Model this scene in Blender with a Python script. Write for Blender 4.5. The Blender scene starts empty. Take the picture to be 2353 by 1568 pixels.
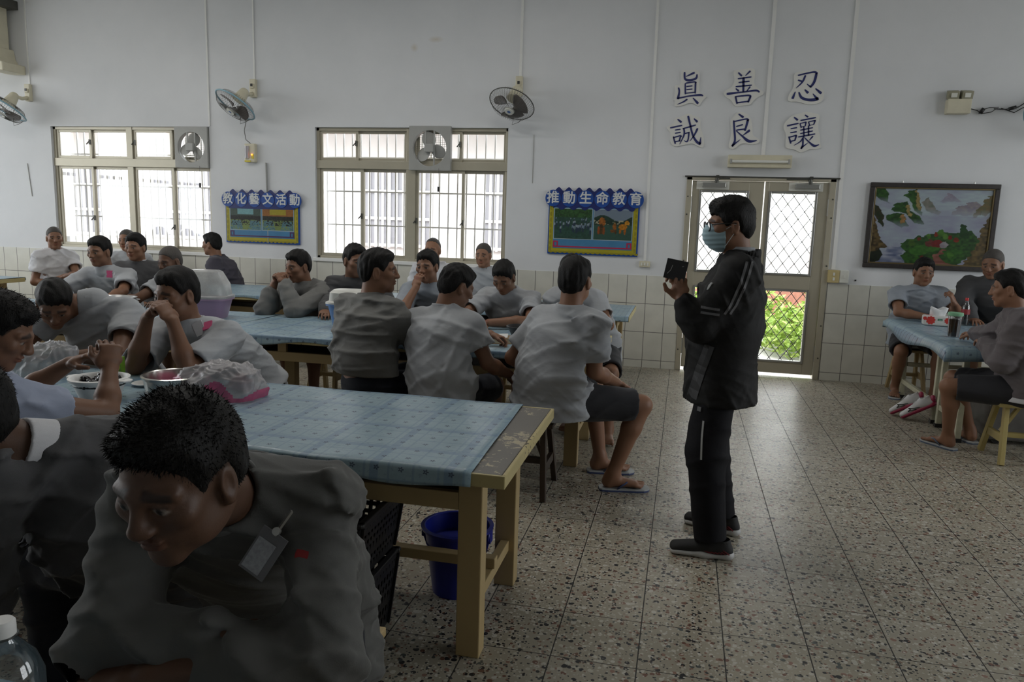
# Dining hall with seated men, a standing speaker, windows and a screened double door.
import bpy, math, random
import numpy as np
from mathutils import Vector, Matrix, Euler
random.seed(7); np.random.seed(7)
SC = bpy.context.scene
COL = SC.collection
PI = math.pi

# ------------------------------------------------------------------ camera
cam_d = bpy.data.cameras.new('camera'); cam = bpy.data.objects.new('camera', cam_d); COL.objects.link(cam)
_yaw, _pit, _rol = -0.21870938, -0.1576643, -0.03079068
_fw = Vector((math.sin(_yaw)*math.cos(_pit), math.cos(_yaw)*math.cos(_pit), math.sin(_pit)))
_r0 = Vector((math.cos(_yaw), -math.sin(_yaw), 0)); _d0 = _fw.cross(_r0)
_r = math.cos(_rol)*_r0 + math.sin(_rol)*_d0
_d = -math.sin(_rol)*_r0 + math.cos(_rol)*_d0
cam.matrix_world = Matrix(((_r.x, -_d.x, -_fw.x, 0), (_r.y, -_d.y, -_fw.y, 0), (_r.z, -_d.z, -_fw.z, 1.5), (0, 0, 0, 1)))
cam_d.sensor_fit = 'HORIZONTAL'; cam_d.sensor_width = 36.0; cam_d.lens = 1738.6/2353*36
cam_d.clip_start = 0.02; cam_d.clip_end = 200
SC.camera = cam

# ------------------------------------------------------------------ world, exposure, daylight
SC.view_settings.view_transform = 'Standard'
SC.view_settings.look = 'None'
SC.view_settings.gamma = 1.0
SC.view_settings.use_curve_mapping = False
SC.view_settings.exposure = 1.37
SC.cycles.use_denoising = True
SC.cycles.max_bounces = 10
SC.cycles.diffuse_bounces = 6
SC.cycles.glossy_bounces = 4
SC.cycles.transmission_bounces = 8
SC.cycles.transparent_max_bounces = 16
SC.cycles.sample_clamp_indirect = 6.0
SC.cycles.caustics_reflective = False
SC.cycles.caustics_refractive = False
world = bpy.data.worlds.new('sky'); SC.world = world; world.use_nodes = True
_b = world.node_tree.nodes['Background']
_b.inputs[0].default_value = (0.93, 0.97, 1.0, 1); _b.inputs[1].default_value = 2.0

# room: back wall at y=8.05, the others out of view
WY, XL, XR, YF, CH = 8.05, -11.0, 6.5, -4.0, 4.25
SIDE_L = [(0.2, 3.6), (4.0, 7.6)]          # window openings (y from, y to) in the left wall
SIDE_R = [(1.6, 4.2), (5.2, 7.4)]           # and in the right wall
SZ = (0.9, 3.8)
FILL_LIGHTS = [(-6.6, 5.0, 9), (-3.9, 5.0, 9), (-1.3, 5.0, 9), (-4.9, 3.3, 3), (-2.0, 3.3, 4.5)]   # added fill lights at the ceiling: x, y, watts
def portal(name, loc, rot, sx, sy):
    l = bpy.data.lights.new(name, 'AREA'); l.shape = 'RECTANGLE'; l.size = sx; l.size_y = sy
    l.energy = 1.0; l.cycles.is_portal = True
    o = bpy.data.objects.new(name, l); COL.objects.link(o); o.location = loc; o.rotation_euler = rot
for a, b in SIDE_L:
    portal('daylight_opening', (XL-0.12, (a+b)/2, sum(SZ)/2), (0, -PI/2, 0), SZ[1]-SZ[0], b-a)
for a, b in SIDE_R:
    portal('daylight_opening', (XR+0.12, (a+b)/2, sum(SZ)/2), (0, PI/2, 0), SZ[1]-SZ[0], b-a)
for x0, x1, z0, z1 in ((-4.13, -1.9, 1.02, 2.465), (-7.65, -5.47, 1.02, 2.465), (0.06, 1.33, 0.03, 1.95)):
    portal('daylight_opening', ((x0+x1)/2, WY+0.3, (z0+z1)/2), (-PI/2, 0, 0), x1-x0, z1-z0)

# ------------------------------------------------------------------ node helper and materials
class NT:
    def __init__(s, name):
        s.m = bpy.data.materials.new(name); s.m.use_nodes = True
        s.t = s.m.node_tree; s.t.nodes.clear()
        s.out = s.t.nodes.new('ShaderNodeOutputMaterial')
    def n(s, typ, **kw):
        nd = s.t.nodes.new(typ)
        for k, v in kw.items(): setattr(nd, k, v)
        return nd
    def set(s, sock, v):
        if hasattr(v, 'is_output') or isinstance(v, bpy.types.NodeSocket): s.t.links.new(v, sock)
        else: sock.default_value = v
    def math(s, op, a, b=0.0, c=0.0):
        nd = s.n('ShaderNodeMath', operation=op)
        for i, v in enumerate((a, b, c)):
            if i < len(nd.inputs): s.set(nd.inputs[i], v)
        return nd.outputs[0]
    def mix(s, f, a, b, mode='MIX'):
        nd = s.n('ShaderNodeMix', data_type='RGBA', blend_type=mode)
        s.set(nd.inputs[0], f); s.set(nd.inputs[6], a); s.set(nd.inputs[7], b)
        return nd.outputs[2]
    def noise(s, vec, scale, detail=2.0, rough=0.5):
        nd = s.n('ShaderNodeTexNoise'); 
        if vec is not None: s.t.links.new(vec, nd.inputs['Vector'])
        nd.inputs['Scale'].default_value = scale; nd.inputs['Detail'].default_value = detail; nd.inputs['Roughness'].default_value = rough
        return nd.outputs['Fac']
    def ramp(s, f, stops, interp='LINEAR'):
        nd = s.n('ShaderNodeValToRGB'); nd.color_ramp.interpolation = interp
        els = nd.color_ramp.elements
        while len(els) < len(stops): els.new(0.5)
        for e, (p, c) in zip(els, stops): e.position = p; e.color = c if len(c) == 4 else (*c, 1)
        s.set(nd.inputs[0], f); return nd.outputs[0]
    def obj(s):
        return s.n('ShaderNodeTexCoord').outputs['Object']
    def pos(s):
        return s.n('ShaderNodeNewGeometry').outputs['Position']
    def sep(s, v):
        nd = s.n('ShaderNodeSeparateXYZ'); s.t.links.new(v, nd.inputs[0]); return nd.outputs
    def scale(s, v, xyz):
        nd = s.n('ShaderNodeMapping'); s.t.links.new(v, nd.inputs[0]); nd.inputs['Scale'].default_value = xyz; return nd.outputs[0]
    def bump(s, h, strength, dist=0.01):
        nd = s.n('ShaderNodeBump'); s.set(nd.inputs['Height'], h); nd.inputs['Strength'].default_value = strength; nd.inputs['Distance'].default_value = dist
        return nd.outputs[0]
    def pbsdf(s, color, rough=0.5, metal=0.0, spec=0.5, normal=None, trans=0.0, alpha=1.0, sheen=0.0, sss=0.0, emit=None):
        b = s.n('ShaderNodeBsdfPrincipled')
        s.set(b.inputs['Base Color'], color if not isinstance(color, tuple) or len(color) == 4 else (*color, 1))
        s.set(b.inputs['Roughness'], rough); s.set(b.inputs['Metallic'], metal); s.set(b.inputs['Specular IOR Level'], spec)
        s.set(b.inputs['Transmission Weight'], trans); s.set(b.inputs['Alpha'], alpha)
        if sheen: b.inputs['Sheen Weight'].default_value = sheen; b.inputs['Sheen Roughness'].default_value = 0.4
        if normal is not None: s.t.links.new(normal, b.inputs['Normal'])
        if emit: b.inputs['Emission Color'].default_value = (*emit[0], 1); b.inputs['Emission Strength'].default_value = emit[1]
        s.t.links.new(b.outputs[0], s.out.inputs[0]); return b
MATS = {}
def mat(name, color, rough=0.5, metal=0.0, spec=0.5, var=0.0, vscale=8.0, bump=0.0, bscale=60.0, **kw):
    """Plain procedural material: base colour with a faint noise variation and optional bump."""
    if name in MATS: return MATS[name]
    t = NT(name); c = (*color, 1); nrm = None
    o = t.obj()
    if var:
        f = t.noise(o, vscale, 4.0, 0.6)
        lo = tuple(max(0, v*(1-var)) for v in color) + (1,); hi = tuple(min(1, v*(1+var)) for v in color) + (1,)
        c = t.ramp(f, [(0.3, lo), (0.7, hi)])
    if bump: nrm = t.bump(t.noise(o, bscale, 3.0), bump, 0.003)
    t.pbsdf(c, rough, metal, spec, nrm, **kw)
    MATS[name] = t.m; return t.m
def glass_mat(name, color=(1, 1, 1), rough=0.02, mixf=0.12):
    """Thin clear sheet: mostly transparent with a glossy reflection."""
    if name in MATS: return MATS[name]
    t = NT(name); tr = t.n('ShaderNodeBsdfTransparent'); tr.inputs[0].default_value = (*color, 1)
    gl = t.n('ShaderNodeBsdfGlossy'); gl.inputs['Roughness'].default_value = rough
    mx = t.n('ShaderNodeMixShader'); mx.inputs[0].default_value = mixf
    fr = t.n('ShaderNodeFresnel'); fr.inputs[0].default_value = 1.45
    t.t.links.new(t.math('MULTIPLY_ADD', fr.outputs[0], 0.8, mixf*0.3), mx.inputs[0])
    t.t.links.new(tr.outputs[0], mx.inputs[1]); t.t.links.new(gl.outputs[0], mx.inputs[2]); t.t.links.new(mx.outputs[0], t.out.inputs[0])
    MATS[name] = t.m; return t.m
def film_mat(name, color, opacity, rough=0.25):
    """Crinkled plastic film: part translucent colour, part clear."""
    if name in MATS: return MATS[name]
    t = NT(name); o = t.obj()
    b = t.n('ShaderNodeBsdfPrincipled'); b.inputs['Base Color'].default_value = (*color, 1); b.inputs['Roughness'].default_value = rough
    f = t.noise(o, 14, 5, 0.6)
    t.set(b.inputs['Alpha'], t.math('MULTIPLY_ADD', f, 0.5, opacity-0.25))
    t.t.links.new(t.bump(t.noise(o, 45, 4), 0.5, 0.004), b.inputs['Normal'])
    t.t.links.new(b.outputs[0], t.out.inputs[0]); MATS[name] = t.m; return t.m
def attr_mat(name, rough=0.5, spec=0.5, bump=0.0, bscale=120):
    """Colour read from the mesh's own 'tint' colour attribute."""
    if name in MATS: return MATS[name]
    t = NT(name); a = t.n('ShaderNodeVertexColor'); a.layer_name = 'tint'
    nrm = t.bump(t.noise(t.obj(), bscale, 2), bump, 0.002) if bump else None
    t.pbsdf(a.outputs[0], rough, 0, spec, nrm); MATS[name] = t.m; return t.m

# ------------------------------------------------------------------ mesh helpers
class MB:
    def __init__(s): s.v = []; s.f = []
    def add(s, vs, fs):
        o = len(s.v); s.v.extend([tuple(p) for p in vs]); s.f.extend([tuple(i+o for i in f) for f in fs]); return s
    def box(s, c, d, rot=None):
        hx, hy, hz = d[0]/2, d[1]/2, d[2]/2
        vs = [Vector((x, y, z)) for x in (-hx, hx) for y in (-hy, hy) for z in (-hz, hz)]
        if rot is not None:
            R = rot if isinstance(rot, Matrix) else Euler(rot).to_matrix()
            vs = [R @ p for p in vs]
        c = Vector(c)
        return s.add([p+c for p in vs], [(0, 1, 3, 2), (4, 6, 7, 5), (0, 4, 5, 1), (2, 3, 7, 6), (0, 2, 6, 4), (1, 5, 7, 3)])
    def bx(s, x0, x1, y0, y1, z0, z1):
        return s.box(((x0+x1)/2, (y0+y1)/2, (z0+z1)/2), (abs(x1-x0), abs(y1-y0), abs(z1-z0)))
    def beam(s, a, b, w, h, up=(0, 0, 1)):
        a, b = Vector(a), Vector(b); d = (b-a); L = d.length; d.normalize()
        u = Vector(up); x = d.cross(u)
        if x.length < 1e-4: x = d.cross(Vector((1, 0, 0)))
        x.normalize(); z = x.cross(d)
        R = Matrix((x, d, z)).transposed()
        return s.box((a+b)/2, (w, L, h), R)
    def cyl(s, a, b, r0, r1=None, n=16, cap=True):
        r1 = r0 if r1 is None else r1
        a, b = Vector(a), Vector(b); d = (b-a).normalized()
        x = d.orthogonal().normalized(); y = d.cross(x)
        vs = []
        for p, r in ((a, r0), (b, r1)):
            for i in range(n):
                t = 2*PI*i/n; vs.append(p + x*(r*math.cos(t)) + y*(r*math.sin(t)))
        fs = [(i, (i+1) % n, n+(i+1) % n, n+i) for i in range(n)]
        if cap: fs += [tuple(range(n-1, -1, -1)), tuple(range(n, 2*n))]
        return s.add(vs, fs)
    def tube(s, pts, r, n=8, cap=True, closed=False):
        pts = [Vector(p) for p in pts]; m = len(pts); vs = []; fs = []
        rs = r if isinstance(r, (list, tuple)) else [r]*m
        prev = None
        for i, p in enumerate(pts):
            if closed: d = pts[(i+1) % m]-pts[i-1]
            else: d = pts[min(i+1, m-1)]-pts[max(i-1, 0)]
            if d.length < 1e-9: d = Vector((0, 0, 1))
            d.normalize()
            x = d.orthogonal() if prev is None else prev - d*prev.dot(d)
            if x.length < 1e-6: x = d.orthogonal()
            x.normalize(); prev = x; y = d.cross(x)
            for k in range(n):
                t = 2*PI*k/n; vs.append(p + x*(rs[i]*math.cos(t)) + y*(rs[i]*math.sin(t)))
        rng = range(m if closed else m-1)
        for i in rng:
            j = (i+1) % m
            for k in range(n): fs.append((i*n+k, i*n+(k+1) % n, j*n+(k+1) % n, j*n+k))
        if cap and not closed: fs += [tuple(range(n-1, -1, -1)), tuple(range((m-1)*n, m*n))]
        return s.add(vs, fs)
    def lathe(s, prof, n=32, c=(0, 0, 0), sx=1.0, sy=1.0, wob=None):
        """prof: list of (r, z); rotates about z at c."""
        vs = []; fs = []; m = len(prof)
        for r, z in prof:
            for i in range(n):
                t = 2*PI*i/n; q = r*(1 + (wob(t, z) if wob else 0))
                vs.append((c[0]+q*sx*math.cos(t), c[1]+q*sy*math.sin(t), c[2]+z))
        for j in range(m-1):
            for i in range(n): fs.append((j*n+i, j*n+(i+1) % n, (j+1)*n+(i+1) % n, (j+1)*n+i))
        if prof[0][0] > 1e-6: fs.append(tuple(range(n-1, -1, -1)))
        if prof[-1][0] > 1e-6: fs.append(tuple(range((m-1)*n, m*n)))
        return s.add(vs, fs)
    def prism(s, poly, y0, y1, ax='y'):
        """Polygon in (x,z) extruded along y (or other axis)."""
        n = len(poly); area = sum(poly[i][0]*poly[(i+1) % n][1]-poly[(i+1) % n][0]*poly[i][1] for i in range(n))
        if area < 0: poly = poly[::-1]
        def P(p, t): return (p[0], t, p[1]) if ax == 'y' else ((p[0], p[1], t) if ax == 'z' else (t, p[0], p[1]))
        vs = [P(p, y0) for p in poly]+[P(p, y1) for p in poly]
        fs = [tuple(range(n)), tuple(range(2*n-1, n-1, -1))]+[(i, n+i, n+(i+1) % n, (i+1) % n) for i in range(n)]
        return s.add(vs, fs)
    def ball(s, c, r, n=16, m=10, rot=None):
        r = (r, r, r) if not isinstance(r, (tuple, list)) else r
        c = Vector(c); vs = []; fs = []
        for j in range(m+1):
            ph = PI*j/m
            for i in range(n):
                t = 2*PI*i/n; p = Vector((r[0]*math.sin(ph)*math.cos(t), r[1]*math.sin(ph)*math.sin(t), r[2]*math.cos(ph)))
                vs.append((rot @ p if rot is not None else p)+c)
        for j in range(m):
            for i in range(n): fs.append((j*n+i, (j+1)*n+i, (j+1)*n+(i+1) % n, j*n+(i+1) % n))
        return s.add(vs, fs)
    def build(s, name, m, parent=None, smooth=False, bevel=0.0, loc=None):
        me = bpy.data.meshes.new(name); me.from_pydata(s.v, [], s.f); me.validate(); me.update()
        return link(name, me, m, parent, smooth, bevel, loc)
def link(name, me, m, parent=None, smooth=False, bevel=0.0, loc=None):
    if m is not None:
        for q in (m if isinstance(m, (list, tuple)) else [m]): me.materials.append(q)
    o = bpy.data.objects.new(name, me); COL.objects.link(o)
    if parent is not None: o.parent = parent
    if loc is not None: o.location = loc
    if smooth:
        if smooth is True: me.shade_smooth()
        else:
            me.shade_smooth()
            try: me.set_sharp_from_angle(angle=math.radians(smooth))
            except Exception: pass
    if bevel:
        b = o.modifiers.new('bevel', 'BEVEL'); b.width = bevel; b.segments = 2; b.limit_method = 'ANGLE'; b.angle_limit = math.radians(40)
    return o
def tag(o, label, cat, group=None, kind=None):
    if label: o['label'] = label
    if cat: o['category'] = cat
    if group: o['group'] = group
    if kind: o['kind'] = kind
    return o
def thing(name, loc, label, cat, group=None, rotz=0.0):
    o = bpy.data.objects.new(name, None); COL.objects.link(o); o.location = loc; o.rotation_euler = (0, 0, rotz)
    o.empty_display_size = 0.1
    return tag(o, label, cat, group)
def dup(root, loc, rotz, label, group=None):
    r = root.copy(); COL.objects.link(r); r.location = loc; r.rotation_euler = (0, 0, rotz); r['label'] = label
    if group: r['group'] = group
    for ch in list(root.children):
        c = ch.copy(); COL.objects.link(c); c.parent = r
        for g in list(ch.children):
            d = g.copy(); COL.objects.link(d); d.parent = c
    return r
def structure(name, mb, m, parent=None, **kw):
    o = mb.build(name, m, parent, **kw)
    if parent is None: o['kind'] = 'structure'
    return o
def grid_picture(name, w, h, nx, ny, paint, m, parent, origin, y):
    """Flat picture in the xz plane whose pigment colours come from paint(u, v) (numpy, u right, v up)."""
    u, v = np.meshgrid(np.linspace(0, 1, nx+1), np.linspace(0, 1, ny+1))
    co = np.stack([origin[0]+u*w, np.full_like(u, y), origin[1]+v*h], -1).reshape(-1, 3)
    i = np.arange(nx)[None, :]+np.arange(ny)[:, None]*(nx+1)
    q = np.stack([i, i+1, i+nx+2, i+nx+1], -1).reshape(-1, 4)
    me = np_mesh(name, co, q, paint(u, v).reshape(-1, 3))
    return link(name, me, m, parent)
def np_mesh(name, co, quads, col=None):
    me = bpy.data.meshes.new(name); nv, nq = len(co), len(quads)
    me.vertices.add(nv); me.vertices.foreach_set('co', np.ascontiguousarray(co, np.float32).ravel())
    me.loops.add(nq*4); me.loops.foreach_set('vertex_index', np.ascontiguousarray(quads, np.int32).ravel())
    me.polygons.add(nq); me.polygons.foreach_set('loop_start', np.arange(0, nq*4, 4, dtype=np.int32))
    me.update(calc_edges=True)
    if col is not None:
        a = me.color_attributes.new('tint', 'FLOAT_COLOR', 'POINT')
        a.data.foreach_set('color', np.concatenate([col, np.ones((nv, 1))], 1).astype(np.float32).ravel())
    return me

# ================================================================== SETTING
def wall_material():
    t = NT('painted_plaster'); p = t.pos(); x, y, z = t.sep(p)
    f = t.noise(p, 0.9, 5, 0.6)
    c = t.ramp(f, [(0.3, (0.66, 0.675, 0.69)), (0.7, (0.74, 0.75, 0.765))])
    # two small damp stains high on the wall
    n = t.noise(p, 14, 4, 0.6)
    for sx, sz, rx, rz in ((-2.96, 3.30, 0.05, 0.05), (-2.72, 3.38, 0.09, 0.035)):
        dx = t.math('DIVIDE', t.math('SUBTRACT', x, sx), rx); dz = t.math('DIVIDE', t.math('SUBTRACT', z, sz), rz)
        d = t.math('SQRT', t.math('ADD', t.math('MULTIPLY', dx, dx), t.math('MULTIPLY', dz, dz)))
        k = t.math('SUBTRACT', 1.3, t.math('ADD', d, t.math('MULTIPLY', n, 0.6)))
        k = t.math('MULTIPLY', t.math('MINIMUM', t.math('MAXIMUM', k, 0.0), 1.0), 0.7)
        c = t.mix(k, c, (0.58, 0.52, 0.42, 1))
    b = t.bump(t.noise(p, 40, 3), 0.12, 0.004)
    t.pbsdf(c, 0.75, 0, 0.25, b); return t.m
def tile_material():
    t = NT('wainscot_tile'); p = t.pos(); x, y, z = t.sep(p)
    u = t.math('FRACT', t.math('DIVIDE', t.math('ADD', t.math('ADD', x, y), 20.0-0.80935+0.0), 0.19755))
    v = t.math('FRACT', t.math('DIVIDE', t.math('ADD', z, 0.22), 0.3))
    def line(q, w): return t.math('GREATER_THAN', t.math('ABSOLUTE', t.math('SUBTRACT', q, 0.5)), 0.5-w)
    # x grid: shift so that a joint falls at x=-0.809
    g = t.math('MAXIMUM', line(u, 0.016), line(v, 0.010))
    f = t.noise(p, 6, 3)
    c = t.ramp(f, [(0.3, (0.60, 0.595, 0.53)), (0.7, (0.68, 0.67, 0.60))])
    c = t.mix(g, c, (0.16, 0.155, 0.14, 1))
    t.pbsdf(c, t.math('MULTIPLY_ADD', g, 0.5, 0.28), 0, 0.5, t.bump(t.math('SUBTRACT', 1.0, g), 0.3, 0.002)); return t.m
def terrazzo_material():
    t = NT('terrazzo'); p = t.pos(); x, y, z = t.sep(p)
    def vor(scale, rand=1.0):
        nd = t.n('ShaderNodeTexVoronoi'); t.t.links.new(p, nd.inputs['Vector']); nd.inputs['Scale'].default_value = scale; nd.inputs['Randomness'].default_value = rand
        return nd.outputs['Distance'], nd.outputs['Color']
    base = t.ramp(t.noise(p, 2.2, 4), [(0.3, (0.28, 0.253, 0.19)), (0.7, (0.355, 0.32, 0.245))])
    tileid_x = t.math('FLOOR', t.math('DIVIDE', t.math('SUBTRACT', x, 0.2305), 0.2985)); tileid_y = t.math('FLOOR', t.math('DIVIDE', t.math('SUBTRACT', y, 3.05), 0.313))
    wn = t.n('ShaderNodeTexWhiteNoise', noise_dimensions='2D'); cx = t.n('ShaderNodeCombineXYZ')
    t.t.links.new(tileid_x, cx.inputs[0]); t.t.links.new(tileid_y, cx.inputs[1]); t.t.links.new(cx.outputs[0], wn.inputs['Vector'])
    base = t.mix(t.math('MULTIPLY', wn.outputs[0], 0.30), base, (0.40, 0.37, 0.31, 1))
    c = base
    for scale, thr, cols in ((48.0, 0.50, [(0.0, (0.020, 0.020, 0.022)), (0.24, (0.16, 0.075, 0.05)), (0.38, (0.46, 0.44, 0.37)), (0.66, (0.075, 0.085, 0.08)), (0.74, (0.50, 0.48, 0.42)), (0.9, (0.26, 0.15, 0.11))]),
                             (90.0, 0.46, [(0.0, (0.03, 0.03, 0.03)), (0.2, (0.47, 0.45, 0.39)), (0.55, (0.20, 0.11, 0.075)), (0.7, (0.38, 0.36, 0.30)), (0.86, (0.06, 0.065, 0.065))])):
        d, col = vor(scale)
        cs = t.n('ShaderNodeSeparateColor'); t.t.links.new(col, cs.inputs[0])
        chip = t.ramp(cs.outputs[0], cols, 'CONSTANT')
        size = t.math('MULTIPLY_ADD', cs.outputs[1], 0.30, thr-0.22)
        m = t.math('LESS_THAN', d, size)
        m = t.math('MULTIPLY', m, t.math('GREATER_THAN', cs.outputs[2], 0.28))
        c = t.mix(m, c, chip)
    ux = t.math('FRACT', t.math('DIVIDE', t.math('ADD', x, 30.0-0.2305-0.0+0.0), 0.2985))
    uy = t.math('FRACT', t.math('DIVIDE', t.math('ADD', y, 30.0), 0.313))
    # exact phase: joints at x=0.2305+k*0.2985 and y=3.05+k*0.313
    ux = t.math('FRACT', t.math('ADD', t.math('DIVIDE', t.math('SUBTRACT', x, 0.2305), 0.2985), 100.0))
    uy = t.math('FRACT', t.math('ADD', t.math('DIVIDE', t.math('SUBTRACT', y, 3.05), 0.313), 100.0))
    def line(q, w): return t.math('GREATER_THAN', t.math('ABSOLUTE', t.math('SUBTRACT', q, 0.5)), 0.5-w)
    g = t.math('MAXIMUM', line(ux, 0.0075), line(uy, 0.006))
    c = t.mix(g, c, (0.035, 0.033, 0.03, 1))
    wear = t.noise(p, 1.3, 3)
    r = t.math('MULTIPLY_ADD', wear, 0.22, 0.235)
    t.pbsdf(c, t.math('ADD', r, t.math('MULTIPLY', g, 0.4)), 0, 0.5, t.bump(t.math('ADD', t.noise(p, 9, 2), t.math('MULTIPLY', g, -0.5)), 0.06, 0.004)); return t.m
M_wall, M_tile, M_floor = wall_material(), tile_material(), terrazzo_material()
M_ceil = mat('ceiling_paint', (0.62, 0.63, 0.64), 0.9)
M_frame = mat('cream_aluminium', (0.46, 0.425, 0.33), 0.35, 0.25, 0.5, 0.06, 3)
M_cream = mat('cream_plastic', (0.62, 0.58, 0.44), 0.45, var=0.06)
M_creamlt = mat('pale_plastic', (0.70, 0.70, 0.64), 0.45, var=0.04)
M_greyplastic = mat('grey_plastic', (0.36, 0.36, 0.34), 0.45, var=0.05)
M_white = mat('white_paint', (0.78, 0.78, 0.76), 0.5, var=0.03)
M_black = mat('black_plastic', (0.012, 0.012, 0.012), 0.4)
M_metal = mat('dull_steel', (0.42, 0.42, 0.40), 0.35, 0.9, var=0.08)
M_dark = mat('dark_metal', (0.10, 0.10, 0.09), 0.4, 0.7, var=0.1)
M_glass = glass_mat('window_glass')

structure('floor', MB().bx(XL-0.2, XR+0.2, YF-0.2, WY+0.02, -0.12, 0.0), M_floor)
structure('ceiling', MB().bx(XL-0.2, XR+0.2, YF-0.2, WY+0.2, CH, CH+0.15), M_ceil)
W1 = (-7.65, -5.47, 1.01, 2.47); W2 = (-4.13, -1.90, 1.01, 2.47); DR = (-0.02, 1.405, 0.0, 1.995)
T = 0.2
b = MB()
for x0, x1 in ((XL-0.2, W1[0]), (W1[1], W2[0]), (W2[1], DR[0]), (DR[1], XR+0.2)): b.bx(x0, x1, WY, WY+T, 0, CH)
for w in (W1, W2): b.bx(w[0], w[1], WY, WY+T, 0, w[2]); b.bx(w[0], w[1], WY, WY+T, w[3], CH)
b.bx(DR[0], DR[1], WY, WY+T, DR[3], CH)
structure('wall_back', b, M_wall)
def side_wall(name, x0, x1, ops):
    b = MB(); y = YF-0.2
    for a, c in ops:
        b.bx(x0, x1, y, a, 0, CH); b.bx(x0, x1, a, c, 0, SZ[0]); b.bx(x0, x1, a, c, SZ[1], CH); y = c
    b.bx(x0, x1, y, WY, 0, CH); structure(name, b, M_wall)
side_wall('wall_left', XL-0.2, XL, SIDE_L); side_wall('wall_right', XR, XR+0.2, SIDE_R)
structure('wall_front', MB().bx(XL-0.2, XR+0.2, YF-0.2, YF, 0, CH), M_wall)
k = 3
for ops, x in ((SIDE_L, XL-0.1), (SIDE_R, XR+0.1)):
    for a, c in ops:
        b = MB()
        for yy in np.linspace(a+0.03, c-0.03, 4): b.bx(x-0.03, x+0.03, yy-0.03, yy+0.03, *SZ)
        for zz in (SZ[0]+0.03, 2.1, SZ[1]-0.03): b.bx(x-0.029, x+0.029, a, c, zz-0.03, zz+0.03)
        structure(f'window_{k}', b, M_frame); k += 1
b = MB()
b.bx(XL, DR[0]-0.002, WY-0.008, WY, 0, 0.976); b.bx(DR[1]+0.002, XR, WY-0.008, WY, 0, 0.976)
structure('trim_1', b, M_tile)
structure('trim_2', MB().bx(XL, XL+0.008, YF, WY-0.01, 0, 0.976), M_tile)
structure('trim_3', MB().bx(XR-0.008, XR, YF, WY-0.01, 0, 0.976), M_tile)

# ---- windows
def window(name, w, transom, mull, up, low, handles):
    x0, x1, z0, z1 = w; ya, yb = WY+0.035, WY+0.115
    b = MB()
    b.bx(x0, x0+0.035, ya, yb, z0, z1); b.bx(x1-0.03, x1, ya, yb, z0, z1)
    b.bx(x0, x1, ya, yb, z0, z0+0.03); b.bx(x0, x1, ya, yb, z1-0.035, z1)
    b.bx(x0, x1, ya-0.012, yb+0.002, *transom); b.bx(mull[0], mull[1], ya-0.006, yb+0.001, z0, z1)
    fr = structure(name, b, M_frame, bevel=0.003)
    def sash(xa, xb, za, zb, y):
        b = MB(); w_ = 0.032
        b.bx(xa, xa+w_, y, y+0.025, za, zb); b.bx(xb-w_, xb, y, y+0.025, za, zb); b.bx(xa+w_, xb-w_, y, y+0.025, za, za+w_); b.bx(xa+w_, xb-w_, y, y+0.025, zb-w_, zb)
        s = b.build('sash', M_frame, fr, bevel=0.002)
        MB().bx(xa+w_, xb-w_, y+0.010, y+0.014, za+w_, zb-w_).build('pane', M_glass, s)
    for k, (xa, xb) in enumerate(up): sash(xa, xb, transom[1], z1-0.03, WY+0.05+0.028*(k % 2))
    for k, (xa, xb) in enumerate(low): sash(xa, xb, z0+0.03, transom[0], WY+0.05+0.028*(k % 2))
    for hx, hz in handles:
        MB().box((hx, WY+0.035, hz), (0.016, 0.022, 0.06)).beam((hx, WY+0.03, hz+0.01), (hx-0.03, WY+0.015, hz-0.03), 0.012, 0.012).build('latch', M_dark, fr, bevel=0.003)
    MB().bx(x0-0.03, x1+0.03, WY-0.028, WY+0.03, z0-0.035, z0+0.004).build('sill', M_white, fr, bevel=0.004)
    b = MB(); yg = WY+0.3
    n = int(round((x1-x0)/0.105))
    for i in range(n+1):
        x = x0+(x1-x0)*i/n; b.bx(x-0.007, x+0.007, yg-0.007, yg+0.007, z0-0.02, z1+0.02)
    for zz in np.arange(z0+0.0, z1+0.05, 0.385): b.bx(x0-0.02, x1+0.02, yg-0.006, yg+0.006, zz-0.008, zz+0.008)
    b.build('security_grille', M_white, fr)
    return fr
window('window_1', W1, (2.0, 2.096), (-6.613, -6.53), [(-7.615, -7.12), (-7.145, -6.613), (-6.53, -6.0), (-6.02, -5.5)], [(-7.615, -7.11), (-7.15, -6.62), (-6.53, -5.99), (-6.02, -5.5)], [(-7.132, 2.29), (-7.12, 1.38), (-6.0, 1.30), (-6.5, 2.29)])
window('window_2', W2, (2.022, 2.112), (-3.05, -2.945), [(-4.095, -3.63), (-3.66, -3.06), (-2.94, -2.42), (-2.45, -1.93)], [(-4.095, -3.565), (-3.60, -3.05), (-2.945, -2.385), (-2.42, -1.93)], [(-3.65, 2.30), (-2.44, 2.30), (-3.585, 1.5), (-2.93, 1.47), (-2.39, 1.46)])

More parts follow.
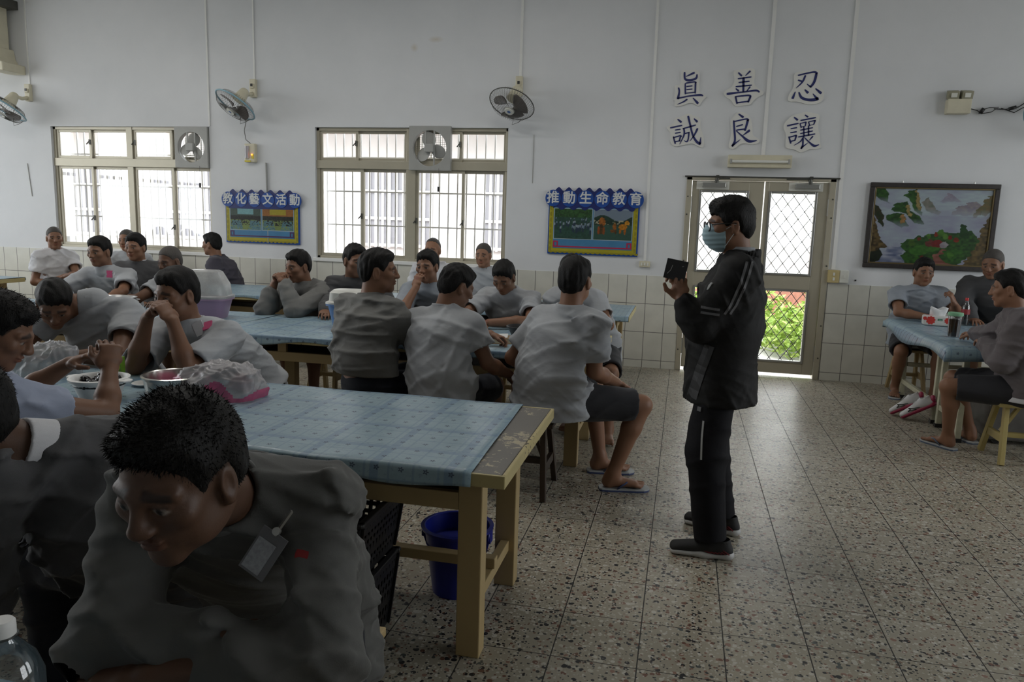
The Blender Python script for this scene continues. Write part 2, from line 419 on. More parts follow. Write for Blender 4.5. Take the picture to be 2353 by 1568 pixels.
# ---- double door with diamond screens
def door():
    x0, x1, z1 = DR[0], DR[1], DR[3]
    b = MB(); b.bx(x0, x0+0.055, WY-0.015, WY+0.12, 0, z1); b.bx(x1-0.055, x1, WY-0.015, WY+0.12, 0, z1); b.bx(x0, x1, WY-0.015, WY+0.12, z1-0.03, z1)
    fr = structure('door_1', b, M_frame, bevel=0.003)
    MB().bx(x0-0.02, x1+0.03, WY-0.022, WY-0.002, z1-0.001, z1+0.012).build('drip_rail', M_dark, fr)
    for li, (xa, xb) in enumerate(((x0+0.058, 0.737), (0.748, x1-0.058))):
        ya, yb = WY+0.01, WY+0.055
        oa, ob = (0.113, 0.597) if li == 0 else (0.788, 1.245)
        rows = [(0.15, 0.90), (1.04, 1.868)]; zt = z1-0.034; zb = 0.035
        b = MB(); b.bx(xa, oa, ya, yb, zb, zt); b.bx(ob, xb, ya, yb, zb, zt)
        b.bx(oa, ob, ya, yb, zb, rows[0][0]); b.bx(oa, ob, ya, yb, rows[0][1], rows[1][0]); b.bx(oa, ob, ya, yb, rows[1][1], zt)
        leaf = b.build('door_leaf', M_frame, fr, bevel=0.003)
        for za, zc in rows:
            b = MB(); w_ = 0.022
            b.bx(oa, oa+w_, ya-0.012, yb, za, zc); b.bx(ob-w_, ob, ya-0.012, yb, za, zc); b.bx(oa+w_, ob-w_, ya-0.012, yb, za, za+w_); b.bx(oa+w_, ob-w_, ya-0.012, yb, zc-w_, zc)
            b.build('glazing_bead', M_metal, leaf, bevel=0.003)
            b = MB(); X0, X1, Z0, Z1 = oa+w_, ob-w_, za+w_, zc-w_; px, pz, y = 0.110, 0.148, ya+0.02
            s = pz/px
            def clip(c, sg):
                # line z = c + sg*s*(x-X0)
                pts = []
                for x in (X0, X1):
                    z = c+sg*s*(x-X0)
                    if Z0 <= z <= Z1: pts.append((x, z))
                for z in (Z0, Z1):
                    x = X0+(z-c)/(sg*s)
                    if X0 < x < X1: pts.append((x, z))
                return pts if len(pts) == 2 else None
            H = s*(X1-X0)
            c = Z1+H
            off = 0.02
            for kk in range(-20, 40):
                for sg in (1, -1):
                    q = clip(Z0+off+kk*pz, sg)
                    if q: b.cyl((q[0][0], y+0.003*sg, q[0][1]), (q[1][0], y+0.003*sg, q[1][1]), 0.0034, n=6)
            for i in range(0, 12):
                for kk in range(-12, 24):
                    x = X0+i*px/2; z = Z0+off+kk*pz+(pz/2 if i % 2 else 0)
                    if X0+0.004 < x < X1 and Z0 < z < Z1: b.box((x, y, z), (0.010, 0.012, 0.014))
            b.build('diamond_screen', M_dark, leaf)
        hx = xa-0.006 if li == 0 else xb+0.006
        for hz in (1.72, 0.26): MB().cyl((hx, ya-0.01, hz-0.08), (hx, ya-0.01, hz+0.08), 0.011, n=10).build('hinge', M_metal, leaf)
        # door closer
        cx = 0.25 if li == 0 else 1.14
        c = MB().bx(cx-0.115, cx+0.115, ya-0.05, ya-0.006, 1.895, 1.94).build('closer_body', M_metal, leaf, bevel=0.006)
        b = MB().cyl((cx+(0.02 if li == 0 else 0.03), ya-0.03, 1.94), (cx+(0.03 if li == 0 else 0.02), ya-0.03, 1.985), 0.018)
        ex = cx+(0.15 if li == 0 else -0.20)
        b.beam((cx+0.03, ya-0.03, 1.99), (ex, WY-0.02, 1.985), 0.016, 0.012); b.box((cx+0.03, ya-0.03, 2.0), (0.03, 0.03, 0.03))
        b.build('closer_arm', M_dark, leaf)
        MB().bx(cx-0.17, cx+0.15, ya-0.006, ya-0.001, 1.875, 1.955).build('closer_plate', M_creamlt, leaf)
    MB().cyl((0.765, WY-0.03, 0.95), (0.765, WY-0.03, 1.10), 0.011, n=12).cyl((0.765, WY-0.03, 0.965), (0.765, WY+0.012, 0.965), 0.008).cyl((0.765, WY-0.03, 1.085), (0.765, WY+0.012, 1.085), 0.008).build('pull_handle', M_metal, fr, smooth=40)
    b = MB()
    for hz in (1.62, 1.80, 1.15, 0.55, 0.22): 
        for hx in (x0+0.02, x1-0.02): b.cyl((hx, WY-0.018, hz), (hx, WY-0.014, hz), 0.008, n=8)
    b.build('frame_screw', M_dark, fr)
door()

# ---- outside, seen through the windows and the door
M_conc = mat('pale_concrete', (0.52, 0.50, 0.47), 0.9, var=0.08, vscale=3)
M_out_white = mat('outside_white', (0.82, 0.81, 0.79), 0.8, var=0.04, vscale=2)
M_out_pink = mat('outside_pinkish_wall', (0.45, 0.36, 0.33), 0.85, var=0.06, vscale=2)
M_out_grey = mat('outside_window_grey', (0.42, 0.42, 0.45), 0.6)
M_brick = mat('red_brick_planter', (0.55, 0.24, 0.18), 0.85, var=0.2, vscale=12)
structure('trim_4', MB().bx(-60, 60, WY+0.2, 70, -0.2, -0.03).bx(-60, XL-0.2, -30, WY+0.2, -0.2, -0.03).bx(XR+0.2, 60, -30, WY+0.2, -0.2, -0.03), M_conc)
bd = thing('neighbouring_building', (-6, 15.0, -0.03), 'pale building with barred windows across the yard, seen through the hall windows', 'building')
b = MB().bx(-9, 7.5, 0, 4, 0, 3.4); b.build('wall', M_out_white, bd)
MB().prism([(-9.6, 3.2), (8.0, 3.2), (8.0, 3.5), (-9.6, 3.75)], -1.2, 4.4).build('roof_edge', M_out_pink, bd)
for i, xx in enumerate((-8, -5.6, -3.2, -0.6, 2.0, 4.6)):
    f = MB().bx(xx, xx+1.5, -0.03, 0.02, 0.95, 2.55).build('window', M_out_grey, bd)
    g = MB()
    for q in np.linspace(0, 1.5, 11): g.bx(xx+q-0.025, xx+q+0.025, -0.08, -0.05, 0.9, 2.6)
    for zz in (0.95, 1.5, 2.05, 2.57): g.bx(xx-0.03, xx+1.53, -0.085, -0.055, zz-0.03, zz+0.03)
    g.build('window_grille', M_out_white, f)
MB().bx(-9.1, 7.6, -0.06, 0.0, 0.0, 0.62).build('plinth', M_out_pink, bd)
pl = thing('planter_wall', (-2, 12.75, -0.03), 'low red brick planter wall outside below the window view', 'planter')
MB().bx(-6, 5.4, 0, 0.5, 0, 0.78).build('brickwork', M_brick, pl); MB().bx(-6.05, 5.45, -0.05, 0.55, 0.78, 0.86).build('coping', M_out_white, pl)
rl = thing('yard_railing', (0.2, 13.6, -0.03), 'white vertical bar railing outside beyond the screened door', 'railing')
b = MB()
for i in range(34): b.bx(-1.6+i*0.16-0.03, -1.6+i*0.16+0.03, -0.03, 0.03, 0.0, 2.7)
b.build('bars', M_out_white, rl)
MB().bx(-1.7, 3.8, -0.035, 0.035, 0.9, 1.0).bx(-1.7, 3.8, -0.035, 0.035, 2.0, 2.1).build('rail', M_out_white, rl)
def leaf_mat():
    t = NT('sunlit_leaves'); c = t.ramp(t.noise(t.pos(), 11, 3), [(0.3, (0.16, 0.30, 0.03)), (0.5, (0.34, 0.48, 0.08)), (0.72, (0.56, 0.64, 0.22))]); t.pbsdf(c, 0.6); return t.m
M_leaf = leaf_mat()
def shrub(name, loc, rx, ry, rz, n, label, seed):
    rnd = random.Random(seed); o = thing(name, loc, label, 'shrub')
    b = MB()
    for i in range(n):
        a = rnd.random()*2*PI; u = rnd.random()**0.5; h = rnd.random()
        p = Vector((rx*u*math.cos(a), ry*u*math.sin(a), 0.04+rz*h*(1.05-0.55*u*u))); s = rnd.uniform(0.03, 0.07)
        R = Euler((rnd.uniform(-1, 1), rnd.uniform(-1, 1), rnd.random()*6)).to_matrix()
        vs = [R @ Vector(q)*s+p for q in ((0, -1, 0), (0.5, -0.1, 0.15), (0, 1.1, 0), (-0.5, -0.1, 0.15))]
        b.add(vs, [(0, 1, 2, 3)])
    b.build('foliage', M_leaf, o)
    st = MB()
    for i in range(7):
        a = i*0.9; st.tube([(0, 0, 0), (0.3*rx*math.cos(a), 0.3*ry*math.sin(a), rz*0.4), (0.7*rx*math.cos(a), 0.7*ry*math.sin(a), rz*0.75)], [0.02, 0.014, 0.006], 6)
    st.build('stems', mat('twig_brown', (0.16, 0.10, 0.06), 0.9), o)
shrub('garden_shrub', (1.75, 9.9, -0.03), 0.75, 0.9, 0.62, 2600, 'bright green shrub outside the lower screen of the right door leaf', 3)
shrub('garden_shrub', (0.75, 11.6, -0.03), 0.9, 0.7, 0.75, 1800, 'yellow-green shrub outside farther behind the middle of the door', 5)
shrub('garden_shrub', (2.6, 11.8, -0.03), 0.8, 0.6, 1.3, 2000, 'leafy bush outside growing over the brick planter behind the right door leaf', 8)

# ================================================================== TABLES AND STOOLS
def worn_wood(name, paint, under, amount=0.45):
    if name in MATS: return MATS[name]
    t = NT(name); o = t.obj()
    f = t.noise(o, 5, 5, 0.65); g = t.noise(o, 42, 4, 0.6)
    c = t.ramp(t.noise(o, 2.5, 3), [(0.3, tuple(v*0.86 for v in paint)), (0.7, paint)])
    k = t.math('GREATER_THAN', t.math('MULTIPLY', f, g), amount)
    c = t.mix(k, c, (*under, 1))
    t.pbsdf(c, 0.45, 0, 0.4, t.bump(t.math('SUBTRACT', g, k), 0.25, 0.002)); MATS[name] = t.m; return t.m
M_yellow = worn_wood('worn_yellow_paint', (0.43, 0.32, 0.155), (0.06, 0.04, 0.02))
M_edge = worn_wood('chipped_cream_edge', (0.50, 0.42, 0.20), (0.07, 0.05, 0.03), 0.36)
M_bare = worn_wood('bare_table_board', (0.16, 0.145, 0.125), (0.42, 0.36, 0.24), 0.335)
M_brownwood = worn_wood('dark_brown_wood', (0.045, 0.028, 0.016), (0.10, 0.07, 0.05), 0.5)
M_shelf = mat('shelf_board', (0.09, 0.065, 0.04), 0.7, var=0.2)
def cloth_material():
    t = NT('blue_check_oilcloth'); p = t.pos(); x, y, z = t.sep(p); y = t.math('ADD', y, t.math('SUBTRACT', z, 0.724))
    pit = 0.083
    def fr(q, k=1.0, o=0.0): return t.math('FRACT', t.math('ADD', t.math('DIVIDE', q, pit*k), 50.0+o))
    def band(q, w): return t.math('LESS_THAN', t.math('ABSOLUTE', t.math('SUBTRACT', q, 0.5)), w)
    u, v = fr(x), fr(y)
    u2, v2 = fr(x, 3.0, 0.2), fr(y, 3.0, 0.1)
    base = t.ramp(t.noise(p, 7, 4), [(0.3, (0.23, 0.33, 0.385)), (0.7, (0.285, 0.385, 0.43))])
    thin = t.math('MAXIMUM', band(u, 0.045), band(v, 0.045))
    wide = t.math('MAXIMUM', band(u2, 0.06), band(v2, 0.06))
    c = t.mix(t.math('MULTIPLY', thin, 0.45), base, (0.14, 0.225, 0.32, 1))
    c = t.mix(t.math('MULTIPLY', wide, 0.5), c, (0.115, 0.20, 0.32, 1))
    # little dark flowers in the middle of each check
    du = t.math('SUBTRACT', t.math('FRACT', t.math('ADD', u, 0.5)), 0.5); dv = t.math('SUBTRACT', t.math('FRACT', t.math('ADD', v, 0.5)), 0.5)
    r = t.math('SQRT', t.math('ADD', t.math('MULTIPLY', du, du), t.math('MULTIPLY', dv, dv)))
    a = t.math('ARCTAN2', dv, du)
    pet = t.math('MULTIPLY_ADD', t.math('COSINE', t.math('MULTIPLY', a, 5.0)), 0.035, 0.095)
    fl = t.math('MULTIPLY', t.math('LESS_THAN', r, pet), t.math('GREATER_THAN', r, 0.028))
    sp = t.math('GREATER_THAN', t.noise(p, 75, 1), 0.66)
    c = t.mix(t.math('MULTIPLY', fl, 0.85), c, (0.035, 0.05, 0.085, 1))
    c = t.mix(t.math('MULTIPLY', sp, 0.25), c, (0.10, 0.16, 0.23, 1))
    nrm = t.bump(t.math('ADD', t.noise(p, 10, 4), t.math('MULTIPLY', t.noise(p, 55, 3), 0.25)), 0.35, 0.01)
    b = t.pbsdf(c, t.math('MULTIPLY_ADD', t.noise(p, 12, 3), 0.25, 0.30), 0, 0.4, nrm)
    b.inputs['Coat Weight'].default_value = 0.2; b.inputs['Coat Roughness'].default_value = 0.2
    t.t.links.new(nrm, b.inputs['Coat Normal']); return t.m
M_cloth = cloth_material()
TZ = 0.72
def table(x0, x1, y0, y1, label, group=None):
    cx, cy = (x0+x1)/2, (y0+y1)/2; hx, hy = (x1-x0)/2, (y1-y0)/2
    t = thing('dining_table', (cx, cy, 0), label, 'table', group)
    top = MB().bx(-hx, hx, -hy, hy, TZ-0.038, TZ).build('tabletop', M_bare, t, bevel=0.004)
    e = MB(); w = 0.012
    e.bx(-hx-w, hx+w, -hy-w, -hy, TZ-0.042, TZ+0.001).bx(-hx-w, hx+w, hy, hy+w, TZ-0.042, TZ+0.001).bx(hx, hx+w, -hy, hy, TZ-0.042, TZ+0.001).bx(-hx-w, -hx, -hy, hy, TZ-0.042, TZ+0.001)
    e.build('edge_strip', M_edge, top, bevel=0.003)
    lx0, lx1, ly0, ly1 = -hx+0.15, hx-0.14, -hy+0.18, hy-0.155
    for lx in (lx0, lx1):
        for ly in (ly0, ly1): MB().bx(lx-0.042, lx+0.042, ly-0.036, ly+0.036, 0, TZ-0.038).build('leg', M_yellow, t, bevel=0.004)
    for ly in (ly0-0.02, ly1+0.02): MB().bx(lx0+0.042, lx1-0.042, ly-0.014, ly+0.014, 0.53, 0.592).build('rail', M_yellow, t, bevel=0.003)
    MB().bx(lx0, lx1, ly0+0.0, ly1-0.0, 0.545, 0.56).build('shelf', M_shelf, t)
    for lx in (lx0, lx1):
        MB().bx(lx-0.015, lx+0.015, ly0+0.036, ly1-0.036, 0.56, 0.61).build('end_rail', M_yellow, t, bevel=0.003)
        MB().bx(lx-0.018, lx+0.018, ly0+0.036, ly1-0.036, 0.155, 0.20).build('end_stretcher', M_yellow, t, bevel=0.003)
        MB().bx(lx-0.02, lx+0.02, -hy+0.17, hy-0.15, 0.60, TZ-0.038).bx(lx-0.02, lx+0.02, -hy+0.17, hy-0.15, 0.60, 0.62).build('apron', M_yellow, t)
    MB().bx(lx0-0.02, lx1+0.025, -0.022, 0.022, 0.20, 0.24).build('stretcher', M_yellow, t, bevel=0.003)
    MB().bx(lx0+0.25, lx0+0.31, ly0-0.03, ly0-0.005, 0.592, TZ-0.038).build('shelf_divider', M_yellow, t)
    return t
def cloth(x0, x1, y0, y1, label, seed, slant=0.0, over=0.055, back=0.03, group='blue check oilcloths'):
    """Sheet lying on a table top and folding over its long edges with a wavy hem."""
    rnd = random.Random(seed); ph = [rnd.random()*6 for _ in range(4)]
    nx = int((x1-x0)/0.03); us = np.linspace(0, 1, nx+1); yw = y1-y0
    vs = []; rows = []
    prof = []
    for d in np.linspace(over, 0.008, 5): prof.append(('f', d))
    for q in np.linspace(0, 1, 22): prof.append(('t', q))
    for d in np.linspace(0.008, back, 3): prof.append(('b', d))
    for kind, q in prof:
        for u in us:
            xr = x1-slant*(0.0 if kind == 'f' else (q if kind == 't' else 1))
            x = x0+(xr-x0)*u
            wv = 0.5+0.5*math.sin(x*7+ph[0])*math.sin(x*3.1+ph[1])
            lift = 0.0025+0.002*math.sin(x*11+ph[2])*math.sin(q*9+ph[3]) if kind == 't' else 0.003
            if kind == 'f': y = y0-0.016-0.012*wv*(q/over); z = TZ+0.004-q*(0.35+0.8*wv)
            elif kind == 'b': y = y1+0.016+0.01*wv; z = TZ+0.004-q
            else: y = y0-0.014+(yw+0.028)*q; z = TZ+0.003+lift
            vs.append((x, y, z))
    n = nx+1
    q = [(j*n+i, j*n+i+1, (j+1)*n+i+1, (j+1)*n+i) for j in range(len(prof)-1) for i in range(nx)]
    me = np_mesh('tablecloth', np.array(vs), np.array(q)); o = link('tablecloth', me, M_cloth, None, True)
    s = o.modifiers.new('thick', 'SOLIDIFY'); s.thickness = 0.0015; s.offset = 1
    return tag(o, label, 'tablecloth', group)
Y1, Y2, Y3 = (2.19, 3.07), (4.36, 5.30), (6.45, 7.36)
G_tab = 'yellow dining tables in rows'
table(-2.86, -0.505, *Y1, 'yellow-legged dining table nearest the viewer with a chipped bare right end', G_tab)
table(-5.25, -2.89, *Y1, 'dining table of the nearest row continuing out at the left edge', G_tab)
table(-3.0, -0.47, *Y2, 'yellow-legged dining table in the middle row with three men in front', G_tab)
table(-5.6, -3.03, *Y2, 'dining table in the middle row under the row of grey-shirted men at left', G_tab)
table(-2.9, -0.43, *Y3, 'yellow-legged dining table nearest the back wall, its end left of the door', G_tab)
table(-5.4, -2.93, *Y3, 'far dining table along the back wall under the left blue notice board', G_tab)
table(-10.0, -7.03, 6.1, 6.9, 'dining table at the far left edge with a sunlit cloth', G_tab)
table(-2.95, -0.62, -0.05, 0.92, 'dining table just below the frame under the crossed arms of the nearest man', G_tab)
cloth(-2.87, -0.60, *Y1, 'blue checked oilcloth on the nearest table with a pink bag on it', 1, 0.03, 0.06)
cloth(-5.26, -2.88, *Y1, 'blue checked oilcloth on the nearest row at the left edge', 2)
cloth(-3.01, -0.53, *Y2, 'blue checked oilcloth on the middle table with an open book on it', 3)
cloth(-5.61, -3.02, *Y2, 'blue checked oilcloth on the middle row left of the lilac tub', 4)
cloth(-2.91, -0.425, *Y3, 'blue oilcloth on the table nearest the back wall left of the door', 5)
cloth(-5.41, -2.92, *Y3, 'blue oilcloth on the far table under the left blue notice board', 6)
cloth(-10.0, -7.02, 6.1, 6.9, 'shiny blue oilcloth on the table at the far left edge', 7)
cloth(-2.96, -0.64, -0.05, 0.92, 'blue oilcloth below the frame under the capped water bottle', 8)

def stool(x, y, rz, m, label, h=0.42, L=0.42, W=0.28, group='wooden stools'):
    t = thing('wooden_stool', (x, y, 0), label, 'stool', group, rz)
    MB().bx(-L/2, L/2, -W/2, W/2, h-0.025, h).build('seat', m, t, bevel=0.004)
    ex = L/2-0.06; sp = 0.05
    for sx in (-1, 1):
        for sy in (-1, 1):
            MB().beam((sx*(ex+0.03), sy*(W/2+sp), 0.0), (sx*ex, sy*(W/2-0.06), h-0.025), 0.045, 0.03, (1, 0, 0)).build('leg', m, t, bevel=0.003)
        MB().bx(sx*(ex+0.015)-0.012, sx*(ex+0.015)+0.012, -W/2-0.015, W/2+0.015, 0.14, 0.19).build('crossbar', m, t)
    MB().bx(-ex, ex, -0.02, 0.02, 0.155, 0.185).build('stretcher', m, t)
    MB().beam((-ex+0.01, 0, 0.19), (-0.06, 0, h-0.03), 0.03, 0.02).beam((ex-0.01, 0, 0.19), (0.06, 0, h-0.03), 0.03, 0.02).build('brace', m, t)
    return t

# ================================================================== THINGS ON THE WALL
def wall_fan(x, z, aim, label, rim, seed, bracket_dx=0.0, cord=True):
    """Oscillating wall fan: bracket on the wall, arm, motor and a tilted round guard (aim = yaw, pitch)."""
    t = thing('wall_fan', (x, WY, z), label, 'fan', 'wall fans')
    bx_ = bracket_dx
    MB().box((bx_, -0.025, 0.11), (0.075, 0.05, 0.20)).box((bx_, -0.055, 0.13), (0.05, 0.02, 0.05)).build('bracket', M_cream, t, bevel=0.008)
    MB().box((bx_, -0.067, 0.14), (0.025, 0.006, 0.03)).build('bracket_switch', M_black, t)
    R = Euler((aim[1], 0, aim[0])).to_matrix()             # local -y = blowing direction
    c = Vector((0.0, -0.30, -0.11))
    L = lambda p: R @ Vector(p)+c
    MB().tube([(bx_, -0.04, 0.05), (bx_*0.7, -0.10, 0.03), L((0, 0.17, 0.03)), L((0, 0.12, 0))], 0.022, 10).build('arm', M_cream, t, smooth=True)
    MB().cyl(L((0, 0.17, 0)), L((0, 0.06, 0)), 0.055, 0.075, 20).ball(L((0, 0.17, 0)), 0.055).build('motor', M_cream, t, smooth=50)
    rad = 0.235
    b = MB()
    def ring(r, y, w): 
        b.tube([L((r*math.cos(a), y, r*math.sin(a))) for a in np.linspace(0, 2*PI, 41)[:-1]], w, 6, closed=True)
    n = 52
    for i in range(n):
        a = 2*PI*i/n; ca, sa = math.cos(a), math.sin(a)
        b.tube([L((rr*ca, yy, rr*sa)) for rr, yy in ((0.05, -0.095), (0.12, -0.092), (0.185, -0.07), (rad, 0.0), (0.185, 0.055), (0.07, 0.07))], 0.0013, 3, cap=False)
    ring(0.12, -0.0925, 0.0015)
    b.build('guard', M_dark, t)
    b = MB(); ring(rad, 0.0, 0.009 if rim else 0.005); b.build('guard_rim', rim or M_dark, t, smooth=True)
    b = MB()
    for kk in range(3):
        a0 = kk*2*PI/3+seed; vs = []; fs = []; na, nr = 10, 6
        for j in range(nr+1):
            r = 0.035+0.15*j/nr
            for i in range(na+1):
                u = i/na; wd = 0.95*math.sin(PI*min(1, 0.25+0.75*j/nr)*0.55+0.35)
                a = a0+(u-0.5)*1.7*wd
                vs.append(L((r*math.cos(a), -0.03+0.05*(u-0.5), r*math.sin(a))))
        for j in range(nr):
            for i in range(na): fs.append((j*(na+1)+i, j*(na+1)+i+1, (j+1)*(na+1)+i+1, (j+1)*(na+1)+i))
        m2 = MB().add(vs, fs).build('blade', mat('smoky_fan_blade', (0.13, 0.115, 0.105), 0.3), t, smooth=True)
        s = m2.modifiers.new('thick', 'SOLIDIFY'); s.thickness = 0.002
    MB().cyl(L((0, -0.085, 0)), L((0, -0.103, 0)), 0.055, 0.045, 24).build('badge', M_creamlt, t, smooth=50)
    MB().cyl(L((0, -0.103, 0)), L((0, -0.1045, 0)), 0.018, None, 16).build('badge_mark', mat('badge_blue', (0.06, 0.13, 0.33), 0.4), t)
    if cord:
        MB().tube([L((-0.02, 0.1, -0.05)), (0.0, -0.2, -0.24), (-0.02, -0.18, -0.30), (0.05, -0.16, -0.27), (0.06, -0.12, -0.24)], 0.003, 6).build('pull_cord', M_dark, t, smooth=True)
    return t
M_bluerim = mat('pale_blue_rim', (0.25, 0.42, 0.50), 0.35)
wall_fan(-7.98, 2.75, (-0.55, 1.0), 'wall fan with a pale blue rim at the far left edge under the duct', M_bluerim, 0.4, 0.07)
wall_fan(-4.93, 2.78, (-0.62, 0.95), 'wall fan above the small orange-lit lamp, between the two windows', M_bluerim, 1.1, 0.06)
wall_fan(-1.80, 2.78, (-0.3, 1.0), 'grey wall fan above the right end of the second window', None, 0.2, 0.01)
wall_fan(3.10, 2.68, (-0.5, 0.8), 'wall fan cut off by the right edge beside the emergency light', M_bluerim, 0.9, 0.0, False)

def exhaust_fan(x0, x1, z0, z1, rot, label):
    cx, cz = (x0+x1)/2, (z0+z1)/2; h = (x1-x0)/2
    t = thing('exhaust_fan', (cx, WY, cz), label, 'fan', 'window exhaust fans')
    n = 40; ri = h*0.80; vs = []; fs = []
    hz = (z1-z0)/2
    for y in (-0.03, 0.035):
        for i in range(n):
            a = 2*PI*i/n; ca, sa = math.cos(a), math.sin(a)
            k = 1/max(abs(ca), abs(sa)); vs.append((h*ca*k, y, hz*sa*k))
        for i in range(n):
            a = 2*PI*i/n; vs.append((ri*math.cos(a), y, ri*math.sin(a)))
    for i in range(n):
        j = (i+1) % n
        fs += [(i, n+i, n+j, j), (2*n+i, 2*n+j, 3*n+j, 3*n+i), (i, j, 2*n+j, 2*n+i), (n+i, 3*n+i, 3*n+j, n+j)]
    MB().add(vs, fs).build('housing', M_greyplastic, t, bevel=0.004)
    for kk in range(3):
        a0 = rot+kk*2*PI/3; c = (0.52*ri*math.cos(a0), 0, 0.52*ri*math.sin(a0))
        R = Matrix.Rotation(-a0, 3, 'Y') @ Matrix.Rotation(0.35, 3, 'X')
        MB().ball(c, (0.46*ri, 0.006, 0.40*ri), 20, 10, R).build('blade', M_greyplastic, t, smooth=True)
    MB().box((0, -0.03, 0), (0.10, 0.07, 0.09)).build('motor', M_greyplastic, t, bevel=0.008)
    MB().beam((0.05, -0.02, hz-0.03), (0.05, -0.02, -hz+0.03), 0.016, 0.012, (0, 1, 0)).beam((-0.05, -0.02, hz-0.03), (-0.05, -0.02, 0), 0.016, 0.012, (0, 1, 0)).build('bracket', M_greyplastic, t)
    b = MB()
    for q in np.linspace(-ri, ri, 17):
        w = math.sqrt(max(0, ri*ri-q*q)); b.bx(-w, w, 0.05, 0.052, q-0.0012, q+0.0012)
        if abs(q) < ri*0.95: b.bx(q-0.001, q+0.001, 0.052, 0.054, -w, w)
    b.build('rear_guard', M_dark, t)
    MB().tube([(0.11, -0.035, -hz+0.02), (0.113, -0.04, -hz-0.12), (0.112, -0.04, -hz-0.17)], 0.002, 5).build('pull_cord', M_dark, t)
    MB().box((0.112, -0.04, -hz-0.20), (0.022, 0.016, 0.055)).build('pull_knob', M_black, t, bevel=0.004)
exhaust_fan(-5.912, -5.478, 2.0, 2.47, 1.3, 'square grey exhaust fan in the top right corner of the left window')
exhaust_fan(-3.002, -2.528, 2.015, 2.485, 1.75, 'square grey exhaust fan mounted in the middle of the right window')

def conduit(name, pts, w, label, m=None, d=0.012):
    b = MB()
    for (xa, za), (xb, zb) in zip(pts[:-1], pts[1:]): b.beam((xa, WY-d/2, za), (xb, WY-d/2, zb), w, d, (0, 1, 0))
    return tag(b.build(name, m or M_white, None), label, 'conduit')
conduit('cable_conduit', [(-7.90, CH), (-7.905, 2.96)], 0.016, 'thin white cable conduit dropping to the far left wall fan')
conduit('cable_conduit', [(-5.463, CH), (-5.457, 2.475)], 0.018, 'thin white conduit running down to the right edge of the left window')
conduit('cable_conduit', [(-4.868, CH), (-4.866, 2.98)], 0.014, 'thin white conduit above the fan between the two windows')
conduit('cable_conduit', [(-1.785, CH), (-1.785, 2.97)], 0.026, 'white conduit dropping to the fan over the right window')
conduit('cable_conduit', [(-0.415, CH), (-0.395, 1.13)], 0.026, 'tall white conduit left of the character signs ending at the three-gang switch')
conduit('cable_conduit', [(0.70, CH), (0.70, 2.21)], 0.034, 'white conduit between the signs dropping to the tube lamp over the door')
conduit('cable_conduit', [(1.437, CH), (1.452, 1.12)], 0.034, 'white conduit right of the door running down to the yellowed box')
conduit('wall_cable', [(-4.735, 2.07), (-4.722, 1.16)], 0.008, 'thin grey cable running down over the left notice board', M_greyplastic, 0.03)
conduit('wall_cable', [(-8.02, 2.02), (-7.98, 1.62)], 0.006, 'thin grey cable left of the left window', M_greyplastic, 0.008)
conduit('wall_cable', [(-1.62, 2.4), (-1.62, 1.9)], 0.006, 'thin grey cable on the wall right of the second window', M_greyplastic, 0.006)

def switch_box(x, z, w, h, m, label, n, name='wall_switch', d=0.03):
    t = thing(name, (x, WY-(0.008 if z < 0.976 else 0), z), label, 'switch')
    MB().box((0, -d/2, 0), (w, d, h)).build('plate', m, t, bevel=0.005)
    for i in range(n):
        u = (i-(n-1)/2)
        MB().box(((u*w/(n+0.6)) if w > h else 0, -d-0.003, 0 if w > h else u*h/(n+0.6)), (0.018, 0.008, 0.03)).build('rocker', M_creamlt, t, bevel=0.002)
switch_box(-0.394, 1.095, 0.112, 0.062, M_cream, 'cream three-gang switch on the wall left of the door', 3)
switch_box(1.455, 1.052, 0.105, 0.125, mat('yellowed_plastic', (0.52, 0.42, 0.20), 0.5), 'yellowed switch box right of the door', 2, 'switch_box', 0.05)
switch_box(1.552, 1.054, 0.085, 0.125, M_creamlt, 'white outlet box beside the yellowed switch box', 1, 'outlet_box', 0.045)
conduit('socket_hole', [(1.66, 1.02), (1.675, 1.02)], 0.015, 'tiny dark screw hole in the wall right of the boxes', M_black, 0.004)

t = thing('charger_lamp', (-4.917, WY, 2.175), 'small cream rechargeable lamp with an orange light under the second fan', 'lamp')
MB().box((0, -0.03, 0), (0.135, 0.06, 0.21)).build('body', M_cream, t, bevel=0.012)
MB().cyl((-0.03, -0.062, -0.06), (-0.03, -0.062, 0.075), 0.026, n=16).build('lens', mat('lamp_lens', (0.42, 0.40, 0.42), 0.15), t, smooth=50)
MB().ball((0.032, -0.064, -0.02), 0.009).build('pilot_light', mat('orange_glow', (0.9, 0.2, 0.03), 0.4, emit=((1.0, 0.2, 0.02), 2.5)), t, smooth=True)
MB().box((0.04, -0.062, -0.04), (0.028, 0.004, 0.05)).box((-0.025, -0.062, -0.092), (0.075, 0.004, 0.018)).build('sticker', mat('yellow_sticker', (0.62, 0.52, 0.04), 0.5), t)
MB().tube([(0.0, -0.03, 0.105), (-0.06, -0.03, 0.15), (-0.075, -0.035, 0.25), (-0.04, -0.05, 0.35), (-0.05, -0.09, 0.43)], 0.004, 6).box((-0.045, -0.07, 0.40), (0.02, 0.02, 0.05)).build('cord', M_dark, t, smooth=True)

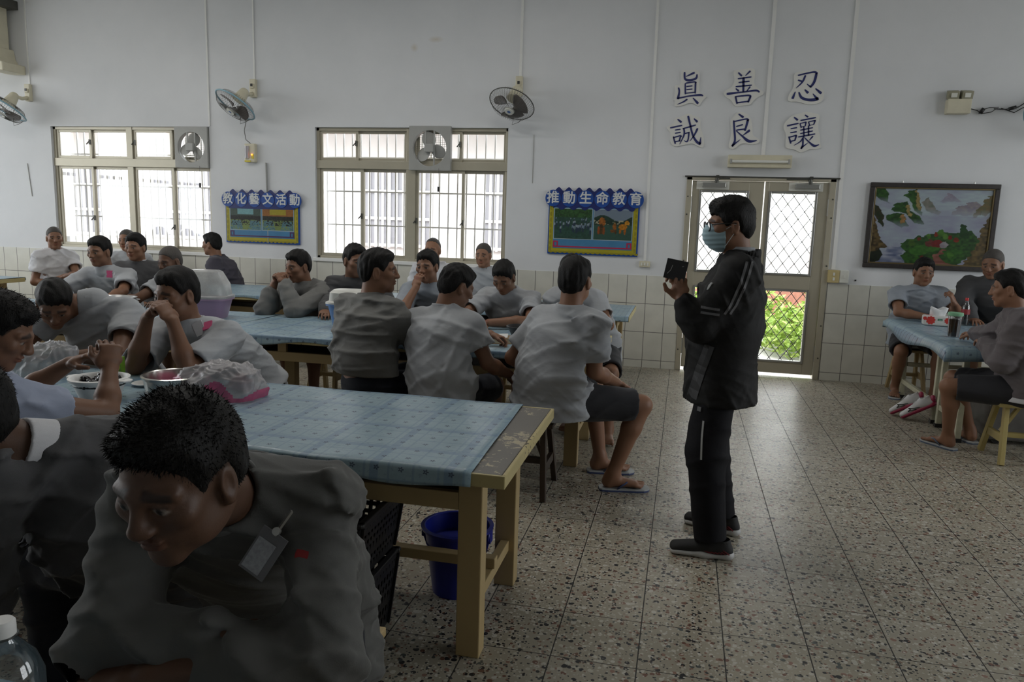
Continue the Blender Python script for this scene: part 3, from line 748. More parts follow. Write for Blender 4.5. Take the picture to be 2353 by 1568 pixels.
t = thing('tube_lamp', (0.665, WY, 2.15), 'cream fluorescent tube lamp, unlit, over the double door', 'lamp')
MB().prism([(-0.05, -0.06), (0.05, -0.06), (0.05, 0.06), (-0.05, 0.06)], -0.30, 0.30, 'x').build('tray', M_cream, t, bevel=0.004)
b = t.children[0]; b.location = (0, -0.05, 0)
MB().cyl((-0.262, -0.117, -0.005), (0.262, -0.117, -0.005), 0.014, n=14).build('tube', mat('unlit_tube', (0.75, 0.75, 0.70), 0.3), t, smooth=50)
for sx in (-1, 1): MB().box((sx*0.272, -0.112, -0.003), (0.018, 0.03, 0.045)).build('holder', M_greyplastic, t, bevel=0.003)

t = thing('emergency_light', (2.39, WY, 2.70), 'cream twin-head emergency light beside the looped cable', 'lamp')
MB().box((0, -0.045, -0.03), (0.20, 0.09, 0.13)).build('battery_box', M_cream, t, bevel=0.006)
for sx in (-1, 1):
    h = MB().box((sx*0.057, -0.055, 0.075), (0.095, 0.075, 0.075), Euler((0.25, 0, 0.1*sx))).build('lamp_head', mat('aged_plastic', (0.30, 0.285, 0.20), 0.5), t, bevel=0.005)
    MB().box((sx*0.057, -0.096, 0.066), (0.05, 0.012, 0.04), Euler((0.25, 0, 0.1*sx))).build('lens', M_creamlt, h, bevel=0.003)
b = MB().tube([(2.49, WY-0.02, 2.66), (2.56, WY-0.025, 2.64), (2.60, WY-0.03, 2.61), (2.68, WY-0.03, 2.625), (2.74, WY-0.02, 2.67), (2.66, WY-0.025, 2.665), (2.60, WY-0.02, 2.645), (2.58, WY-0.02, 2.61)], 0.004, 6)
b.tube([(2.70, WY-0.02, 2.655), (2.80, WY-0.02, 2.65), (2.90, WY-0.02, 2.67), (2.97, WY-0.02, 2.72), (3.04, WY-0.02, 2.80)], 0.0045, 6).tube([(2.76, WY-0.02, 2.66), (2.87, WY-0.025, 2.62), (2.93, WY-0.03, 2.66), (3.02, WY-0.05, 2.69)], 0.004, 6)
b.box((2.60, WY-0.03, 2.635), (0.03, 0.02, 0.05), Euler((0, 0.5, 0))).box((2.85, WY-0.03, 2.66), (0.06, 0.02, 0.03), Euler((0, -0.3, 0)))
tag(b.build('looped_cable', M_black, None, smooth=True), 'black cable looped on the wall between the emergency light and the edge fan', 'cable')

t = thing('air_duct', (-8.10, WY, 3.12), 'cream plastic duct with an elbow foot in the top left corner', 'duct')
MB().bx(-0.32, 0.0, -0.34, -0.06, 0.22, 1.12).build('duct_body', M_cream, t, bevel=0.02)
MB().prism([(-0.32, 0.24), (0.0, 0.24), (0.02, 0.12), (0.06, 0.07), (0.15, 0.05), (0.15, -0.05), (0.0, -0.05), (-0.10, -0.04), (-0.20, 0.03), (-0.32, 0.05)], -0.33, -0.002).build('elbow', M_cream, t, bevel=0.01)
MB().bx(-0.34, 0.10, -0.36, -0.004, 0.70, 0.80).build('clamp', M_dark, t, bevel=0.004)

# ---- six brush-written character signs over the door
M_ink = mat('navy_ink', (0.018, 0.026, 0.13), 0.5)
M_signwhite = mat('sign_board_white', (0.74, 0.735, 0.70), 0.6)
SIGNS={
 '眞':((-0.061,2.844),[(-81,188),(-53,195),(-31,184),(33,195),(77,186),(101,151),(99,66),(105,-19),(143,-48),(175,-55),(173,-76),(139,-105),(121,-151),(93,-158),(62,-133),(18,-122),(-38,-147),(-110,-165),(-132,-154),(-120,-118),(-136,-89),(-127,-4),(-144,36),(-123,43),(-84,53),(-76,96),(-85,153)],[[(43,162,10),(-34,127,3)],[(-50,166,8),(-44,110,8),(-17,92,10),(33,95,9),(67,112,9),(72,144,6)],[(-36,60,6),(-29,-40,7)],[(-30,63,6),(48,75,6),(67,66,8)],[(63,66,8),(66,-33,7)],[(-21,31,5),(33,37,5)],[(-19,1,5),(35,7,5)],[(-24,-33,5),(62,-25,5)],[(-99,18,7),(-90,-18,7),(-99,-86,11)],[(-99,-82,7),(14,-60,6),(114,-51,9),(143,-59,5)],[(-9,-93,7),(-47,-118,6),(-100,-140,2)],[(48,-79,4),(98,-130,11)]]),
 '善':((0.467,2.861),[(-101,169),(-35,168),(20,181),(58,187),(98,163),(98,114),(89,52),(110,10),(168,-26),(191,-47),(186,-71),(138,-88),(99,-123),(75,-165),(5,-169),(-58,-183),(-88,-158),(-112,-115),(-163,-91),(-187,-59),(-182,-30),(-114,4),(-92,46),(-96,95),(-111,137)],[[(-60,140,6),(-30,112,8)],[(47,153,8),(8,112,3)],[(-60,84,6),(61,99,6)],[(-50,48,6),(47,59,6)],[(-75,9,6),(71,22,6)],[(-9,91,10),(-2,-39,8)],[(-74,-10,5),(-48,-31,8)],[(58,6,7),(30,-35,4)],[(-153,-59,11),(-19,-44,6),(113,-29,8),(149,-43,6)],[(-72,-84,7),(-53,-151,7)],[(-72,-86,6),(47,-74,7),(72,-85,8)],[(69,-88,9),(51,-137,8)],[(-53,-144,6),(54,-130,6)]]),
 '忍':((1.051,2.850),[(-107,156),(-19,162),(67,178),(115,160),(113,112),(101,58),(121,16),(158,-18),(169,-66),(154,-121),(96,-149),(15,-152),(-49,-128),(-97,-121),(-151,-127),(-164,-99),(-157,-51),(-121,-3),(-116,66),(-128,128)],[[(-87,121,6),(49,150,7),(81,136,10)],[(78,133,10),(64,58,10),(34,10,8)],[(34,13,7),(1,39,3)],[(-22,117,8),(-44,59,7),(-97,1,2)],[(-83,76,6),(-52,66,7)],[(-101,-34,4),(-120,-93,11)],[(-67,-38,6),(-39,-86,10),(18,-107,11),(78,-107,13),(111,-97,13)],[(105,-101,11),(63,-52,3)],[(-14,-14,5),(15,-41,10)],[(83,-4,5),(134,-46,11)]]),
 '誠':((-0.056,2.441),[(-123,134),(-65,141),(-16,170),(20,174),(58,152),(109,141),(133,113),(133,55),(151,-2),(165,-38),(178,-74),(179,-147),(162,-161),(114,-140),(68,-115),(11,-126),(-54,-141),(-105,-153),(-143,-120),(-158,-69),(-154,-11),(-193,22),(-194,47),(-155,65),(-123,83)],[[(-92,116,6),(-58,91,10)],[(-160,34,7),(-48,58,6)],[(-111,12,5),(-61,20,5)],[(-109,-19,5),(-59,-10,6)],[(-125,-54,6),(-103,-120,7)],[(-125,-62,5),(-57,-43,6),(-49,-54,6)],[(-56,-54,7),(-64,-94,6)],[(-104,-102,5),(-57,-92,5)],[(-35,26,6),(86,62,6)],[(-28,29,7),(-21,-32,7),(-59,-127,2)],[(-11,-21,5),(29,-9,6)],[(25,-10,7),(22,-75,6),(9,-101,6),(-17,-90,2)],[(8,145,9),(31,69,8),(63,-32,8),(103,-96,10),(141,-122,11)],[(141,-118,10),(144,-56,2)],[(106,26,9),(78,-39,6),(41,-93,2)],[(67,123,5),(98,95,10)]]),
 '良':((0.486,2.438),[(-72,187),(-23,194),(35,173),(65,138),(87,81),(92,25),(99,-32),(151,-60),(173,-82),(148,-114),(85,-121),(20,-104),(-28,-126),(-60,-162),(-110,-166),(-127,-127),(-110,-69),(-101,9),(-121,81),(-120,123),(-84,152)],[[(-46,170,6),(-5,141,10)],[(-91,106,7),(-77,10,8),(-66,-83,8),(-87,-137,10)],[(-87,-134,8),(-14,-72,2)],[(-87,99,6),(24,124,6),(46,113,10)],[(43,113,10),(33,60,9),(22,14,8)],[(-62,52,5),(-3,70,6)],[(-59,17,5),(17,28,6)],[(64,14,11),(8,-33,3)],[(-59,10,4),(1,-40,7),(69,-89,12),(142,-82,3)]]),
 '讓':((1.057,2.429),[(-119,167),(-53,185),(0,202),(55,195),(124,181),(144,153),(125,91),(135,21),(155,-14),(158,-83),(179,-132),(147,-150),(72,-147),(26,-173),(-14,-187),(-50,-163),(-100,-149),(-148,-146),(-153,-86),(-152,-15),(-184,34),(-189,90),(-157,125)],[[(-97,150,5),(-65,125,9)],[(-153,69,7),(-55,92,6)],[(-119,41,5),(-65,52,6)],[(-119,3,5),(-65,13,6)],[(-130,-36,6),(-108,-96,7)],[(-126,-40,5),(-63,-20,6)],[(-62,-23,7),(-72,-68,6)],[(-109,-78,5),(-69,-68,5)],[(3,171,5),(28,153,7)],[(-33,120,6),(100,147,6)],[(-38,91,5),(-24,52,5)],[(-38,91,4),(16,105,5)],[(16,103,6),(12,70,5)],[(-25,59,3),(15,68,3)],[(39,105,5),(53,70,5)],[(39,106,4),(99,120,6)],[(99,119,6),(89,84,5)],[(52,73,3),(92,84,3)],[(-29,28,5),(81,52,5)],[(-26,-4,5),(84,21,5)],[(-41,-36,6),(107,-7,6)],[(-1,63,6),(7,-28,6)],[(42,70,6),(50,-21,6)],[(7,-35,6),(-23,-81,5),(-78,-117,2)],[(2,-50,6),(4,-113,7),(-7,-145,8)],[(-8,-141,7),(50,-91,2)],[(89,-31,7),(61,-67,3)],[(15,-42,4),(66,-88,6),(110,-119,10),(153,-108,3)]]),
}
names = {'眞': 'top left', '善': 'top middle', '忍': 'top right', '誠': 'bottom left', '良': 'bottom middle', '讓': 'bottom right'}
def smooth_loop(pts, k=2):
    for _ in range(k):
        q = []
        for i in range(len(pts)):
            a, b_ = pts[i], pts[(i+1) % len(pts)]
            q += [(a[0]*0.75+b_[0]*0.25, a[1]*0.75+b_[1]*0.25), (a[0]*0.25+b_[0]*0.75, a[1]*0.25+b_[1]*0.75)]
        pts = q
    return pts
for ch, (c, plate, strokes) in SIGNS.items():
    t = thing('character_sign', (c[0], WY, c[1]), f'white cut-out sign with the navy brush character {ch}, {names[ch]} of the six over the door', 'sign', 'character signs over the door')
    MB().prism(smooth_loop([(x/1000, z/1000) for x, z in plate]), -0.015, -0.001).build('board', M_signwhite, t)
    b = MB()
    for st in strokes:
        # resample as a smooth curve and lay a tapered ribbon
        P = [(x/1000, z/1000, w*1.15/1000) for x, z, w in st]
        Q = []
        for i in range(len(P)-1):
            p0 = P[max(i-1, 0)]; p1 = P[i]; p2 = P[i+1]; p3 = P[min(i+2, len(P)-1)]
            for k in range(6):
                u = k/6
                Q.append(tuple(0.5*((2*p1[j])+(-p0[j]+p2[j])*u+(2*p0[j]-5*p1[j]+4*p2[j]-p3[j])*u*u+(-p0[j]+3*p1[j]-3*p2[j]+p3[j])*u**3) for j in range(3)))
        Q.append(P[-1]); vs = []; n = len(Q)
        for i in range(n):
            d = Vector((Q[min(i+1, n-1)][0]-Q[max(i-1, 0)][0], Q[min(i+1, n-1)][1]-Q[max(i-1, 0)][1]))
            if d.length < 1e-9: d = Vector((1, 0))
            d.normalize(); w = max(Q[i][2], 0.002)
            ext = -0.5*w if i == 0 else (0.5*w if i == n-1 else 0)
            for sg in (1, -1):
                ww = w*(0.75 if i in (0, n-1) else 1)
                vs.append((Q[i][0]+d[0]*ext-sg*d[1]*ww, -0.018, Q[i][1]+d[1]*ext+sg*d[0]*ww))
        m = len(vs); vs += [(x, -0.0145, z) for x, y, z in vs]
        fs = [(2*i, 2*i+1, 2*i+3, 2*i+2) for i in range(n-1)]+[(2*i, 2*i+2, m+2*i+2, m+2*i) for i in range(n-1)]+[(2*i+1, m+2*i+1, m+2*i+3, 2*i+3) for i in range(n-1)]
        b.add(vs, fs)
    b.build('brush_character', M_ink, t)

# ---- framed landscape painting (a generic river valley)
def poly_mask(u, v, pts):
    m = np.zeros(u.shape, bool); n = len(pts)
    for i in range(n):
        (x0, y0), (x1, y1) = pts[i], pts[(i+1) % n]
        c = ((y0 > v) != (y1 > v)) & (u < (x1-x0)*(v-y0)/((y1-y0) if y1 != y0 else 1e-9)+x0)
        m ^= c
    return m
def vnoise(u, v, f, seed=0):
    r = np.random.RandomState(seed); g = r.rand(64, 64)
    x, y = u*f, v*f; i, j = np.floor(x).astype(int), np.floor(y).astype(int); a, b_ = x-i, y-j
    a, b_ = a*a*(3-2*a), b_*b_*(3-2*b_); G = lambda p, q: g[p % 64, q % 64]
    return (G(i, j)*(1-a)+G(i+1, j)*a)*(1-b_)+(G(i, j+1)*(1-a)+G(i+1, j+1)*a)*b_
def lin(r, g, b_): return np.array([((q/255)/12.92 if q/255 < 0.04045 else ((q/255+0.055)/1.055)**2.4) for q in (r, g, b_)])
def paint_valley(u, v):
    y = 1-v; C = np.zeros(u.shape+(3,))
    n1 = vnoise(u, v, 9, 1); n2 = vnoise(u, v*2.0, 22, 2); n3 = vnoise(u, v, 46, 3)
    wob = (n2-0.5)*0.03
    mist = (n1*0.6+n2*0.4)[..., None]
    C[:] = lin(176, 178, 205)*(1-mist)+lin(205, 226, 228)*mist
    C = np.where((y > 0.35)[..., None], C*0.75+lin(150, 140, 180)*0.25, C)
    def blob(pts, c1, c2, fade=None, nz=n3):
        nonlocal C
        m = poly_mask(u+wob, y+wob, pts); col = c1*(1-nz[..., None])+c2*nz[..., None]
        if fade:
            k = np.clip((fade-y)/0.16, 0, 1)[..., None]; col = col*k+C*(1-k)
        C = np.where(m[..., None], col, C)
    green, dkgreen, rock, rock2 = lin(70, 120, 50), lin(28, 62, 30), lin(140, 118, 72), lin(70, 62, 40)
    ridge = lin(150, 140, 160)
    blob([(0.55, 0.17), (0.62, 0.06), (0.66, 0.08), (0.74, 0.17)], ridge, lin(180, 170, 185), 0.24)
    blob([(0.66, 0.34), (0.72, 0.24), (0.78, 0.2), (0.85, 0.15), (0.9, 0.2), (0.92, 0.34)], ridge, lin(175, 168, 165), 0.4)
    blob([(0.42, 0.2), (0.46, 0.11), (0.5, 0.2), (0.54, 0.28), (0.58, 0.3), (0.56, 0.34), (0.46, 0.3)], lin(120, 130, 115), lin(165, 160, 150), 0.4)
    blob([(0.0, 0.0), (0.08, 0.0), (0.12, 0.08), (0.13, 0.2), (0.06, 0.17), (0, 0.1)], dkgreen, green, 0.28)
    blob([(0.24, 0.1), (0.3, 0.04), (0.35, 0.0), (0.37, 0.12), (0.41, 0.22), (0.42, 0.36), (0.36, 0.3), (0.3, 0.14)], green, dkgreen, 0.42)
    blob([(0.345, 0.02), (0.36, 0.03), (0.42, 0.3), (0.40, 0.3), (0.36, 0.22)], rock, lin(190, 170, 110), 0.4)
    blob([(0.15, 0.26), (0.22, 0.2), (0.29, 0.18), (0.32, 0.3), (0.40, 0.36), (0.45, 0.47), (0.36, 0.45), (0.28, 0.33), (0.16, 0.3)], green, dkgreen, 0.56)
    blob([(0.28, 0.22), (0.31, 0.22), (0.34, 0.38), (0.30, 0.36)], rock, lin(200, 180, 110))
    blob([(0.12, 0.37), (0.2, 0.33), (0.27, 0.34), (0.3, 0.46), (0.33, 0.5), (0.26, 0.52), (0.18, 0.46), (0.12, 0.42)], green, dkgreen, 0.58)
    blob([(0.24, 0.36), (0.27, 0.34), (0.29, 0.45), (0.25, 0.48)], rock, lin(205, 150, 90))
    blob([(0.0, 0.22), (0.05, 0.25), (0.09, 0.36), (0.1, 0.52), (0.06, 0.46), (0, 0.34)], dkgreen, rock2)
    blob([(0.09, 0.36), (0.105, 0.36), (0.125, 0.55), (0.10, 0.55)], lin(170, 180, 200), lin(200, 205, 220))
    blob([(1.0, 0.06), (0.94, 0.12), (0.9, 0.22), (0.84, 0.38), (0.93, 0.34), (1, 0.26)], lin(110, 115, 80), rock, 0.42)
    blob([(1.0, 0.3), (0.96, 0.4), (0.93, 0.52), (0.9, 0.7), (0.8, 1.0), (1, 1)], rock2, rock)
    blob([(0.0, 0.36), (0.03, 0.42), (0.06, 0.58), (0.1, 0.7), (0.16, 0.78), (0.1, 0.82), (0.12, 0.92), (0, 0.9)], lin(50, 38, 18), rock)
    blob([(0.0, 0.85), (0.1, 0.82), (0.13, 0.9), (0.06, 0.98), (0, 1)], lin(14, 22, 12), lin(35, 48, 22))
    blob([(0.16, 0.78), (0.3, 0.76), (0.28, 0.9), (0.34, 1.0), (0.05, 1.0), (0.13, 0.88)], lin(95, 110, 150), lin(200, 205, 220), None, n2)
    blob([(0.26, 0.76), (0.32, 0.68), (0.45, 0.62), (0.58, 0.56), (0.72, 0.58), (0.86, 0.54), (0.92, 0.66), (0.86, 0.85), (0.75, 1.0), (0.33, 1.0), (0.28, 0.9), (0.32, 0.84)], dkgreen, green, None, n3)
    blob([(0.34, 0.79), (0.5, 0.72), (0.62, 0.76), (0.5, 0.86), (0.36, 0.86)], lin(55, 110, 40), lin(85, 140, 55))
    blob([(0.62, 0.84), (0.72, 0.77), (0.8, 0.8), (0.72, 0.94)], lin(45, 100, 38), lin(75, 130, 50))
    blob([(0.62, 0.78), (0.66, 0.8), (0.60, 0.88), (0.66, 0.96), (0.78, 1.0), (0.56, 1.0), (0.56, 0.88)], lin(120, 60, 50), lin(175, 120, 105), None, n2)
    for px, py, r, c in ((0.56, 0.6, 0.02, lin(150, 50, 30)), (0.68, 0.63, 0.018, lin(140, 40, 28)), (0.73, 0.66, 0.022, lin(150, 55, 30)), (0.42, 0.66, 0.015, lin(120, 50, 30)), (0.46, 0.9, 0.018, lin(130, 45, 28)), (0.6, 0.58, 0.03, lin(80, 130, 50)), (0.5, 0.62, 0.02, lin(90, 140, 50)), (0.64, 0.62, 0.022, lin(95, 140, 60)), (0.36, 0.72, 0.03, lin(75, 110, 40)), (0.78, 0.5, 0.03, lin(30, 75, 30)), (0.8, 0.58, 0.04, lin(35, 80, 32)), (0.42, 0.93, 0.03, lin(70, 125, 45)), (0.7, 0.86, 0.03, lin(80, 130, 50))):
        m = ((u-px)**2+((y-py)*0.68)**2 < (r*(0.7+0.6*n3))**2); C = np.where(m[..., None], c*(0.7+0.6*n2[..., None]), C)
    blob([(0.48, 0.69), (0.52, 0.66), (0.56, 0.7), (0.56, 0.76), (0.48, 0.75)], lin(110, 50, 45), lin(130, 70, 60))
    blob([(0.54, 0.7), (0.58, 0.65), (0.63, 0.7), (0.61, 0.77), (0.54, 0.76)], lin(150, 40, 40), lin(120, 40, 38))
    blob([(0.60, 0.71), (0.64, 0.68), (0.67, 0.72), (0.66, 0.76), (0.60, 0.765)], lin(190, 185, 190), lin(150, 140, 150))
    return np.clip(C*0.55, 0, 1)
PX0, PX1, PZ0, PZ1 = 1.712, 2.842, 1.155, 1.972
t = thing('framed_painting', (PX0, WY, PZ0), 'framed landscape painting of misty green mountains hung right of the door', 'painting')
w, h = PX1-PX0, PZ1-PZ0; fw = 0.045
b = MB().bx(0, w, -0.04, -0.006, 0, fw).bx(0, w, -0.04, -0.006, h-fw, h).bx(0, fw, -0.04, -0.006, fw, h-fw).bx(w-fw, w, -0.04, -0.006, fw, h-fw)
b.build('frame', mat('dark_frame_wood', (0.035, 0.03, 0.028), 0.35, var=0.2, vscale=30), t, bevel=0.006)
b = MB(); f2 = fw+0.012
b.bx(fw-0.012, w-fw+0.012, -0.034, -0.012, fw-0.006, f2).bx(fw-0.012, w-fw+0.012, -0.034, -0.012, h-f2, h-fw+0.006).bx(fw-0.006, f2, -0.034, -0.012, fw, h-fw).bx(w-f2, w-fw+0.006, -0.034, -0.012, fw, h-fw)
b.build('gilt_slip', mat('old_gilt', (0.16, 0.12, 0.055), 0.4, 0.6), t, bevel=0.003)
grid_picture('canvas', w-2*fw, h-2*fw, 240, 160, paint_valley, attr_mat('oil_paint', 0.32, 0.5, 0.25, 60), t, (fw, fw), -0.022)
for xx in (0.25, 0.80): MB().cyl((w*xx, -0.025, h), (w*xx, -0.025, h+0.018), 0.008).build('hanger', M_metal, t)

# ---- two blue notice boards with yellow scalloped borders
def font_text(s, name, m, parent, x, z, size, y, sx=1.0, rot=0.0, off=0.0):
    cu = bpy.data.curves.new(name, 'FONT'); cu.body = s; cu.size = size; cu.align_x = 'CENTER'; cu.align_y = 'CENTER'; cu.extrude = 0.0015
    tmp = bpy.data.objects.new('tmp_text', cu); COL.objects.link(tmp)
    dg = bpy.context.evaluated_depsgraph_get(); me = bpy.data.meshes.new_from_object(tmp.evaluated_get(dg))
    bpy.data.objects.remove(tmp)
    co = np.array([v.co[:] for v in me.vertices]); fs = [tuple(p.vertices) for p in me.polygons]; b = MB()   # a few slightly shifted copies thicken the strokes
    for dx, dy in ((0, 0), (off, 0), (-off, 0), (0, off), (0, -off)): b.add(co+np.array([dx, dy, 0.0003*len(b.v)/max(1, len(co))]), fs)
    bpy.data.meshes.remove(me); o = b.build(name, m, parent); o.location = (x, y, z); o.rotation_euler = (PI/2, rot, 0); o.scale = (sx, 1, 1); return o
M_bblue = mat('board_navy', (0.012, 0.022, 0.13), 0.35); M_bbright = mat('board_blue', (0.010, 0.065, 0.30), 0.35); M_sky = mat('board_sky_blue', (0.06, 0.20, 0.36), 0.3, var=0.08)
M_yel = mat('board_yellow', (0.38, 0.33, 0.015), 0.4, var=0.08); M_yel2 = mat('board_yellow_scallop', (0.27, 0.235, 0.012), 0.4)
M_txt = mat('board_letter_white', (0.60, 0.62, 0.62), 0.5); M_red = mat('board_red_tape', (0.42, 0.02, 0.07), 0.35); M_purp = mat('board_dark_tape', (0.07, 0.025, 0.10), 0.35)
def crowd(u, v, seed, back, floor_, heads, shirts, y0, y1, n):
    r = np.random.RandomState(seed); C = np.where((v > y1)[..., None], back, floor_)*np.ones(u.shape+(3,))
    C = C*(0.7+0.6*vnoise(u, v, 25, seed)[..., None])
    for i in range(n):
        px = r.rand(); py = y0+(y1-y0)*r.rand(); s = 0.06-0.035*(py-y0)/(y1-y0+1e-6)
        b_ = (np.abs(u-px) < s*0.45) & (v < py) & (v > py-s*2.2); C = np.where(b_[..., None], shirts[i % len(shirts)], C)
        l_ = (np.abs(u-px) < s*0.35) & (v < py-s*1.6) & (v > py-s*4.2); C = np.where(l_[..., None], lin(40, 55, 75), C)
        h_ = (u-px)**2+(v-py-s*0.3)**2 < (s*0.32)**2; C = np.where(h_[..., None], heads, C)
    return C
def photo_parade(u, v):
    C = crowd(u, v, 4, lin(60, 95, 60), lin(45, 78, 65), lin(30, 30, 30), [lin(140, 155, 165), lin(115, 135, 150)], 0.4, 0.72, 38)
    t_ = (v > 0.72)[..., None]; return np.where(t_, lin(45, 80, 40)*(0.4+1.4*vnoise(u, v, 30, 9)[..., None]), C)*0.8
def photo_lion(u, v):
    n = vnoise(u, v, 24, 6)[..., None]; C = np.where((v < 0.5)[..., None], lin(52, 85, 72)*(0.9+0.2*n), lin(35, 60, 45)*(0.5+n))
    C = np.where((v > 0.72+0.1*np.sin(u*7))[..., None], lin(120, 135, 150), C); C = np.where(((v > 0.5) & (v < 0.66) & (n[..., 0] > 0.62))[..., None], lin(170, 165, 140), C)
    for px, py, rx, ry, c in ((0.22, 0.58, 0.085, 0.15, lin(150, 90, 30)), (0.2, 0.36, 0.06, 0.18, lin(75, 55, 25)), (0.13, 0.3, 0.03, 0.14, lin(140, 70, 25)), (0.27, 0.3, 0.03, 0.14, lin(130, 70, 25)), (0.55, 0.45, 0.05, 0.11, lin(150, 90, 25)), (0.5, 0.3, 0.06, 0.05, lin(120, 70, 20)), (0.58, 0.28, 0.03, 0.08, lin(90, 60, 20)), (0.55, 0.56, 0.025, 0.03, lin(160, 130, 80)), (0.76, 0.45, 0.11, 0.1, lin(185, 120, 25)), (0.87, 0.58, 0.06, 0.08, lin(190, 130, 30)), (0.7, 0.3, 0.03, 0.1, lin(170, 100, 20)), (0.82, 0.3, 0.03, 0.1, lin(160, 90, 20))):
        m = ((u-px)/rx)**2+((v-py)/ry)**2 < 0.7+0.6*n[..., 0]; C = np.where(m[..., None], c*(0.6+0.8*n), C)
    return C*0.8
def photo_hall(screen, wall, seed):
    def f(u, v):
        n = vnoise(u, v, 30, seed)[..., None]; C = np.ones(u.shape+(3,))*wall*(0.8+0.4*n)
        C = np.where(((v > 0.6) & (v < 0.88) & (u > 0.24) & (u < 0.76))[..., None], screen*(0.9+0.2*n), C)
        C = np.where(((v > 0.4) & (v < 0.55))[..., None], lin(20, 26, 16)*(0.4+2.2*n*(n > 0.6)), C); C = np.where((v <= 0.4)[..., None], lin(120, 140, 75)*(0.8+0.3*n), C)
        k = (v < 0.36) & ((np.abs(u-0.2) < 0.22*(1-v)) | (np.abs(u-0.8) < 0.22*(1-v))) & (n[..., 0] < 0.62); C = np.where(k[..., None], lin(95, 140, 150)*(0.5+0.8*n), C)
        C = np.where(((v < 0.4) & (v > 0.18) & (n[..., 0] > 0.60))[..., None], lin(18, 24, 18), C); return C*0.8
    return f
def notice_board(x0, x1, z0, z1, text, label, photos, wave, tape, rise):
    w, h = x1-x0, z1-z0
    t = thing('notice_board', (x0, WY, z0), label, 'notice board')
    hz = h*0.72
    MB().bx(0, w, -0.022, -0.002, 0, hz+0.05).build('backing', M_bbright, t, bevel=0.003)
    MB().bx(0.012, w-0.016, -0.026, -0.0225, 0.02, hz+0.02).build('yellow_border', M_yel, t)
    b = MB(); r = 0.024
    for i in range(int(w/0.05)):
        b.prism([(0.04+i*0.05+r*math.cos(a), 0.033+r*math.sin(a)*0.9) for a in np.linspace(PI, 2*PI, 9)], -0.0275, -0.0262)
    for i in range(int(hz/0.06)):
        for xx, sg in ((0.038, -1), (w-0.042, 1)): b.prism([(xx+sg*r*math.sin(a)*0.9, 0.06+i*0.06+r*math.cos(a)) for a in np.linspace(0, PI, 9)], -0.0275, -0.0262)
    b.build('scalloped_trim', M_yel2, t)
    MB().bx(0.058, w-0.062, -0.0295, -0.0265, 0.065, hz+0.02).build('blue_panel', M_sky, t)
    pw = (w-0.16)/2; ph = hz*0.62 if wave else hz*0.66; pz = 0.065+hz*0.20
    for i, pf in enumerate(photos):
        xx = 0.068+i*(pw+0.022)
        f = MB().bx(xx-0.006, xx+pw+0.006, -0.0312, -0.0297, pz-0.006, pz+ph+0.006).build('photograph', mat('photo_paper', (0.36, 0.44, 0.48), 0.4), t)
        grid_picture('photo_image', pw, ph, 90, 62, pf, attr_mat('photo_print', 0.35), f, (xx, pz), -0.0318)
    b = MB(); zz = 0.075; s = 0.052
    b.bx(0.06, w-0.064, -0.0315, -0.0298, zz, zz+0.014)
    for xa in (0.062, w-0.066-s):
        b.bx(xa, xa+s, -0.0322, -0.0299, zz+s, zz+s+0.014).bx(xa, xa+0.014, -0.0322, -0.0299, zz, zz+s).bx(xa+s-0.014, xa+s, -0.0322, -0.0299, zz, zz+s)
    b.build('tape_line', tape, t)
    # wavy header with six discs
    zc = h-0.115; pts = []
    nw = 8 if wave else 7
    for i in range(97): 
        u = i/96; pts.append((0.05+(w-0.10)*u, zc+0.095+0.02*math.sin(u*nw*2*PI-PI/2)-rise*0))
    for i in range(97):
        u = 1-i/96; pts.append((0.05+(w-0.10)*u, zc-0.105+(0.016*math.sin(u*7*2*PI) if wave else 0)))
    MB().prism(pts, -0.034, -0.0325).build('wavy_header', M_bblue, t)
    for i, ch in enumerate(text):
        xx = 0.045+(w-0.09)*i/5
        d = MB().prism([(xx+0.082*math.cos(a), zc+0.086*math.sin(a)) for a in np.linspace(0, 2*PI, 33)[:-1]], -0.0375-0.0002*i, -0.0345).build('letter_disc', M_bbright, t)
        font_text(ch, 'letter', M_txt, d, xx, zc, 0.135, -0.0400, 1.0, 0.0, 0.0028)
notice_board(-1.43, -0.475, 1.165, 1.865, '推動生命教育', 'blue notice board with a parade photo and a lion dance photo, left of the door', (photo_parade, photo_lion), True, M_red, 0.0)
notice_board(-5.27, -4.325, 1.15, 1.765, '教化藝文活動', 'blue notice board with two meeting hall photos, between the windows', (photo_hall(lin(120, 170, 175), lin(60, 80, 70), 3), photo_hall(lin(165, 150, 30), lin(150, 95, 35), 5)), False, M_purp, 0.02)

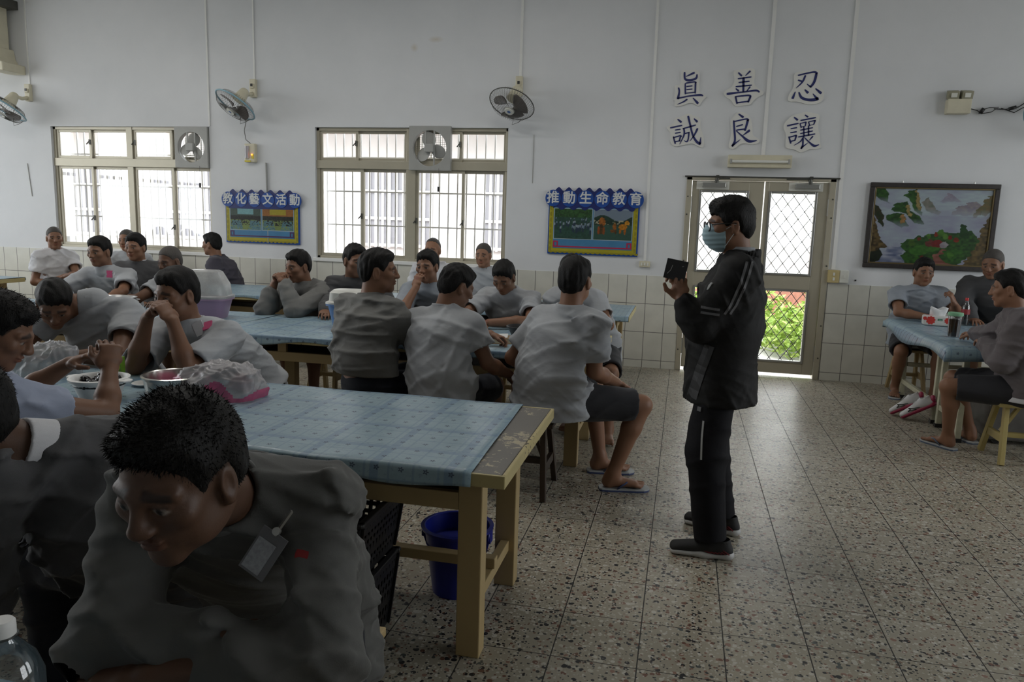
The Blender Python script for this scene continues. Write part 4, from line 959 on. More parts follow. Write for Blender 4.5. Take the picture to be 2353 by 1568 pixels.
# ================================================================== PEOPLE: implicit-surface body builder
F = np.float32
def nrm(v): v = np.asarray(v, float); return v/max(np.linalg.norm(v), 1e-9)
def A(*v): return np.array(v, float)
class Fld:
    """Signed distance field made of blended primitives; prims are (fn, lo, hi, k, op)."""
    def __init__(s): s.p = []
    def add(s, fn, lo, hi, k=0.02, op='u'): s.p.append((fn, np.array(lo, float), np.array(hi, float), k, op)); return s
    def cone(s, a, b, ra, rb, k=0.02, op='u'):
        a, b = np.array(a, float), np.array(b, float); ab = b-a; L2 = max(ab @ ab, 1e-9)
        def fn(X, Y, Z):
            t = np.clip(((X-a[0])*ab[0]+(Y-a[1])*ab[1]+(Z-a[2])*ab[2])/L2, 0, 1)
            return np.sqrt((X-a[0]-t*ab[0])**2+(Y-a[1]-t*ab[1])**2+(Z-a[2]-t*ab[2])**2)-(ra+t*(rb-ra))
        r = max(ra, rb); return s.add(fn, np.minimum(a, b)-r, np.maximum(a, b)+r, k, op)
    def econe(s, a, b, ra, rb, w, k=0.03, op='u', cap=1.0):
        """Cone with elliptical section: ra, rb = (half width along w, half depth)."""
        a, b = np.array(a, float), np.array(b, float); ab = b-a; L = max(np.linalg.norm(ab), 1e-6); ax = ab/L
        w = nrm(np.array(w)-ax*(ax @ w)); v = np.cross(ax, w)
        def fn(X, Y, Z):
            x, y, z = X-a[0], Y-a[1], Z-a[2]
            h = x*ax[0]+y*ax[1]+z*ax[2]; t = np.clip(h/L, 0, 1)
            rw = ra[0]+t*(rb[0]-ra[0]); rv = ra[1]+t*(rb[1]-ra[1])
            qw = (x*w[0]+y*w[1]+z*w[2])/rw; qv = (x*v[0]+y*v[1]+z*v[2])/rv; qa = (h-t*L)/(rv*cap)
            return (np.sqrt(qw*qw+qv*qv+qa*qa)-1)*np.minimum(rw, rv)
        r = max(*ra, *rb); return s.add(fn, np.minimum(a, b)-r, np.maximum(a, b)+r, k, op)
    def ell(s, c, r, B=None, k=0.02, op='u'):
        c = np.array(c, float); r = np.array(r if np.ndim(r) else (r, r, r), float); B = np.eye(3) if B is None else np.asarray(B, float)
        def fn(X, Y, Z):
            x, y, z = X-c[0], Y-c[1], Z-c[2]; q = 0; g = 0
            for i in range(3):
                u = (x*B[i, 0]+y*B[i, 1]+z*B[i, 2]); q = q+(u/r[i])**2; g = g+(u/(r[i]*r[i]))**2
            q = np.sqrt(q); return np.where(q < 1e-3, -r.min(), q*(q-1)/np.maximum(np.sqrt(g), 1e-6))
        m = r.max(); return s.add(fn, c-m, c+m, k, op)
    def plane(s, p, n, k=0.0):
        """Keep what lies behind the plane (side opposite to n)."""
        p, n = np.array(p, float), nrm(n)
        def fn(X, Y, Z): return (X-p[0])*n[0]+(Y-p[1])*n[1]+(Z-p[2])*n[2]
        return s.add(fn, (-99,)*3, (99,)*3, k, 'i')
    def noise(s, amp, freq, seed, lo=(-99,)*3, hi=(99,)*3, aniso=(1, 1, 1)):
        r = np.random.RandomState(seed); K = [(nrm(r.randn(3))*freq*r.uniform(0.6, 1.5)*np.array(aniso), r.rand()*6.3, nrm(r.randn(3))*freq*0.35, r.rand()*6.3) for _ in range(5)]
        def fn(X, Y, Z):
            q = 0
            for a, ph, b_, p2 in K: q = q+np.sin(X*a[0]+Y*a[1]+Z*a[2]+ph+1.6*np.sin(X*b_[0]+Y*b_[1]+Z*b_[2]+p2))
            return q*(amp/2.2)
        return s.add(fn, lo, hi, 0, '+')
    def crease(s, amp, freq, seed, n=4):
        r = np.random.RandomState(seed); K = []
        for _ in range(n):
            d = nrm(A(r.randn()*0.8, r.randn()*0.8, 0.7+r.rand())); K.append((d*freq*r.uniform(0.7, 1.4), r.rand()*6.3, nrm(r.randn(3))*freq*0.30, r.rand()*6.3, nrm(r.randn(3))*freq*0.42, r.rand()*6.3))
        def fn(X, Y, Z):
            q = 0
            for a, ph, b_, p2, c_, p3 in K:
                w = np.sin(X*b_[0]+Y*b_[1]+Z*b_[2]+p2); v = np.exp(-np.sin(X*a[0]+Y*a[1]+Z*a[2]+ph+1.1*w)**2*7)
                m = np.clip(np.sin(X*c_[0]+Y*c_[1]+Z*c_[2]+p3)+0.15, 0, 1); q = q+v*m
            return -q*amp
        return s.add(fn, (-99,)*3, (99,)*3, 0, '+')
    def bounds(s):
        q = [p for p in s.p if p[4] == 'u']; return np.min([p[1] for p in q], 0)-0.015, np.max([p[2] for p in q], 0)+0.015
    def grid(s, lo, hi, vox):
        ax = [np.arange(lo[i], hi[i]+vox, vox).astype(F) for i in range(3)]
        D = np.full([len(a) for a in ax], 0.3, F)
        for fn, l, h, k, op in s.p:
            m = k+3*vox if op != 's' else k+2*vox
            sl = []
            for i in range(3):
                i0 = int(np.searchsorted(ax[i], l[i]-m)); i1 = int(np.searchsorted(ax[i], h[i]+m)); sl.append(slice(i0, i1))
            if any(q.start >= q.stop for q in sl): continue
            sl = tuple(sl)
            d = fn(ax[0][sl[0]][:, None, None], ax[1][sl[1]][None, :, None], ax[2][sl[2]][None, None, :]).astype(F)
            c = D[sl]
            if op == 'u':
                if k > 0: hh = np.clip(0.5+0.5*(c-d)/k, 0, 1); D[sl] = c*(1-hh)+d*hh-k*hh*(1-hh)
                else: D[sl] = np.minimum(c, d)
            elif op == 's':
                if k > 0: d = -d; hh = np.clip(0.5-0.5*(c-d)/k, 0, 1); D[sl] = c*(1-hh)+d*hh+k*hh*(1-hh)
                else: D[sl] = np.maximum(c, -d)
            elif op == 'i': D[sl] = np.maximum(c, d)
            elif op == '+': D[sl] = c+d
        return ax, D
    def surf(s, vox, lo=None, hi=None):
        if lo is None: lo, hi = s.bounds()
        ax, D = s.grid(np.array(lo), np.array(hi), vox); return surface_nets(ax, D)
def surface_nets(ax, D):
    S = D < 0; n = np.array(D.shape)
    m = np.zeros(n-1, np.int8)
    for dx in (0, 1):
        for dy in (0, 1):
            for dz in (0, 1): m += S[dx:n[0]-1+dx, dy:n[1]-1+dy, dz:n[2]-1+dz]
    cells = np.argwhere((m > 0) & (m < 8))
    if len(cells) == 0: return np.zeros((0, 3)), np.zeros((0, 4), int)
    I, J, K = cells.T; idx = np.full(n-1, -1, np.int32); idx[I, J, K] = np.arange(len(cells))
    P = np.zeros((len(cells), 3)); W = np.zeros(len(cells))
    cor = [(a, b, c) for a in (0, 1) for b in (0, 1) for c in (0, 1)]
    val = {c: D[I+c[0], J+c[1], K+c[2]] for c in cor}
    for c in cor:
        for d in range(3):
            if c[d] == 0:
                e = list(c); e[d] = 1; a, b = val[c], val[tuple(e)]; x = (a < 0) != (b < 0)
                t = np.where(x, a/np.where(x, a-b, 1), 0); q = np.zeros((len(cells), 3)); q[:] = c; q[:, d] = t
                P += q*x[:, None]; W += x
    P /= W[:, None]; step = np.array([a[1]-a[0] for a in ax]); org = np.array([a[0] for a in ax])
    V = org+(cells+P)*step
    Q = []
    for d in range(3):
        u, v = [(1, 2), (2, 0), (0, 1)][d]
        s0 = [slice(None)]*3; s1 = [slice(None)]*3; s0[d] = slice(0, n[d]-1); s1[d] = slice(1, n[d])
        a, b = S[tuple(s0)], S[tuple(s1)]; E = np.argwhere(a != b)
        if len(E) == 0: continue
        ok = (E[:, u] > 0) & (E[:, v] > 0) & (E[:, u] < n[u]-1) & (E[:, v] < n[v]-1); E = E[ok]
        def cell(du, dv): c = E.copy(); c[:, u] += du; c[:, v] += dv; return idx[c[:, 0], c[:, 1], c[:, 2]]
        q = np.stack([cell(-1, -1), cell(0, -1), cell(0, 0), cell(-1, 0)], 1)
        fl = ~a[E[:, 0], E[:, 1], E[:, 2]]; q[fl] = q[fl][:, ::-1]; Q.append(q)
    Q = np.concatenate(Q); return V, Q[(Q >= 0).all(1)]
def merge(parts):
    V = []; Q = []; o = 0
    for v, q in parts: V.append(v); Q.append(q+o); o += len(v)
    return np.concatenate(V), np.concatenate(Q)
def refine(fld, vox, balls):
    """Mesh coarsely, then replace what lies inside each ball (centre, radius, voxel) by a finer mesh of the same field."""
    V, Q = fld.surf(vox); keep = np.ones(len(Q), bool); C = V[Q].mean(1); parts = []
    for c, r, vx in balls:
        keep &= np.linalg.norm(C-c, axis=1) > r-0.3*vox
    for i, (c, r, vx) in enumerate(balls):
        v, q = fld.surf(vx, np.array(c)-r-2*vx, np.array(c)+r+2*vx)
        if len(q) == 0: continue
        cc = v[q].mean(1); k = np.linalg.norm(cc-c, axis=1) <= r+0.5*vox
        for c2, r2, _ in balls[:i]: k &= np.linalg.norm(cc-c2, axis=1) > r2
        parts.append((v, q[k]))
    return merge([(V, Q[keep])]+parts)
def compact(V, Q):
    u, inv = np.unique(Q, return_inverse=True); return V[u], inv.reshape(Q.shape)
def mesh_from(name, V, Q, m, parent, col=None, org=None):
    V, Q = compact(V, Q)
    if org is not None: V = V-org
    me = np_mesh(name, V, Q, col(V+(org if org is not None else 0)) if col else None)
    return link(name, me, m, parent, True)

# ---- cloth and skin materials
def cloth_mat(name, c, rough=0.85, wr=0.22, sheen=0.12):
    if name in MATS: return MATS[name]
    t = NT(name); o = t.obj()
    f = t.noise(o, 5, 4, 0.6); col = t.ramp(f, [(0.3, tuple(v*0.88 for v in c)), (0.7, tuple(v*1.06 for v in c))])
    h = t.math('ADD', t.noise(t.scale(o, (1.0, 1.0, 2.2)), 9, 3, 0.5), t.math('MULTIPLY', t.noise(o, 420, 1), 0.06))
    t.pbsdf(col, rough, 0, 0.25, t.bump(h, wr, 0.02), sheen=sheen); MATS[name] = t.m; return t.m
M_skin = attr_mat('skin', 0.5, 0.35, 0.15, 260)
def hair_mat():
    t = NT('black_hair'); o = t.obj(); n = t.noise(t.scale(o, (1, 1, 0.25)), 260, 2)
    t.pbsdf(t.ramp(n, [(0.3, (0.004, 0.0037, 0.0035)), (0.8, (0.013, 0.012, 0.011))]), 0.6, 0, 0.2, t.bump(n, 0.6, 0.004)); return t.m
M_hair = hair_mat()
M_grizzle = mat('grey_stubble_hair', (0.055, 0.048, 0.042), 0.7, var=0.3, vscale=200, bump=0.5, bscale=300)
CL = dict(grey=cloth_mat('light_grey_shirting', (0.37, 0.385, 0.405)), bluegrey=cloth_mat('blue_grey_shirting', (0.29, 0.32, 0.36)), paleblue=cloth_mat('pale_blue_shirting', (0.30, 0.335, 0.43)),
          jacket=cloth_mat('jacket_twill_shaded', (0.095, 0.095, 0.09)), jacket2=cloth_mat('jacket_twill', (0.155, 0.155, 0.148)), darkjacket=cloth_mat('dark_grey_twill', (0.075, 0.075, 0.078)), white=cloth_mat('white_cotton', (0.60, 0.60, 0.62)), purple=cloth_mat('dark_plum_cloth', (0.06, 0.055, 0.07)),  # jacket is the jacket2 cloth with foreground shade put into its colour
          black=cloth_mat('black_tracksuit', (0.010, 0.010, 0.010), 0.75, 0.2, 0.0), blacktrack=cloth_mat('black_navy_track', (0.0075, 0.0075, 0.010), 0.85, 0.2, 0.0), navy=cloth_mat('navy_cotton', (0.013, 0.015, 0.022)), shorts=cloth_mat('charcoal_cotton', (0.030, 0.030, 0.034)), sweater=cloth_mat('mauve_grey_jersey', (0.135, 0.12, 0.125)))
SKIN = A(0.235, 0.118, 0.070)

def two_bone(S, T, l1, l2, hint):
    S, T, hint = map(lambda q: np.array(q, float), (S, T, hint)); d = T-S; L = np.linalg.norm(d)
    Lc = min(max(L, abs(l1-l2)+0.01), (l1+l2)*0.998); u = d/max(L, 1e-6)
    x = (Lc*Lc+l1*l1-l2*l2)/(2*Lc); h = math.sqrt(max(l1*l1-x*x, 0)); v = hint-S; v = nrm(v-u*(v @ u)); return S+u*x+v*h
def fdir(az): return A(math.cos(math.radians(az)), math.sin(math.radians(az)), 0)

def hand(f, W, d, n, side, s=1.0, curl=0.5, spread=1.0, k=0.006, thumb=0.5):
    """Palm, five bent fingers of different lengths and a thumb leaving the side of the palm near its base."""
    d = nrm(d); n = nrm(np.array(n)-d*(d @ n)); sd = np.cross(d, n)*side      # thumb side
    P = lambda a, b, c: np.array(W)+s*(d*a+sd*b+n*c)
    f.econe(P(0.0, 0, 0), P(0.035, 0, 0), (0.027*s, 0.019*s), (0.037*s, 0.016*s), sd, 0.012)
    f.econe(P(0.035, 0, 0), P(0.082, 0.0, 0.0), (0.037*s, 0.016*s), (0.039*s, 0.012*s), sd, 0.010)
    f.ell(P(0.03, 0.028, 0.008), A(0.026, 0.016, 0.014)*s, np.array([d, sd, n]), 0.012)
    for i, (off, L, r) in enumerate(((0.030, 0.072, 0.0088), (0.010, 0.080, 0.0090), (-0.011, 0.074, 0.0086), (-0.031, 0.058, 0.0078))):
        p = P(0.084-abs(off)*0.15, off, 0); a = 0.0; dd = nrm(d+sd*off*4*spread); c = curl*(1+0.12*i)
        for j, q in enumerate((0.45, 0.32, 0.23)):
            a += c*(0.75, 0.95, 0.65)[j]; v = dd*math.cos(a)+n*math.sin(a); e = p+v*L*q*s
            f.cone(p, e, r*s*(1-0.08*j), r*s*(0.93-0.1*j), k); p = e
    p = P(0.022, 0.034, 0.006); v = nrm(d*0.75+sd*(0.75-0.35*thumb)+n*(0.25+0.5*thumb))
    e = p+v*0.045*s; f.cone(p, e, 0.0135*s, 0.0105*s, 0.010); v2 = nrm(d*0.95+sd*(0.25-0.4*thumb)+n*(0.3+0.35*thumb)); f.cone(e, e+v2*0.034*s, 0.0105*s, 0.008*s, k)

def head(f, H, r, fw, u, s, N):
    B = np.array([r, fw, u]); P = lambda x, y, z: np.array(H)+s*(r*x+fw*y+u*z)
    E = lambda c, q, k, op='u': f.ell(P(*c), np.array(q)*s, B, k*s, op)
    E((0, -0.014, 0.034), (0.0755, 0.094, 0.084), 0.02)
    E((0, 0.022, -0.030), (0.0585, 0.069, 0.080), 0.03)
    E((0, 0.066, -0.093), (0.024, 0.019, 0.018), 0.03)
    for sx in (-1, 1):
        E((sx*0.044, 0.020, -0.062), (0.017, 0.030, 0.024), 0.03); E((sx*0.043, 0.060, -0.012), (0.022, 0.020, 0.018), 0.025)
        f.cone(P(sx*0.012, 0.083, 0.026), P(sx*0.047, 0.068, 0.026), 0.010*s, 0.008*s, 0.014*s)
        E((sx*0.031, 0.091, 0.006), (0.017, 0.013, 0.011), 0.010, 's'); E((sx*0.031, 0.074, 0.006), (0.0135, 0.0125, 0.0125), 0.004)
        f.cone(P(sx*0.020, 0.0845, 0.0125), P(sx*0.043, 0.078, 0.0115), 0.0032*s, 0.003*s, 0.004*s)
        E((sx*0.012, 0.096, -0.024), (0.009, 0.011, 0.008), 0.008)
        f.ell(P(sx*0.079, -0.008, -0.004), A(0.008, 0.019, 0.031)*s, B, 0.010*s); f.ell(P(sx*0.086, -0.003, 0.0), A(0.006, 0.010, 0.019)*s, B, 0.006*s, 's')
        f.ell(P(sx*0.077, -0.004, -0.030), A(0.007, 0.009, 0.009)*s, B, 0.008*s)
    f.cone(P(0, 0.084, 0.022), P(0, 0.106, -0.020), 0.0085*s, 0.0115*s, 0.014*s)
    E((0, 0.0895, -0.048), (0.023, 0.0095, 0.0055), 0.006); E((0, 0.087, -0.060), (0.020, 0.0095, 0.0065), 0.006); E((0, 0.101, -0.0535), (0.026, 0.010, 0.0016), 0.004, 's')
    f.cone(P(0, -0.028, -0.045), N, 0.058*s, 0.060*s, 0.035)
def head_tint(V, H, r, fw, u, s, base, hl):
    q = V-np.array(H); x, y, z = q @ r/s, q @ fw/s, q @ u/s; n = len(V); C = np.tile(base, (n, 1)); ax = np.abs(x)
    def bl(m, c): C[:] = C*(1-m[:, None])+np.array(c)*m[:, None]
    def sm(e): return np.clip(e, 0, 1)
    near = (y > 0.03) & (np.abs(z) < 0.13) & (ax < 0.09)
    bl(near*sm(1.6-np.sqrt((x/0.025)**2+((z+0.054)/0.014)**2)*1.2)*0.75*(y > 0.06), base*A(0.85, 0.52, 0.50))
    bl(near*sm(2.4-np.abs((z-0.030-0.006*np.cos(ax*60))/0.0035))*sm((0.052-ax)*200)*sm((ax-0.010)*200)*0.85*(y > 0.05), (0.02, 0.014, 0.012))
    e = np.sqrt(((ax-0.031)/0.0135)**2+((z-0.005)/0.0055)**2); bl(near*sm((1.1-e)*4)*(y > 0.05), (0.26, 0.22, 0.19))
    e2 = np.sqrt(((ax-0.031)/0.0060)**2+((z-0.005)/0.0060)**2); bl(near*sm((1.05-e2)*5)*(y > 0.05), (0.012, 0.008, 0.006))
    bl(near*sm(1-np.abs((z-0.0115)/0.003))*sm((0.017-np.abs(ax-0.031))*150)*0.8*(y > 0.05), (0.03, 0.018, 0.014))
    hd = (np.sqrt(x*x+y*y+z*z) < 0.128) & (y > -0.112) & (np.sqrt((x/0.0755)**2+((y+0.014)/0.094)**2+((z-0.034)/0.084)**2) < 1.12)
    bl(hd*sm((z-hl(y)-0.002)*120)*0.85, (0.02, 0.017, 0.015))
    return C
HL_X = [-0.12, -0.075, -0.045, -0.022, 0.0, 0.03, 0.045, 0.062, 0.082, 0.12]
HL_Z = {'short': [-0.075, -0.07, -0.045, 0.018, 0.022, 0.0, 0.035, 0.062, 0.074, 0.078], 'buzz': [-0.06, -0.055, -0.035, 0.02, 0.028, 0.02, 0.055, 0.075, 0.088, 0.095], 'fringe': [-0.085, -0.078, -0.05, 0.015, 0.018, -0.005, 0.028, 0.052, 0.062, 0.066], 'bald': [-0.03, -0.03, -0.01, 0.03, 0.05, 0.09, 0.1, 0.13, 0.15, 0.15]}
def hair_obj(par, org, H, r, fw, u, s, kind, vox, strands, seed, m):
    th = {'short': 0.011, 'buzz': 0.005, 'fringe': 0.015, 'bald': 0.004}[kind]
    B = np.array([r, fw, u]); f = Fld(); P = lambda x, y, z: np.array(H)+s*(r*x+fw*y+u*z)
    f.ell(P(0, -0.015, 0.037), (A(0.0755, 0.095, 0.086)+A(th*0.8, th*0.9, th*1.25))*s, B, 0)
    if kind in ('short', 'fringe'): f.ell(P(0, 0.035, 0.090), A(0.056, 0.050, 0.026 if kind == 'short' else 0.032)*s, B, 0.03)
    f.ell(P(0, -0.045, -0.02), (A(0.064, 0.060, 0.070)+th*0.35)*s, B, 0.03)
    hz = HL_Z[kind]; Hc = np.array(H, float); rnd = np.random.RandomState(seed); a1, a2, a3 = rnd.rand(3)*6
    def cut(X, Y, Z):
        x, y, z = X-Hc[0], Y-Hc[1], Z-Hc[2]
        lx = (x*r[0]+y*r[1]+z*r[2])/s; ly = (x*fw[0]+y*fw[1]+z*fw[2])/s; lz = (x*u[0]+y*u[1]+z*u[2])/s
        jag = 0.004*np.sin(lx*230+a1)+0.003*np.sin(lx*410+a2+ly*120) if kind != 'buzz' else 0
        return (np.interp(ly, HL_X, hz)-lz+jag)*s*0.8
    def taper(X, Y, Z):
        x, y, z = X-Hc[0], Y-Hc[1], Z-Hc[2]; ly = (x*fw[0]+y*fw[1]+z*fw[2])/s; lz = (x*u[0]+y*u[1]+z*u[2])/s
        return np.clip((np.interp(ly, HL_X, hz)+0.040-lz)/0.040, 0, 1)*th*(0.75 if kind != 'fringe' else 0.45)*s
    f.add(taper, (-99,)*3, (99,)*3, 0, '+')
    f.add(cut, (-99,)*3, (99,)*3, 0, 'i')
    if th > 0.008: f.noise(0.0022*s, 150, seed, aniso=(1, 1, 0.4))
    lo, hi = P(0, 0, 0.03)-0.16*s, P(0, 0, 0.03)+0.16*s
    V, Q = f.surf(vox, lo, hi)
    if len(Q) == 0: return None
    if strands:
        C = V[Q].mean(1); q = (C-P(0, -0.015, 0.02)); nr = q/np.linalg.norm(q, axis=1)[:, None]
        ids = rnd.randint(0, len(Q), strands); c = C[ids]-nr[ids]*0.004; lf = c-np.array(H)
        top = np.clip((lf @ u)/s/0.12, 0, 1)[:, None]
        d = nr[ids]*(0.22+0.22*top)+rnd.randn(strands, 3)*0.20+np.array(fw)*0.45*top-np.array(u)*(0.8*(1-top))
        d /= np.linalg.norm(d, axis=1)[:, None]; L = (0.006+0.009*rnd.rand(strands))[:, None]*s*(0.6+0.5*top); t = np.cross(d, rnd.randn(strands, 3)); t /= np.linalg.norm(t, axis=1)[:, None]; b_ = np.cross(d, t)
        w = 0.0009*s; e = c+d*L+nr[ids]*0.001; mid = c+d*L*0.5+nr[ids]*0.001
        sv = np.concatenate([c+t*w, c-t*w, mid-t*w*0.8+b_*w*0.6, mid+t*w*0.8+b_*w*0.6, e+t*w*0.15, e-t*w*0.15, c+b_*w*1.4, mid+b_*w*2.0]); k = np.arange(strands); n = strands
        sq = np.concatenate([np.stack([k, k+n, k+2*n, k+3*n], 1), np.stack([k+3*n, k+2*n, k+5*n, k+4*n], 1), np.stack([k+n, k+6*n, k+7*n, k+2*n], 1), np.stack([k+6*n, k, k+3*n, k+7*n], 1)])
        V, Q = merge([(V, Q), (sv, sq)])
    return mesh_from('hair', V, Q, m, par, None, org)

def foot(f, Ank, d, s):
    d = nrm(d); up = A(0, 0, 1); sd = np.cross(d, up); g = Ank[2]-0.072*s
    P = lambda a, b, c: A(Ank[0], Ank[1], g)+s*(d*a+sd*b+up*c)
    f.cone(Ank, P(-0.025, 0, 0.03), 0.036*s, 0.030*s, 0.03); f.econe(P(-0.01, 0, 0.035), P(0.12, 0, 0.020), (0.031*s, 0.034*s), (0.044*s, 0.018*s), sd, 0.03)
    for i, (o, L, r) in enumerate(((-0.030, 0.055, 0.0125), (-0.010, 0.052, 0.0095), (0.008, 0.046, 0.009), (0.023, 0.038, 0.0085), (0.036, 0.030, 0.008))):
        o2 = o; f.cone(P(0.115, o2, 0.016), P(0.115+L, o2*1.1, 0.011), r*s, r*s*0.9, 0.006)

def person(name, label, P, H, az, haz, hp=0.0, s=1.0, top='grey', long=False, bottom='navy', shorts=True, hair='short', skin=1.0, vox=0.010, hvox=0.005,
           La=None, Ra=None, Ll=None, Rl=None, saz=None, hem=None, roll=0.0, strands=0, build=1.0, seed=1, hem_drop=0.10, slippers=None, hand_vox=0.0045, shw=1.0, fine=True, hm=None, cuffL=None, cuffR=None, group='men in the dining hall', legs=True, undershirt=None, Nk=None, ws=1.0, lr=1.0, tl=0.93, vneck=None, feet=True, slouch=0.03, cr=5, sr=1.0, hemr=1.0, hemf=-0.01, wr=0.0045, sleeve=0.62, extra_body=None):
    """P pelvis centre, H head centre, az body facing, haz/hp head facing and pitch (deg). La/Ra: dict(e, w, d, n, c) elbow, wrist, hand direction, palm normal, curl. Ll/Rl: dict(k, a, d) knee hint, ankle, toe direction."""
    P, H = np.array(P, float), np.array(H, float); t0 = None
    org = A(P[0], P[1], 0.0)
    root = thing('person', tuple(org), label, 'person', group)
    f0 = fdir(az); r0 = np.cross(f0, A(0, 0, 1)); fs = fdir(az if saz is None else saz); rs = np.cross(fs, A(0, 0, 1))
    hf = fdir(haz); hr = np.cross(hf, A(0, 0, 1)); hpr = math.radians(hp)
    fw = hf*math.cos(hpr)-A(0, 0, 1)*math.sin(hpr); u = np.cross(hr, fw)
    if roll: c_, s_ = math.cos(math.radians(roll)), math.sin(math.radians(roll)); hr, u = hr*c_+u*s_, u*c_-hr*s_
    N = H-u*0.105*s-fw*0.035*s-A(0, 0, 0.055*s)-fs*0.01         # base of the neck
    if Nk is not None: N = np.array(Nk, float)
    up = nrm(N-P); back = -f0
    Cc = P+(N-P)*0.68+back*slouch*1.0; Wm = P+(N-P)*0.30+back*slouch*1.2
    sh = 0.176*s*shw; drop = 0.058*s
    tilt = A(0, 0, 0)
    SL = N-rs*sh-up*drop; SR = N+rs*sh-up*drop
    b = build
    f = Fld()
    f.ell(P, A(0.165*b, 0.115*b, 0.115)*s, np.array([r0, f0, A(0, 0, 1)]), 0.03)
    f.econe(P+A(0, 0, 0.02), Wm, (0.150*s*b, 0.105*s*b), (0.140*s*b, 0.100*s*b), r0, 0.05)
    f.econe(Wm, Cc, (0.140*s*b, 0.100*s*b), (0.160*s, 0.108*s), rs, 0.05)
    f.econe(Cc, N-up*0.07*s, (0.160*s, 0.105*s), (0.115*s, 0.070*s), rs, 0.05)
    for S_ in (SL, SR): f.cone(N-up*0.025*s, S_, 0.052*s, 0.056*s, 0.04)
    balls = []
    l1, l2 = 0.285*s, 0.25*s; arms = {}
    for sd, S_, a in ((-1, SL, La), (1, SR, Ra)):
        if a is None: a = dict(w=P+f0*0.25+r0*sd*0.16+A(0, 0, 0.12), h=S_+r0*sd*0.3-f0*0.2-A(0, 0, 0.5))
        w = np.array(a['w'], float)
        e = np.array(a['e'], float) if 'e' in a else two_bone(S_, w, l1, l2, a.get('h', S_+r0*sd*0.25-f0*0.1-A(0, 0, 0.6)))
        f.cone(S_, S_+(e-S_)*0.45, 0.054*s, 0.047*s, 0.03); f.cone(S_+(e-S_)*0.45, e, 0.047*s, 0.038*s, 0.02)
        m_ = e+(w-e)*0.35; f.cone(e, m_, 0.038*s, 0.041*s, 0.02); f.cone(m_, w, 0.041*s, 0.026*s, 0.02)
        d = np.array(a['d'], float) if 'd' in a else w-e
        n = np.array(a.get('n', (0, 0, -1)), float)
        if a.get('hand', True):
            hand(f, w, d, n, -sd if a.get('flip') else sd, s, a.get('c', 0.5), a.get('sp', 1.0), thumb=a.get('t', 0.5))
            if fine: balls.append((w+nrm(d)*0.085*s, 0.125*s, hand_vox))
        arms[sd] = (S_, e, w)
    lg = {}
    if legs:
        for sd, a in ((-1, Ll), (1, Rl)):
            hip = P+r0*sd*0.085*s-A(0, 0, 0.015)
            if a is None: a = dict(a=P+f0*0.42+r0*sd*0.12-A(0, 0, P[2]-0.085))
            an = np.array(a['a'], float); kn = two_bone(hip, an, 0.43*s, 0.40*s, a.get('k', hip+f0*0.6+A(0, 0, 0.5)+r0*sd*0.05))
            f.cone(hip, kn, 0.082*s*b, 0.056*s, 0.03); m_ = kn+(an-kn)*0.32-f0*0.012
            f.cone(kn, m_, 0.053*s, 0.054*s, 0.02); f.cone(m_, an, 0.052*s, 0.033*s, 0.02)
            dd = np.array(a.get('d', f0), float)
            if feet: foot(f, an, dd, s)
            lg[sd] = (hip, kn, an, dd)
            if slippers is not None: balls.append((an+nrm(dd)*0.08-A(0, 0, 0.05), 0.15, 0.005))
    head(f, H, hr, fw, u, s, N)
    if extra_body: extra_body(f)
    balls.append((H-u*0.01, 0.150*s, hvox))
    V, Q = refine(f, vox, balls)
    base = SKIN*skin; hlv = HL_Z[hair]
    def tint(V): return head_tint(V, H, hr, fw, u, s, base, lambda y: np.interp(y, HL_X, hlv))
    mesh_from('body', V, Q, M_skin, root, tint, org)
    hair_obj(root, org, H, hr, fw, u, s, hair, max(hvox*0.9, 0.004), strands, seed, hm or (M_hair if hair in ('short', 'fringe') else M_grizzle))
    # ---- top
    g = Fld(); o = 0.014 if not long else 0.020; ws = ws*b
    hemz = hem if hem is not None else P[2]-hem_drop
    lowc = A(P[0], P[1], hemz)+f0*hemf
    g.econe(lowc, P+A(0, 0, 0.06), (0.195*s*ws*hemr, 0.150*s*ws*hemr), (0.180*s*ws+o*0.5, 0.130*s*ws+o*0.5), r0, 0.04, cap=0.5)
    g.econe(P+A(0, 0, 0.06), Wm, (0.178*s*ws, 0.128*s*ws), (0.168*s*ws+o, 0.122*s*ws+o), r0, 0.05)
    g.econe(Wm, Cc, (0.168*s*ws+o, 0.120*s*ws+o), (0.168*s+o, 0.116*s+o), rs, 0.05)
    g.econe(Cc, N-up*0.06*s, (0.166*s+o, 0.112*s+o), (0.125*s+o*0.6, 0.078*s+o*0.5), rs, 0.05)
    for S_ in (SL, SR): g.cone(N-up*0.018*s, S_, 0.056*s+o*0.4, 0.054*s+o, 0.04)
    for sd in (-1, 1):
        S_, e, w = arms[sd]; cf = (cuffL if sd < 0 else cuffR)
        if long:
            g.cone(S_, e, (0.062*s+o)*sr, (0.050*s+o)*sr, 0.03); cf = cf or 0.93; c_ = e+(w-e)*cf
            g.cone(e, e+(w-e)*0.45, (0.050*s+o)*sr, (0.046*s+o*0.8)*sr, 0.025); g.cone(e+(w-e)*0.45, c_, (0.046*s+o*0.8)*sr, (0.036*s+o*0.6)*(0.4+0.6*sr), 0.02)
        else:
            en = S_+(e-S_)*sleeve; g.cone(S_, en, 0.058*s+o, 0.058*s+o*1.1, 0.03)
    g.noise(wr*0.5, 30, seed*7+1); g.crease(wr*2.0, 24, seed*7+2, cr); g.crease(wr*0.6, 50, seed*7+5, cr)
